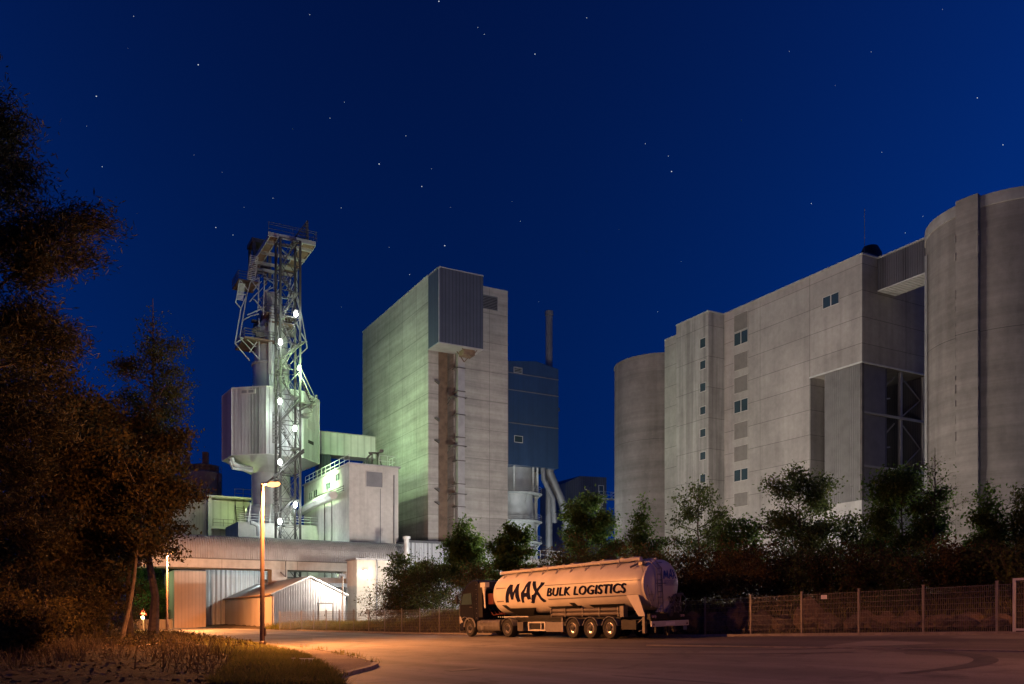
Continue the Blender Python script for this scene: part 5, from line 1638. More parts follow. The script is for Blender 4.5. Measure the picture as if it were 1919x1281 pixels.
# fuel tank, steps, battery box
y1_, z1_ = c3(372, 940); y2_, z2_ = c3(660, 1085)
ft = MB()
r_ = 0.30
zc_ = 0.66
pts = []
for k in range(20):
    a = 2 * math.pi * k / 20
    e = 0.5
    cxx = math.copysign(abs(math.cos(a)) ** e, math.cos(a)) * 0.32; czz = math.copysign(abs(math.sin(a)) ** e, math.sin(a)) * 0.33
    pts.append((-0.90 + cxx, zc_ + czz))
ft.prism(pts, y2_, y1_, 'y')
ft.build('fuel_tank', M['alu'], lorry, True)
bs = MB()
for f_ in (0.12, 0.3, 0.5, 0.7, 0.88):
    yy = y2_ + (y1_ - y2_) * f_
    bs.prism([(-0.90 + (p[0] + 0.90) * 1.03, zc_ + (p[1] - zc_) * 1.03) for p in pts], yy - 0.025, yy + 0.025, 'y')
bs.box(-1.235, -1.224, y2_ + 0.1, y1_ - 0.1, zc_ - 0.02, zc_ + 0.02)
bs.build('tank_strap', M['sheet_dark'], lorry)
MB().tube((-1.24, y1_ - 0.55, 0.86), (-1.20, y1_ - 0.55, 0.86), 0.07, 10).box(-1.25, -1.223, y1_ - 0.72, y1_ - 0.42, 0.42, 0.62).build('filler_cap', M['rim'], lorry)
# drive axle guards, catwalk
mg = MB()
for sd in (-1, 1):
    for y, rr_ in [(wy[1], 0.60)] + [(wy[k], 0.59) for k in (2, 3, 4)]:
        n_ = 14
        prof_o = [(y + rr_ * math.cos(a), 0.5 + rr_ * math.sin(a)) for a in np.linspace(0.25, math.pi - 0.25, n_)]
        prof_i = [(y + (rr_ - 0.025) * math.cos(a), 0.5 + (rr_ - 0.025) * math.sin(a)) for a in np.linspace(math.pi - 0.25, 0.25, n_)]
        mg.prism(prof_o + prof_i, min(sd * 0.80, sd * 1.235), max(sd * 0.80, sd * 1.235), 'x')
split_pieces(mg.build('mudguard', M['sheet_dark'], lorry, True), -0.02)
# tank
yT1 = ty(926.0); yT0 = ty(1199.0)
rT = 1.20
_, ztop = c3(1250, 440 - 0)   # upper stripe height, for reference
zbot = tz(1010, 1151.5); 
zTc_f = zbot + rT; zTc_r = zTc_f + 0.12
def zc_at(y): return zTc_f + (zTc_r - zTc_f) * (yT1 - y) / (yT1 - yT0)
def ring_pts(y, r, n=48, sq=1.0):
    return [(r * math.cos(2 * math.pi * k / n), y, zc_at(y) + r * sq * math.sin(2 * math.pi * k / n)) for k in range(n)]
def skin(stations, n=48):
    mb = MB(); vs_ = []
    for (y, r) in stations: vs_ += ring_pts(y, r, n)
    fs = [(i * n + k, i * n + (k + 1) % n, (i + 1) * n + (k + 1) % n, (i + 1) * n + k) for i in range(len(stations) - 1) for k in range(n)]
    fs += [tuple(range(n - 1, -1, -1)), tuple((len(stations) - 1) * n + k for k in range(n))]
    return mb.add(vs_, fs)
stn = [(yT1 + 0.52, 0.05), (yT1 + 0.50, 0.35), (yT1 + 0.42, 0.68), (yT1 + 0.27, 0.96), (yT1 + 0.12, 1.12), (yT1 - 0.06, 1.19), (yT1 - 0.2, rT)]
stn += [(y, rT) for y in np.linspace(yT1 - 1.0, yT0 + 0.3, 14)]
stn += [(yT0 + 0.06, rT - 0.01), (yT0 - 0.10, rT - 0.07), (yT0 - 0.16, rT - 0.10)]
tank_o = skin(stn).build('tank', M['tank'], lorry, True)
rear = [(yT0 - 0.13, rT - 0.035), (yT0 - 0.26, rT - 0.035), (yT0 - 0.36, rT - 0.14), (yT0 - 0.50, 0.86), (yT0 - 0.58, 0.55), (yT0 - 0.62, 0.25), (yT0 - 0.63, 0.03)]
def dome_y(x, z):
    rr_ = math.hypot(x, z - zc_at(yT0))
    rs = [q[1] for q in rear[1:]][::-1]; ys_ = [q[0] for q in rear[1:]][::-1]
    return float(np.interp(rr_, rs, ys_))
skin(rear).build('rear_dome', M['tank'], tank_o, True)
cnv = MB()
for (yc, hw) in ((yT1 - 2.2, 1.3), (yT0 + 5.8, 1.3), (yT0 + 2.6, 1.25)):
    zb_ = zc_at(yc) - rT
    cnv.add([(-0.95, yc - hw, zb_ + 0.36), (0.95, yc - hw, zb_ + 0.36), (0.95, yc + hw, zb_ + 0.36), (-0.95, yc + hw, zb_ + 0.36), (-0.3, yc - 0.3, zb_ - 0.30), (0.3, yc - 0.3, zb_ - 0.30), (0.3, yc + 0.3, zb_ - 0.30), (-0.3, yc + 0.3, zb_ - 0.30)],
            [(0, 1, 5, 4), (1, 2, 6, 5), (2, 3, 7, 6), (3, 0, 4, 7), (4, 5, 6, 7)])
split_pieces(cnv.build('discharge_cone', M['chassis'], lorry))
# rear support skirt
ga, gz_ = c4(850, 640); gb_, gzb = c4(1000, 640); gc, gzc = c4(1085, 850); gd, gzd = c4(1010, 850)
sk = MB()
for sd in (-1, 1):
    sk.prism([(ga, zc_at(ga) - 0.46), (gb_, zc_at(gb_) - 0.46), (max(gc, 0.25), gzc), (max(gd, 0.9), gzc)], min(sd * 1.14, sd * 1.17), max(sd * 1.14, sd * 1.17), 'x')
split_pieces(sk.build('rear_support_plate', M['tank'], lorry))
# lettering on the side: sliced so that it follows the round wall
def wrap(mesh_polys, mat, name, off=0.010, to_yz=None, rearface=False):
    bm = bmesh.new()
    for poly in mesh_polys:
        vs2 = [bm.verts.new((0, a, b)) for a, b in poly]
        try: bm.faces.new(vs2)
        except ValueError: pass
    bmesh.ops.triangulate(bm, faces=bm.faces[:])
    return wrap_bm(bm, mat, name, off, rearface)
def wrap_bm(bm, mat, name, off, rearface=False):
    zs_ = [v.co.z for v in bm.verts]; ys2 = [v.co.y for v in bm.verts]
    step = 0.06
    for z in np.arange(min(zs_) + step, max(zs_), step):
        bmesh.ops.bisect_plane(bm, geom=bm.verts[:] + bm.edges[:] + bm.faces[:], plane_co=(0, 0, float(z)), plane_no=(0, 0, 1))
    if rearface:
        for y in np.arange(min(ys2) + step, max(ys2), step):
            bmesh.ops.bisect_plane(bm, geom=bm.verts[:] + bm.edges[:] + bm.faces[:], plane_co=(0, float(y), 0), plane_no=(0, 1, 0))
    for v in bm.verts:
        if rearface:
            x, z = v.co.y, v.co.z
            v.co = (x, dome_y(x, z) - off, z)
        else:
            y, z = v.co.y, v.co.z
            dz_ = max(-rT + 0.01, min(rT - 0.01, z - zc_at(y)))
            v.co = (-(math.sqrt(rT * rT - dz_ * dz_) + off), y, z)
    me = bpy.data.meshes.new(name); bm.to_mesh(me); bm.free()
    me.materials.append(mat)
    return link(bpy.data.objects.new(name, me), tank_o)
ML = [(728, 680), (745, 640), (750, 590), (770, 520), (765, 490), (792, 443), (830, 448), (836, 500), (842, 545), (868, 490), (882, 442), (913, 430), (906, 500), (916, 560), (906, 610), (923, 660), (880, 673), (868, 600), (870, 545), (846, 592), (836, 640), (808, 640), (800, 560), (788, 592), (776, 630), (771, 676)]
AL = [(934, 680), (938, 635), (958, 598), (944, 552), (980, 500), (1000, 440), (1020, 405), (1056, 402), (1050, 480), (1062, 530), (1050, 570), (1063, 633), (1018, 641), (1010, 602), (984, 606), (970, 640), (966, 677)]
AH = [(988, 552), (1014, 552), (1018, 478)]
A2 = AL[:5] + [AH[0], AH[2], AH[1], AH[0]] + AL[5:]
A_left = [(934, 680), (938, 635), (958, 598), (944, 552), (980, 500), (1000, 440), (1020, 405), (1019, 470), (988, 552), (984, 606), (970, 640), (966, 677)]
A_right = [(1020, 405), (1056, 402), (1050, 480), (1062, 530), (1050, 570), (1063, 633), (1018, 641), (1010, 602), (1014, 552), (1019, 470)]
A_bar = [(988, 552), (1014, 552), (1010, 602), (984, 606)]
X1 = [(1075, 402), (1116, 404), (1128, 440), (1150, 500), (1185, 560), (1205, 610), (1248, 652), (1240, 668), (1206, 674), (1180, 640), (1160, 590), (1128, 545), (1104, 500), (1080, 440)]
X2 = [(1186, 414), (1242, 418), (1234, 446), (1180, 512), (1150, 572), (1110, 642), (1094, 678), (1066, 691), (1041, 672), (1070, 655), (1064, 638), (1080, 582), (1112, 566), (1140, 510), (1185, 446)]
side_map = lambda P: [c3(*p) for p in P]
wrap([side_map(ML), side_map(A_left), side_map(A_right), side_map(A_bar), side_map(X1)], M['navy'], 'large_lettering', 0.008)
wrap([side_map(X2)], M['navy'], 'large_lettering', 0.011)
def text_bm(body, size, shear, bold):
    cu = bpy.data.curves.new('lettering_curve', 'FONT')
    cu.body = body; cu.size = size; cu.shear = shear; cu.offset = bold; cu.space_character = 1.12
    o = bpy.data.objects.new('lettering_curve', cu); COL.objects.link(o)
    bpy.context.view_layer.update()
    dg_ = bpy.context.evaluated_depsgraph_get()
    me = bpy.data.meshes.new_from_object(o.evaluated_get(dg_))
    bm = bmesh.new(); bm.from_mesh(me)
    bpy.data.objects.remove(o); bpy.data.meshes.remove(me); bpy.data.curves.remove(cu)
    return bm
bm = text_bm('BULK LOGISTICS', 1.0, 0.28, 0.012)
xs_ = [v.co.x for v in bm.verts]; yy_ = [v.co.y for v in bm.verts]
xa2, xb2, za2, zb2_ = min(xs_), max(xs_), min(yy_), max(yy_)
yS, zS0 = c3(1275, 598); _, zS1 = c3(1290, 490)
yE, zE0 = c4(858, 551); _, zE1 = c4(858, 424)
for v in bm.verts:
    fx = (v.co.x - xa2) / (xb2 - xa2); fz = (v.co.y - za2) / (zb2_ - za2)
    v.co = (0, yS + (yE - yS) * fx, (zS0 + (zE0 - zS0) * fx) * (1 - fz) + (zS1 + (zE1 - zS1) * fx) * fz)
me_l = bpy.data.meshes.new('tmp_letters'); bm.to_mesh(me_l); bm.free()
bm = bmesh.new()
for k, (dy, dz2) in enumerate(((0, 0), (0.042, 0.010), (-0.042, -0.010))):
    n0 = len(bm.verts); bm.from_mesh(me_l); bm.verts.ensure_lookup_table()
    for v in bm.verts[n0:]: v.co.y += dy; v.co.z += dz2
wrap_bm(bm, M['navy'], 'small_lettering', 0.009)
bpy.data.meshes.remove(me_l)
def quad(p, q, r, s): return [p, q, r, s]
strp = [quad(c3(1243, 452), c4(1030, 378), c4(1030, 388), c3(1243, 464)), quad(c3(1270, 628), c4(990, 570), c4(990, 584), c3(1285, 644)),
        quad(c3(620, 487), c3(752, 484), c3(745, 497), c3(618, 508)), quad(c3(618, 657), c3(712, 653), c3(706, 669), c3(622, 676))]
dens_q = []
for q in strp:
    for i in range(20):
        a, b = i / 20, (i + 1) / 20
        L = lambda u_, v_, t: (u_[0] + (v_[0] - u_[0]) * t, u_[1] + (v_[1] - u_[1]) * t)
        dens_q.append([L(q[0], q[1], a), L(q[0], q[1], b), L(q[3], q[2], b), L(q[3], q[2], a)])
wrap(dens_q, M['stripe'], 'stripe', 0.006)
wrap([[c3(666, 710), c3(722, 710), c3(790, 828), c3(725, 828)], [c3(1518, 680), c3(1588, 680), c3(1618, 744), c3(1556, 748)]], M['chassis'], 'dark_marking', 0.006)
split_pieces([c for c in tank_o.children if c.name.startswith('dark_marking')][0])
# rear lettering
def rmap(P, x0=-0.22, w=1.02, zb_=None):
    zb_ = zc_at(yT0) + 0.22
    return [(x0 + (p[0] - 728) / 520 * w, zb_ + (690 - p[1]) / 290 * 0.50) for p in P]
wrap([rmap(ML), rmap(A_left), rmap(A_right), rmap(A_bar), rmap(X1)], M['blue'], 'large_lettering', 0.012, rearface=True)
wrap([rmap(X2)], M['blue'], 'large_lettering', 0.015, rearface=True)
bm = text_bm('BULK LOGISTICS', 1.0, 0.2, 0.01)
for v in bm.verts:
    fx = (v.co.x - xa2) / (xb2 - xa2); fz = (v.co.y - za2) / (zb2_ - za2)
    v.co = (0, -0.16 + 0.95 * fx, zc_at(yT0) + 0.0 + 0.13 * fz)
wrap_bm(bm, M['blue'], 'small_lettering', 0.012, True)
zr_ = zc_at(yT0)
wrap([[(-0.16, zr_ + 0.165), (0.85, zr_ + 0.165), (0.85, zr_ + 0.185), (-0.16, zr_ + 0.185)], [(-0.16, zr_ - 0.055), (0.85, zr_ - 0.055), (0.85, zr_ - 0.035), (-0.16, zr_ - 0.035)]], M['blue'], 'stripe', 0.012, rearface=True)
# top walkway tube, brackets, hatches
tb = MB()
ztop_at = lambda y: zc_at(y) + rT
xw = -0.52
tb.sweep([(xw, yT1 + 0.15, ztop_at(yT1) + 0.04), (xw, yT0 + 0.5, ztop_at(yT0) + 0.06)], [0.085, 0.085], 8)
tb.sweep([(xw + 1.05, yT1 + 0.15, ztop_at(yT1) + 0.04), (xw + 1.05, yT0 + 0.5, ztop_at(yT0) + 0.06)], [0.05, 0.05], 8)
n_ = 9
for k in range(n_):
    y = yT1 - 0.1 + (yT0 + 0.6 - yT1) * k / (n_ - 1)
    tb.tube((xw, y, ztop_at(y) + 0.04), (xw, y + 0.09, ztop_at(y) + 0.04), 0.115, 8)
tb.build('side_rail_tube', M['tank'], lorry, True)
bk2 = MB()
for k in range(10):
    y = yT1 - 0.5 + (yT0 + 1.2 - yT1) * k / 9
    for dy in (-0.14, 0.14):
        bk2.tube((xw - 0.02, y + dy, ztop_at(y) - 0.02), (-0.80, y, zc_at(y) + 0.90), 0.025, 4)
split_pieces(bk2.build('rail_bracket', M['sheet'], lorry))
wk = MB()
wk.box(-0.38, 0.42, yT0 + 0.4, yT1 - 0.2, ztop_at(yT1) + 0.05, ztop_at(yT1) + 0.08)
wk.build('walkway', M['alu'], lorry)
ht = MB()
for f_ in (0.12, 0.3, 0.5, 0.7, 0.88):
    y = yT1 + (yT0 - yT1) * f_
    ht.revolve([(0.27, ztop_at(y) - 0.02), (0.27, ztop_at(y) + 0.17), (0.31, ztop_at(y) + 0.17), (0.31, ztop_at(y) + 0.22), (0.0, ztop_at(y) + 0.26)], 0.05, y, 16)
    ht.box(-0.30, -0.12, y + 0.5, y + 0.75, ztop_at(y) + 0.05, ztop_at(y) + 0.2)
split_pieces(ht.build('hatch', M['alu'], lorry), 0.3)
# pipe storage tubes along the chassis
y5, z5 = c3(1330, 750); y6, z6 = c4(770, 740)
sb = MB()
zs1 = zc_at(4) - rT + 0.10
sb.tube((-1.10, y5, zs1), (-1.10, y6, zs1), 0.105, 10); sb.tube((-1.12, y5, zs1 - 0.20), (-1.12, y6, zs1 - 0.20), 0.105, 10)
split_pieces(sb.build('hose_tube', M['steel_dark'], lorry, True), -0.02)
sc_ = MB()
for f_ in (0.0, 0.22, 0.48, 0.72, 0.98):
    y = y5 + (y6 - y5) * f_
    sc_.box(-1.24, -0.98, y - 0.03, y + 0.03, zs1 - 0.33, zs1 + 0.12)
sc_.box(-1.24, -0.95, y6 - 0.28, y6 - 0.02, zs1 - 0.36, zs1 + 0.16)
split_pieces(sc_.build('tube_clamp', M['alu'], lorry))
# side boxes
b0, _ = c3(1030, 920); b1, _ = c3(1253, 920); b2, _ = c3(1475, 1000)
zb_hi = c3(1140, 925)[1]; zb_lo = c3(1140, 1040)[1]
fx_ = MB()
fx_.box(-1.24, -0.75, b1, b0, zb_hi - 0.06, zb_hi).box(-1.24, -0.75, b1, b0, zb_lo, zb_lo + 0.07).box(-1.24, -1.16, b0 - 0.09, b0, zb_lo + 0.07, zb_hi - 0.06).box(-1.24, -1.16, b1, b1 + 0.09, zb_lo + 0.07, zb_hi - 0.06).box(-1.24, -1.18, b1 + 0.35, b1 + 0.41, zb_lo + 0.07, zb_hi - 0.06)
fx_.build('side_frame', M['steel_pale'], lorry)
MB().box(-1.14, -0.7, b1 + 0.02, b0 - 0.02, zb_lo + 0.08, zb_hi - 0.07).build('frame_recess', M['chassis'], lorry)
MB().box(-1.22, -0.72, b2, b1 - 0.02, zb_lo - 0.05, zb_hi - 0.02).build('tool_box', M['rim'], lorry, False, 0.015)
tl = MB().box(-1.23, -1.15, b0, wy[1] + 0.3, 1.12, 1.17)
for k in range(14): tl.box(-1.236, -1.2305, b0 + 0.1 + k * 0.2, b0 + 0.2 + k * 0.2, 1.13, 1.16)
tl.build('catwalk_edge', M['steel_pale'], lorry)
bt = MB().box(-1.05, -0.5, wy[1] - 1.25, wy[1] - 0.72, 0.35, 0.85)
for k in range(3): bt.box(-1.065, -1.0505, wy[1] - 1.22, wy[1] - 0.76, 0.42 + 0.14 * k, 0.48 + 0.14 * k)
bt.build('step_box', M['alu'], lorry)
lg3 = MB()
for sd in (-1, 1):
    lg3.box(sd * 0.95 - 0.07, sd * 0.95 + 0.07, 6.6, 6.76, 0.35, 1.2); lg3.box(sd * 0.95 - 0.12, sd * 0.95 + 0.12, 6.52, 6.84, 0.30, 0.349)
    lg3.box(sd * 0.98 - 0.08, sd * 0.98 + 0.08, c4(1040, 900)[0] - 0.08, c4(1040, 900)[0] + 0.08, 0.28, 1.15)
    lg3.tube((sd * 1.0, c4(1040, 900)[0] + 0.1, 0.45), (sd * 1.1, c4(985, 900)[0], 0.35), 0.025, 5); lg3.tube((sd * 1.0, c4(1040, 900)[0] + 0.1, 1.0), (sd * 1.1, c4(965, 900)[0], 0.7), 0.02, 5)
split_pieces(lg3.build('support_leg', M['alu'], lorry), 0.02)
# rear bumper, lights, plate, ladder, valves
rbz = 0.62
MB().box(-1.25, 1.25, -0.02, 0.06, rbz - 0.04, rbz + 0.22).build('rear_bumper', M['steel_pale'], lorry, False, 0.01)
MB().box(-0.32, 0.28, -0.032, -0.021, rbz + 0.02, rbz + 0.16).build('number_plate', M['white'], lorry)
rl_ = MB(); rd = MB()
for sd in (-1, 1):
    rd.prism([(sd * 1.12 - 0.07, rbz + 0.02), (sd * 1.12 + 0.07, rbz + 0.02), (sd * 1.12, rbz + 0.14)], -0.03, -0.021, 'y')
    for k in range(2): rl_.tube((sd * 1.02 + k * 0.14 * -sd, 0.16, 1.05), (sd * 1.02 + k * 0.14 * -sd, 0.08, 1.05), 0.06, 10)
split_pieces(rl_.build('tail_light', mat_simple('tail_lens', (0.5, 0.35, 0.32), 0.2, 0, 0.1), lorry), -0.005)
split_pieces(rd.build('reflector', M['red'], lorry))
cx2 = MB().box(-1.15, 1.15, 0.165, 0.34, 0.93, 1.18).box(-0.9, -0.8, 0.07, 0.16, 0.3, 0.9).box(-0.1, 0.0, 0.07, 0.3, 0.15, 0.57).box(-0.9, 0.9, 0.35, 2.3, 0.72, 0.92).box(-1.15, -0.75, 1.1, 2.1, 0.45, 0.9)
cx2.build('rear_crossmember', M['chassis'], lorry)
ld = MB()
xl0, xl1 = -0.66, -0.34
ybk = yT0 - 0.52
for xx in (xl0, xl1): ld.sweep([(xx, yT0 - 0.1, ztop_at(yT0) + 0.5 - 0.45), (xx, ybk - 0.12, zr_ + 0.75), (xx, ybk - 0.16, zr_ - 0.2), (xx, ybk - 0.16, 1.25)], [0.024] * 4, 6)
for k in range(9):
    z = 1.4 + k * 0.27
    ld.tube((xl0, ybk - 0.15, z), (xl1, ybk - 0.15, z), 0.018, 5)
ld.build('ladder', M['alu'], lorry)
gd_ = MB()
for xx in (-0.95, -0.75):
    gd_.sweep([(xx, yT0 + 0.1, zr_ + 1.0), (xx - 0.1, yT0 - 0.45, zr_ - 0.2), (xx, yT0 - 0.55, zr_ - 1.1)], [0.016] * 3, 5)
for k in range(6): gd_.tube((-1.02, yT0 - 0.3 - 0.03 * k, zr_ + 0.3 - k * 0.26), (-0.66, yT0 - 0.5, zr_ + 0.3 - k * 0.26), 0.014, 4)
gd_.tube((-0.9, yT0 - 0.3, zr_ + 0.06), (-0.3, yT0 - 0.85, zr_ + 0.02), 0.02, 5)
gd_.box(-0.95, -0.6, yT0 + 0.0, yT0 + 0.25, zr_ + 0.92, zr_ + 1.05)
gd_.tube((-1.05, yT0 + 0.7, zr_ + 0.85), (-0.65, yT0 + 0.1, zr_ + 1.15), 0.05, 6)
gd_.build('guard_rail', M['alu'], lorry)
vl = MB()
rv = random.Random(3)
vl.sweep([(0.15, yT0 - 0.2, 1.3), (0.15, yT0 - 0.55, 1.25), (0.15, yT0 - 0.75, 1.15)], [0.2, 0.16, 0.14], 10)
for k in range(16):
    x = rv.uniform(0.1, 1.1); z = rv.uniform(1.25, 2.1); y = yT0 - rv.uniform(0.55, 0.75)
    vl.tube((x, y + 0.25, z), (x, y, z), rv.uniform(0.04, 0.09), 8)
for k in range(6):
    vl.path([(rv.uniform(0.1, 1.1), yT0 - 0.62, rv.uniform(1.2, 2.1)) for _ in range(3)], 0.025, 5)
vl.sweep([(1.1, yT0 - 0.6, 1.2), (1.2, yT0 - 0.7, 1.5), (1.18, yT0 - 0.7, 1.9), (1.05, yT0 - 0.6, 2.1)], [0.02] * 4, 5)
vl.tube((-0.25, yT0 - 0.75, 1.2), (0.4, yT0 - 0.75, 1.75), 0.045, 6)
vl.build('outlet_valve', M['alu'], lorry, True)
MB().prism([(-0.55, 1.25), (1.0, 1.25), (0.7, 1.75), (0.0, 1.78)], yT0 - 0.52, yT0 - 0.38, 'y').build('rear_cone', M['tank'], lorry)
# ------------------------------------------------------------------ foliage
def mat_leaf(name, a, b, c_, trans=0.25, rough=0.5, nscale=0.5):
    m = bpy.data.materials.new(name); m.use_nodes = True
    t = m.node_tree
    bs_ = t.nodes['Principled BSDF']; out = t.nodes['Material Output']
    geo = t.nodes.new('ShaderNodeNewGeometry')
    r1 = t.nodes.new('ShaderNodeValToRGB')
    els = r1.color_ramp.elements
    els[0].position = 0.0; els[0].color = (*a, 1); els[1].position = 1.0; els[1].color = (*c_, 1)
    e = els.new(0.5); e.color = (*b, 1)
    t.links.new(geo.outputs['Random Per Island'], r1.inputs[0])
    tc_ = t.nodes.new('ShaderNodeTexCoord'); nz = t.nodes.new('ShaderNodeTexNoise'); nz.inputs['Scale'].default_value = nscale
    t.links.new(tc_.outputs['Object'], nz.inputs['Vector'])
    r2 = t.nodes.new('ShaderNodeValToRGB'); r2.color_ramp.elements[0].position = 0.35; r2.color_ramp.elements[0].color = (0.6, 0.6, 0.6, 1); r2.color_ramp.elements[1].position = 0.65; r2.color_ramp.elements[1].color = (1.15, 1.15, 1.15, 1)
    t.links.new(nz.outputs[0], r2.inputs[0])
    mx = t.nodes.new('ShaderNodeMix'); mx.data_type = 'RGBA'; mx.blend_type = 'MULTIPLY'; mx.inputs[0].default_value = 1
    t.links.new(r1.outputs[0], mx.inputs[6]); t.links.new(r2.outputs[0], mx.inputs[7])
    t.links.new(mx.outputs[2], bs_.inputs['Base Color'])
    bs_.inputs['Roughness'].default_value = rough
    bs_.inputs['Specular IOR Level'].default_value = 0.10
    tl_ = t.nodes.new('ShaderNodeBsdfTranslucent'); t.links.new(mx.outputs[2], tl_.inputs[0])
    ms = t.nodes.new('ShaderNodeMixShader'); ms.inputs[0].default_value = trans
    t.links.new(bs_.outputs[0], ms.inputs[1]); t.links.new(tl_.outputs[0], ms.inputs[2])
    t.links.new(ms.outputs[0], out.inputs[0])
    return m
M['leaf_green'] = mat_leaf('maple_leaf', (0.06, 0.11, 0.024), (0.09, 0.155, 0.034), (0.13, 0.19, 0.045), 0.58)
M['leaf_dark'] = mat_leaf('hedge_leaf', (0.052, 0.072, 0.022), (0.082, 0.108, 0.032), (0.125, 0.14, 0.042), 0.55)
M['leaf_oak'] = mat_leaf('oak_leaf', (0.048, 0.042, 0.016), (0.08, 0.062, 0.022), (0.125, 0.09, 0.03), 0.45, 0.6)
M['leaf_brown'] = mat_leaf('sodium_tinted_leaf', (0.075, 0.055, 0.019), (0.125, 0.085, 0.028), (0.18, 0.115, 0.036), 0.45)  # brown of the sodium light put into the hedge leaf colour
M['leaf_birch'] = mat_leaf('birch_leaf', (0.045, 0.05, 0.016), (0.075, 0.08, 0.024), (0.11, 0.105, 0.03), 0.5)
M['needle'] = mat_leaf('pine_needle', (0.034, 0.033, 0.014), (0.056, 0.05, 0.02), (0.085, 0.068, 0.026), 0.2, 0.7)
M['bark'] = mat_simple('bark', (0.085, 0.062, 0.045), 0.95, 0, 0.5, 5.0, 0.8, 14)
M['bark_pale'] = mat_simple('pale_bark', (0.16, 0.12, 0.09), 0.9, 0, 0.5, 4.0, 0.6, 14)

def quads_obj(name, V4, mat, parent):
    # V4: (N,4,3)
    n = V4.shape[0]
    me = bpy.data.meshes.new(name)
    me.vertices.add(n * 4); me.loops.add(n * 4); me.polygons.add(n)
    me.vertices.foreach_set('co', V4.reshape(-1).astype(np.float32))
    me.loops.foreach_set('vertex_index', np.arange(n * 4, dtype=np.int32))
    me.polygons.foreach_set('loop_start', np.arange(0, n * 4, 4, dtype=np.int32))
    me.polygons.foreach_set('loop_total', np.full(n, 4, dtype=np.int32))
    me.materials.append(mat)
    me.update(calc_edges=True)
    me.validate()
    return link(bpy.data.objects.new(name, me), parent)

def leaf_quads(rng, cen, size, aspect=0.55, outward=None, flat=0.3):
    n = len(cen)
    d = rng.normal(size=(n, 3)); 
    if outward is not None: d = d * 0.7 + outward
    d[:, 2] -= 0.15
    d /= np.linalg.norm(d, axis=1)[:, None] + 1e-9
    u = rng.normal(size=(n, 3)); u[:, 2] *= flat
    u -= d * np.sum(u * d, axis=1)[:, None]
    u /= np.linalg.norm(u, axis=1)[:, None] + 1e-9
    L = (size * rng.uniform(0.6, 1.3, n))[:, None]
    w = L * aspect * 0.5
    nrm = np.cross(d, u)
    a = cen - d * L * 0.5; c = cen + d * L * 0.5
    b = cen + u * w + nrm * w * 0.35; e = cen - u * w + nrm * w * 0.35
    return np.stack([a, b, c, e], axis=1)

def profile(kind, t):
    if kind == 'cone': return max(0.06, (1 - t) ** 0.8) * 1.0
    if kind == 'round': return math.sqrt(max(0.03, 1 - (2 * t - 0.9) ** 2 * 0.95))
    if kind == 'oval': return max(0.10, math.sin(math.pi * min(1, 0.14 + 0.86 * t)) ** 0.75)
    if kind == 'column': return 0.55 + 0.45 * math.sin(math.pi * t) if t < 0.8 else max(0.15, (1 - t) / 0.2 * 0.7)
    if kind == 'bush': return math.sqrt(max(0.05, 1 - t * t * 0.95))
    return 1

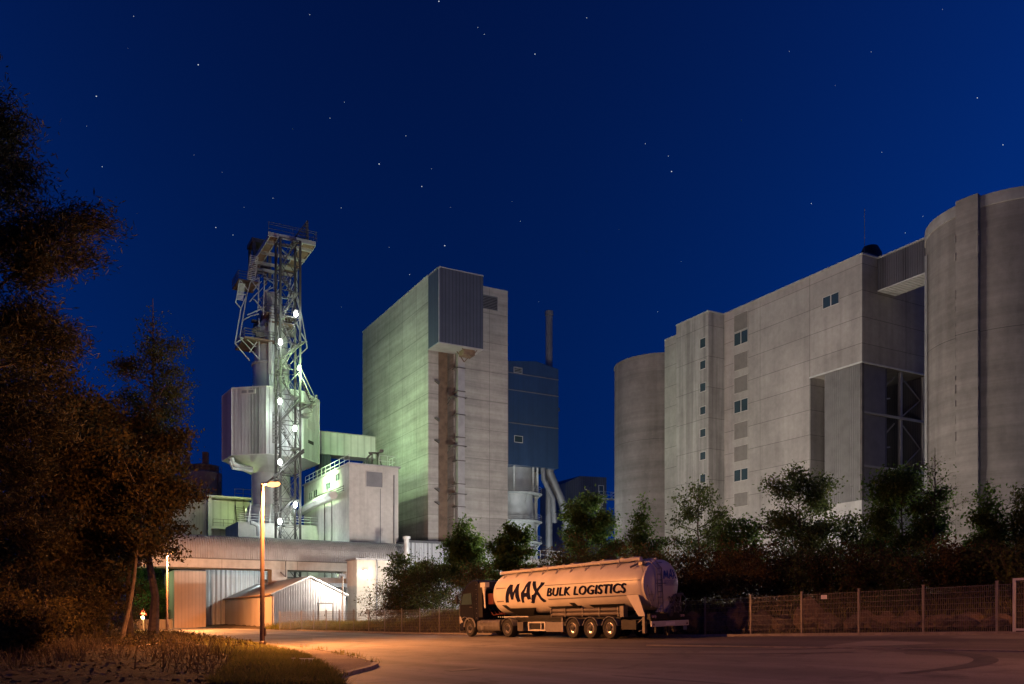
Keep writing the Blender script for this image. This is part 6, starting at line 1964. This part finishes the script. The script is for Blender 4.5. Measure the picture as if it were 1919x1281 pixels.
def tree(name, label, cat, x, y, z, H, Wd, kind, seed, leafmat, nleaf, lsize, base=0.2, lean=(0, 0), group=None, barkm=None, r0=None, nlimb=22, droop=0.0, aspect=0.55, clump=0.32, twigs=5, needle=False, bare=0.0, trunk_pts=None):
    rng = np.random.default_rng(seed)
    t = thing(name, label, cat, (x, y, z), 0, group)
    mb = MB()
    r0 = r0 or max(0.05, H * 0.014)
    n = 9
    wob = rng.normal(size=(n, 2)) * H * 0.006
    if trunk_pts is None:
        tp_ = [Vector((lean[0] * H * (i / (n - 1)) + (wob[i][0] if i else 0), lean[1] * H * (i / (n - 1)) + (wob[i][1] if i else 0), -0.2 + H * 0.96 * i / (n - 1))) for i in range(n)]
    else:
        tp_ = [Vector(p) for p in trunk_pts]; n = len(tp_)
    rad = [max(0.012, r0 * (1 - 0.93 * (i / (n - 1)) ** 0.8)) for i in range(n)]
    rad[0] *= 1.25
    if name != 'shrub': mb.sweep(tp_, rad, 8)
    def at(f):
        q = f * (n - 1); i = min(n - 2, int(q)); return tp_[i].lerp(tp_[i + 1], q - i)
    cen = []; out = []; wts = []
    ga = rng.uniform(0, 6.28)
    for k in range(nlimb):
        f = (k + 0.5) / nlimb
        tz_ = base + (1 - base) * f
        az = ga + k * 2.39996 + rng.normal() * 0.25
        ln = Wd * 0.5 * profile(kind, f) * rng.uniform(0.62, 1.18)
        p0 = at(min(0.99, tz_ * (0.94 if name != 'shrub' else 0.5)))
        el = (0.75 - 0.45 * (1 - f)) * rng.uniform(0.5, 1.3) - droop if kind != 'bush' else rng.uniform(0.2, 1.2)
        if name == 'shrub':
            p0 = Vector((rng.normal() * Wd * 0.10, rng.normal() * Wd * 0.10, 0))
            el = rng.uniform(0.35, 1.45)
            ln = Wd * 0.5 * rng.uniform(0.7, 1.1) * math.cos(el) + H * 0.9 * rng.uniform(0.7, 1.05) * math.sin(el)
        d = Vector((math.cos(az) * math.cos(el), math.sin(az) * math.cos(el), math.sin(el)))
        pts = [p0]
        m = 5
        dd_ = d.copy()
        for i in range(m):
            dd_ = (dd_ + Vector(rng.normal(size=3)) * 0.13 + Vector((0, 0, 0.05 - droop * 0.12))).normalized()
            pts.append(pts[-1] + dd_ * (ln / m))
        rb_ = max(0.008, r0 * 0.36 * (1 - 0.7 * f))
        mb.sweep(pts, [rb_ * (1 - 0.85 * i / m) + 0.004 for i in range(m + 1)], 5)
        for j in range(twigs + 1):
            g = 0.25 + 0.75 * (j + rng.uniform(0, 0.8)) / (twigs + 1)
            q = g * m; i = min(m - 1, int(q)); b0_ = pts[i].lerp(pts[i + 1], q - i)
            tv = Vector(rng.normal(size=3)); tv = (tv * 0.8 + dd_ * 0.8); tv.z = tv.z * 0.6 + 0.15; tv.normalize()
            tl = ln * rng.uniform(0.16, 0.34) * (1.15 - 0.4 * g)
            e_ = b0_ + tv * tl
            mb.tube(b0_, e_, max(0.006, rb_ * 0.3), 3, 0.003, False)
            for c in range(4):
                cen.append(b0_.lerp(e_, 0.25 + 0.25 * c)); out.append(tv); wts.append(ln ** 1.7)
    top = tp_[-1]
    for c in range(6):
        cen.append(at(0.9 + 0.1 * c / 6)); out.append(Vector((0, 0, 1))); wts.append(0.15 * (Wd * 0.5) ** 1.7)
    if nleaf > 0:
        cen = np.array([tuple(c) for c in cen]); out = np.array([tuple(c) for c in out])
        wt = rng.gamma(1.3, 1.0, len(cen)) * np.array(wts); wt /= wt.sum()
        idx = rng.choice(len(cen), nleaf, p=wt)
        sp_ = clump * (Wd / 5.0) ** 0.5
        P = cen[idx] + rng.normal(size=(nleaf, 3)) * np.array([sp_, sp_, sp_ * 0.7])
        P[:, 2] = np.maximum(P[:, 2], 0.03)
        Q = leaf_quads(rng, P, lsize, aspect, out[idx] * (1.2 if needle else 0.4), 0.8 if needle else 0.35)
        quads_obj('crown', Q, leafmat, t)
    mb.build('trunk' if name != 'shrub' else 'branches', barkm or M['bark'], t, True)
    return t

def behind(px, off):
    t = (px - 960) / F
    ox, oy = FO[0] + NF[0] * off, FO[1] + NF[1] * off
    s = (t * oy - ox) / (AF[0] - t * AF[1])
    return (ox + AF[0] * s, oy + AF[1] * s)
def hedge_tree(px, top, off, wpx, kind, seed, mat, nleaf, label, lsize=0.19, base=0.18, group='young trees on the bank behind the fence', **kw):
    x, y = behind(px, off)
    z = yard_z(x, y)
    H = zz(top, y) - z
    return tree('broadleaf_tree', label, 'tree', x, y, z, H, wpx * y / F, kind, seed, mat, int(nleaf * 1.15), lsize * 1.22, base, group=group, **kw)
hedge_tree(868, 958, 6, 150, 'cone', 21, M['leaf_green'], 12000, 'spreading young maple rising behind the lorry cab before the concrete block', 0.22, 0.25)
hedge_tree(958, 970, 5, 104, 'oval', 22, M['leaf_green'], 10000, 'compact round topped maple just behind the front end of the tank', 0.20, 0.2)
hedge_tree(1100, 903, 8, 140, 'oval', 23, M['leaf_green'], 14000, 'tall leafy tree in front of the dark conveyor house', 0.18, 0.2)
hedge_tree(1205, 915, 7, 120, 'cone', 24, M['leaf_green'], 9000, 'narrow pointed tree in front of the smooth round silo', 0.16, 0.15)
hedge_tree(1308, 886, 8, 125, 'round', 25, M['leaf_dark'], 4300, 'thin see through tree before the stair tower windows', 0.15, 0.25)
hedge_tree(1385, 958, 6, 120, 'round', 26, M['leaf_green'], 6500, 'low bushy tree between the thin tree and the widest tree', 0.15, 0.2)
hedge_tree(1500, 866, 7, 175, 'round', 27, M['leaf_dark'], 12000, 'widest dense tree in front of the corrugated panel of the plant', 0.14, 0.15)
hedge_tree(1592, 940, 7, 90, 'oval', 28, M['leaf_dark'], 4500, 'small dark tree at the foot of the corrugated corner', 0.13, 0.15)
hedge_tree(1690, 854, 6, 165, 'oval', 29, M['leaf_green'], 14000, 'full green tree before the braced opening of the plant', 0.14, 0.15)
hedge_tree(1752, 818, 6.5, 118, 'oval', 30, M['leaf_dark'], 900, 'almost bare twiggy tree before the left edge of the big silo', 0.10, 0.2, nlimb=30, twigs=7)
hedge_tree(1850, 882, 6, 130, 'cone', 31, M['leaf_green'], 9000, 'pointed tree in front of the rib of the big silo', 0.13, 0.15)
hedge_tree(1932, 900, 6, 120, 'round', 32, M['leaf_dark'], 4500, 'dark tree cut by the right border of the view', 0.13, 0.2)
hedge_tree(760, 1028, 5, 104, 'round', 33, M['leaf_dark'], 5200, 'dark bushy tree whose leaves hide the wall lamp house', 0.20, 0.1)
hedge_tree(800, 1040, 5, 90, 'round', 34, M['leaf_dark'], 4200, 'dark low tree between the lamp house and the lorry cab', 0.18, 0.1)
x, y = behind(694, 2.2)
tree('sapling', 'bare thin sapling beside the wall lamp house', 'sapling', x, y, yard_z(x, y), zz(1095, y) - yard_z(x, y), 2.6, 'oval', 35, M['leaf_dark'], 260, 0.12, 0.2, nlimb=14)
# hedge shrubs along the bank
hs_rng = random.Random(8)
hedge_px = [(740, 1075, 62), (772, 1062, 100), (822, 1050, 100), (905, 1058, 95), (985, 1062, 90), (1040, 1040, 95), (1075, 1012, 90), (1130, 1018, 105), (1180, 1030, 95), (1240, 1020, 100), (1290, 1035, 100), (1345, 1025, 100), (1415, 1015, 115), (1470, 1030, 110), (1545, 1012, 120), (1610, 1020, 115), (1660, 1050, 100), (1725, 1015, 120), (1790, 1020, 115), (1845, 1035, 110), (1905, 1025, 120)]
where = ['left of the lorry, nearest the lamp house', 'second from the lamp house', 'behind the empty fence left of the cab', 'directly behind the lorry cab', 'behind the front third of the tank', 'behind the letter row of the tank', 'under the tall leafy tree', 'right of the tall leafy tree', 'under the narrow pointed tree', 'behind the lettered tank end', 'beside the lorry rear bumper', 'under the thin see through tree', 'under the low bushy tree', 'left under the widest tree', 'right under the widest tree', 'at the foot of the corrugated corner', 'before the shining floodlight', 'under the almost bare twiggy tree', 'left under the pointed silo tree', 'right under the pointed silo tree', 'at the right border of the view']
for i, ((px, top, w), wh) in enumerate(zip(hedge_px, where)):
    x, y = behind(px, 2.6 + 1.2 * hs_rng.random())
    z = yard_z(x, y)
    mt = M['leaf_brown'] if (px > 1150 and px < 1500) or i % 3 == 0 else M['leaf_dark']
    tree('shrub', 'dark hedge shrub on the bank ' + wh, 'shrub', x, y, z, zz(top, y) - z, w * 1.35 * y / F, 'bush', 100 + i, mt, (2300 if px in (1660, 1725, 1905) else 6200) if px > 1000 else 5200, 0.15, 0.0, group='hedge shrubs on the bank', nlimb=34, clump=0.30)

# boulders behind the fence
M['rock'] = mat_soil('reddish_rock', (0.10, 0.07, 0.055), (0.17, 0.12, 0.09), (0.24, 0.175, 0.13), 0.9)
br_r = random.Random(17)
for i, (px, w, h_) in enumerate(((1302, 36, 46), (1345, 48, 44), (1385, 34, 60), (1428, 52, 44), (1470, 40, 36), (1520, 50, 66), (1558, 42, 40), (1612, 52, 44), (1655, 46, 40), (1704, 56, 38), (1762, 60, 36), (1815, 52, 42), (1870, 50, 34))):
    x, y = behind(px, 1.15)
    bm = bmesh.new(); bmesh.ops.create_icosphere(bm, subdivisions=3, radius=1.0)
    sx1, sz1 = w / 2 * y / F, h_ / 2 * y / F
    ph_ = [br_r.uniform(0, 6) for _ in range(6)]
    for v in bm.verts:
        c = v.co
        k = 1 + 0.16 * math.sin(3 * c.x + ph_[0]) * math.sin(2.6 * c.z + ph_[1]) + 0.10 * math.sin(6 * c.y + ph_[2]) + 0.07 * math.sin(9 * c.z + 5 * c.x + ph_[3])
        v.co = Vector((round(c.x * 3.2) / 3.2 * 0.5 + c.x * 0.5, round(c.y * 3 + 0.2) / 3 * 0.4 + c.y * 0.6, round(c.z * 2.7) / 2.7 * 0.5 + c.z * 0.5)) * k
        v.co = Vector((v.co.x * sx1 * 1.15, v.co.y * 0.62, v.co.z * sz1 * 1.1))
    me = bpy.data.meshes.new('boulder'); bm.to_mesh(me); bm.free(); me.materials.append(M['rock'])
    o = link(bpy.data.objects.new('boulder', me))
    o.location = (x, y, hgt(x, y) + sz1 * 0.8); o.rotation_euler = (br_r.uniform(-0.2, 0.2), br_r.uniform(-0.2, 0.2), fa)
    words = ['by the lorry bumper', 'right of the low pale plate', 'tall narrow one at the second post', 'long low one in the second bay', 'squat one before the third post', 'tallest pale one under the white fence plate', 'small one right of the white plate', 'round one at the fourth post', 'low one left in the fourth bay', 'broad one in the middle of the fourth bay', 'broad flat one at the fifth post', 'rounded one left of the gate', 'last one before the wire gate']
    tag(o, 'rough reddish boulder behind the fence, ' + words[i], 'boulder', 'boulders along the bank foot')

# ---- left wood
def left_tree(name, label, px, d, top, wm, kind, seed, mat, nleaf, lsize, base, **kw):
    x = gx(px, d); z = verge_z(x, d)
    return tree(name, label, 'tree', x, d, z, zz(top, d) - z, wm, kind, seed, mat, nleaf, lsize, base, **kw)
left_tree('pine_tree', 'tall dark pine at the left border reaching high into the sky', -18, 35.0, 40, 8.4, 'oval', 41, M['needle'], 90000, 0.30, 0.20, aspect=0.17, clump=0.34, needle=True, nlimb=60, droop=0.2, twigs=9, r0=0.30)
left_tree('birch_tree', 'slender birch standing free before the sky right of the pine', 287, 60.0, 528, 5.6, 'column', 42, M['leaf_birch'], 17000, 0.20, 0.30, barkm=M['bark_pale'], nlimb=34, clump=0.42)
left_tree('oak_tree', 'dark oak filling the wood under the slender birch', 245, 56.0, 740, 9.0, 'round', 43, M['leaf_oak'], 26000, 0.26, 0.36, nlimb=44)
left_tree('oak_tree', 'dark oak behind the pine trunk at the left border', 70, 48.0, 640, 10.5, 'round', 44, M['leaf_oak'], 26000, 0.25, 0.12, nlimb=44)
left_tree('oak_tree', 'dim oak in the middle of the left wood between pine and leaning tree', 150, 52.0, 700, 9.5, 'oval', 45, M['leaf_oak'], 26000, 0.25, 0.12, nlimb=44)
d_l = gp(228, 1206)[1]
xl_, yl2 = gp(228, 1206)
def ltp(px, py, dy=0.0): return Vector((gx(px, d_l + dy) - xl_, dy, zz(py, d_l + dy) - verge_z(xl_, yl2)))
tree('leaning_tree', 'leaning broadleaf tree with orange lit leaves beside the far street lamp', 'tree', xl_, yl2, verge_z(xl_, yl2), 9.5, 6.9, 'round', 46, M['leaf_oak'], 14000, 0.22, 0.50, nlimb=26,
     trunk_pts=[ltp(226, 1212), ltp(232, 1185), ltp(243, 1140), ltp(252, 1085), ltp(257, 1035), ltp(264, 985, 0.3), ltp(274, 945, 0.5), ltp(282, 905, 0.6), ltp(286, 880, 0.6)], barkm=M['bark_pale'], r0=0.17)
x2_, y2_2 = gp(196, 1196)
def ltq(px, py): return Vector((gx(px, y2_2) - x2_, 0, zz(py, y2_2) - verge_z(x2_, y2_2)))
tree('leaning_tree', 'second bent trunk in the wood left of the leaning orange lit tree', 'tree', x2_, y2_2, verge_z(x2_, y2_2), 8.0, 5.6, 'round', 47, M['leaf_oak'], 8000, 0.19, 0.45, nlimb=20,
     trunk_pts=[ltq(197, 1200), ltq(203, 1165), ltq(210, 1125), ltq(207, 1085), ltq(205, 1040), ltq(200, 990), ltq(196, 950)], barkm=M['bark_pale'], r0=0.16)
left_tree('sapling', 'thin straight sapling between the two bent trunks and the dark wood', 178, 54.0, 985, 3.6, 'oval', 48, M['leaf_oak'], 3500, 0.16, 0.4, nlimb=16)
left_tree('sapling', 'thin sapling low in the dark wood right of the pine', 108, 50.0, 1000, 3.6, 'oval', 49, M['leaf_oak'], 3500, 0.16, 0.4, nlimb=16)
for i, (px, d, top, w, lab) in enumerate(((10, 36, 1065, 3.4, 'undergrowth shrub at the left border below the pine'), (62, 42, 1060, 3.8, 'dark undergrowth shrub right of the pine foot'), (120, 48, 1080, 3.6, 'undergrowth shrub at the thin sapling low in the wood'), (165, 56, 1070, 4.0, 'undergrowth shrub behind the second bent trunk'), (215, 66, 1090, 4.6, 'lit undergrowth shrub behind the leaning trunk'), (30, 27, 1130, 2.0, 'small leafy shrub at the bottom left above the bare soil'))):
    x = gx(px, d); z = verge_z(x, d)
    tree('shrub', lab, 'shrub', x, d, z, zz(top, d) - z, w, 'bush', 60 + i, M['leaf_oak'], 5000, 0.15, 0.0, group='undergrowth shrubs in the left wood', nlimb=26)
for i, (px, d, top, w, m_, lab) in enumerate(((262, 118, 1050, 9, 'leaf_green', 'green lit bushy tree behind the amber beacon'), (302, 128, 1040, 8, 'leaf_dark', 'grey green tree behind the far street lamp pole'), (240, 126, 1020, 9, 'leaf_dark', 'dim tree behind the leaning trunk beyond the board fence'), (318, 138, 1020, 9, 'leaf_dark', 'dark tree beside the brown storage hall corner'), (286, 112, 1112, 7, 'leaf_green', 'low bright green bush behind the board fence'))):
    tree('broadleaf_tree', lab, 'tree', gx(px, d), d, 0.0, zz(top, d), w, 'round', 80 + i, M[m_], 6500, 0.34, 0.12, group='trees beyond the board fence', nlimb=24)
tags_l = [(2700, (0.74, 1.0, 0.5))]
lamp('green_yard_light', 'POINT', (gx(255, 108), 108, 6.5), 500, (0.62, 1.0, 0.45), 0.3)

x0w = []
rw = np.random.default_rng(5)
nw = 42000
P = np.stack([rw.uniform(-86, -30, nw), rw.uniform(66, 104, nw), np.zeros(nw)], 1)
hw = 9 + 3.5 * np.sin(P[:, 0] * 0.35) + 2.0 * np.sin(P[:, 1] * 0.5 + P[:, 0] * 0.8)
P[:, 2] = 0.2 + hw * rw.uniform(0, 1, nw) ** 0.8
keep = P[:, 0] < -0.46 * P[:, 1] + 0.0
P = P[keep]
tag(quads_obj('far_wood', leaf_quads(rw, P, 0.75, 0.6), M['leaf_oak'], None), 'dark mass of the wood beyond the leaning trees', 'wood', kind='stuff')
# ---- grass, weeds, litter on the verge
rg = np.random.default_rng(77)
def blades(name, pts, hmin, hmax, wid, mat, bend=0.35):
    n = len(pts)
    az = rg.uniform(0, 2 * np.pi, n); h = rg.uniform(hmin, hmax, n)
    d = np.stack([np.cos(az), np.sin(az), np.zeros(n)], 1)
    s = np.stack([-np.sin(az), np.cos(az), np.zeros(n)], 1)
    up_ = np.array([0, 0, 1.0])
    w = (wid * rg.uniform(0.6, 1.3, n))[:, None]
    b = bend * rg.uniform(0.2, 1.4, n)[:, None]
    a0_ = pts - s * w; a1_ = pts + s * w
    t1 = pts + up_ * (h[:, None]) + d * (b * h[:, None])
    Q = np.stack([a0_, a1_, t1 + s * w * 0.25, t1 - s * w * 0.25], 1)
    return quads_obj(name, Q, mat, None)
def on_verge(n, d0, d1, t0, t1, near=1.0):
    d = d0 + (d1 - d0) * rg.uniform(0, 1, n) ** 1.2
    xe = np.interp(d, eg_d, eg_x)
    t = t0 + (t1 - t0) * rg.uniform(0, 1, n) ** near
    x = xe - t
    z = np.array([verge_z(a, b) for a, b in zip(x, d)])
    return np.stack([x, d, z - 0.02], 1)
M['grass'] = mat_leaf('verge_grass', (0.15, 0.165, 0.035), (0.22, 0.215, 0.05), (0.30, 0.25, 0.08), 0.5, 0.6)
M['weed'] = mat_leaf('dry_weed', (0.06, 0.045, 0.024), (0.10, 0.075, 0.04), (0.15, 0.115, 0.065), 0.3, 0.7)
M['litter'] = mat_leaf('fallen_leaf', (0.07, 0.045, 0.025), (0.13, 0.085, 0.05), (0.22, 0.16, 0.11), 0.1, 0.8)
P = np.concatenate([on_verge(17000, 17, 30, -0.12, 2.6, 1.3), on_verge(12000, 30, 52, -0.15, 3.2, 1.4), on_verge(7000, 52, 90, -0.2, 5.0, 1.3)])
clump_n = np.sin(P[:, 0] * 1.7 + 0.6 * np.sin(P[:, 1] * 1.3)) * np.sin(P[:, 1] * 1.1) + rg.normal(size=len(P)) * 0.45
P = P[clump_n > -0.55]
tag(blades('verge_grass', P, 0.07, 0.22, 0.010, M['grass'], 1.3), 'short green and yellow grass along the pavement edge', 'grass', kind='stuff')
P = np.concatenate([on_verge(5500, 30, 62, 1.5, 14, 1.0), on_verge(4500, 50, 98, 0.2, 9, 1.0), on_verge(2200, 20, 34, 2.5, 10, 1.0)])
cn_ = np.sin(P[:, 0] * 0.9 + 1.0) * np.sin(P[:, 1] * 0.5 + P[:, 0] * 0.3) + rg.normal(size=len(P)) * 0.4
P = P[cn_ > -0.1]
tag(blades('dry_weeds', P, 0.15, 0.55, 0.014, M['weed'], 0.8), 'dry brown weeds and stalks on the wooded verge', 'weeds', kind='stuff')
n = 16000
P = on_verge(n, 16, 70, 0.5, 18, 1.0)
ang = rg.uniform(0, 6.28, n); sz_ = rg.uniform(0.03, 0.085, n)[:, None]
d = np.stack([np.cos(ang), np.sin(ang), rg.normal(size=n) * 0.3], 1); s = np.stack([-np.sin(ang), np.cos(ang), rg.normal(size=n) * 0.3], 1)
P[:, 2] += 0.04
Q = np.stack([P - d * sz_, P + s * sz_ * 0.6, P + d * sz_, P - s * sz_ * 0.6], 1)
tag(quads_obj('leaf_litter', Q, M['litter'], None), 'fallen brown leaves scattered on the bare soil', 'leaf litter', kind='stuff')
# broadleaf weeds as larger leaves near the wood edge
P = np.concatenate([on_verge(6500, 34, 80, 1.0, 12, 1.0)])
cn_ = np.sin(P[:, 0] * 1.3) * np.sin(P[:, 1] * 0.8) + rg.normal(size=len(P)) * 0.3
P = P[cn_ > 0.1]; P[:, 2] += rg.uniform(0.03, 0.42, len(P))
tag(quads_obj('undergrowth_leaves', leaf_quads(rg, P, 0.15, 0.6), M['leaf_oak'], None), 'low leafy undergrowth at the edge of the left wood', 'undergrowth', kind='stuff')
# grass behind the fence at the shed
m_ = 9000
sA = rg.uniform(-60, -37, m_); nA = NFENCE + rg.uniform(0.4, 6, m_)
P = np.array([(*sn(a, b), yard_z(*sn(a, b)) - 0.05) for a, b in zip(sA, nA)])
tag(blades('yard_grass', P, 0.25, 0.75, 0.022, M['grass'], 0.5), 'rough tall grass behind the fence before the gabled shed', 'grass', kind='stuff')
m_ = 9000
sA = rg.uniform(-36, 22, m_); nA = NFENCE + rg.uniform(0.4, 4.5, m_)
P = np.array([(*sn(a, b), yard_z(*sn(a, b)) - 0.05) for a, b in zip(sA, nA)])
tag(blades('bank_grass', P, 0.2, 0.6, 0.016, M['grass'], 0.7), 'thin rough grass on the dark bank under the hedge', 'grass', kind='stuff')
kp = []
for (px, py) in ((470, 1203), (500, 1207.5), (522, 1209), (566, 1214.8), (600, 1220), (636, 1227), (650, 1230), (660, 1232.5), (676, 1237), (696, 1243.5), (630, 1269.5), (640, 1268)):
    c = gp(px, py)
    k = int(rg.uniform(6, 46))
    kp.append(np.stack([c[0] + rg.normal(size=k) * 0.16, c[1] + rg.normal(size=k) * 0.16, np.full(k, 0.03)], 1))
tag(blades('kerb_weeds', np.concatenate(kp), 0.06, 0.22, 0.016, M['grass'], 0.8), 'small tufts of weed growing along the kerb joint', 'weeds', kind='stuff')
# fallen branches and flower heads
fb = MB()
fb.sweep([gp(258, 1224) + (0.28,), gp(300, 1218) + (0.34,), gp(352, 1219.5) + (0.32,), gp(372, 1213.5) + (0.36,)], [0.03, 0.035, 0.03, 0.012], 5)
fb.sweep([gp(300, 1218) + (0.34,), gp(322, 1213.5) + (0.45,)], [0.02, 0.008], 4)
o = fb.build('fallen_branch', M['bark_pale'], None, True); tag(o, 'pale fallen branch lying on the soil at the wood edge', 'branch')
fl2 = MB()
rf_ = random.Random(2)
fx0, fy0 = gp(566, 1257)
for k in range(9):
    x = fx0 + rf_.uniform(-0.22, 0.22); y = fy0 + rf_.uniform(-0.3, 0.3); z = verge_z(x, y)
    fl2.tube((x, y, z), (x + 0.03, y, z + 0.2), 0.003, 4)
    for j in range(6):
        a = j * 1.05; fl2.box(x + 0.03 + 0.04 * math.cos(a) - 0.014, x + 0.03 + 0.04 * math.cos(a) + 0.014, y + 0.04 * math.sin(a) - 0.014, y + 0.04 * math.sin(a) + 0.014, z + 0.2, z + 0.21)
o = fl2.build('flowering_weed', M['white'], None); tag(o, 'small clump of white flower heads in the grass by the pavement', 'flowers')

# ------------------------------------------------------------------ stars
STAR = mat_emit('starlight', (0.85, 0.92, 1.0), 0.9)
stars = [(372, 121, 2), (181, 180, 2), (192, 312, 2), (108, 376, 2), (405, 426, 2), (437, 440, 1), (711, 307, 2), (761, 254, 1), (809, 316, 1), (791, 349, 2), (834, 460, 2), (1003, 101, 2), (908, 64, 1), (896, 51, 1), (823, 2, 2), (1210, 269, 1), (1253, 292, 1), (1259, 321, 2), (1633, 97, 1), (1653, 285, 1), (1832, 183, 2), (1880, 271, 2), (1521, 381, 2), (1233, 584, 1), (768, 514, 1), (646, 191, 1), (619, 221, 1), (976, 414, 1), (1730, 405, 1), (1697, 436, 1), (251, 30, 1), (581, 27, 1), (1100, 33, 1), (1767, 17, 1), (640, 389, 1), (512, 371, 1), (458, 388, 1), (364, 290, 0), (417, 322, 0), (163, 236, 0), (730, 463, 0), (1277, 490, 0), (1100, 470, 0), (549, 241, 0), (1390, 225, 0), (1160, 430, 0), (1480, 96, 0), (1566, 160, 0), (240, 90, 0), (845, 388, 0), (960, 377, 0), (640, 575, 0), (1010, 565, 0), (210, 460, 0)]
smb = MB(); D_ = 9000.0
for px, py, b in stars:
    c = Vector(((px - 960) / F, 1.0, (HOR - py) / F)).normalized() * D_ + Vector((0, 0, EYE))
    r = (1.6, 2.8, 5.0)[b] * (0.75 + 0.5 * ((px * 7 + py * 3) % 10) / 10)
    smb.add([c + Vector(v) * r for v in ((1, 0, 0), (-1, 0, 0), (0, 1, 0), (0, -1, 0), (0, 0, 1), (0, 0, -1))],
            [(0, 2, 4), (2, 1, 4), (1, 3, 4), (3, 0, 4), (2, 0, 5), (1, 2, 5), (3, 1, 5), (0, 3, 5)])
tag(smb.build('stars', STAR, None), 'small white stars scattered over the dark blue night sky', 'stars', kind='stuff')
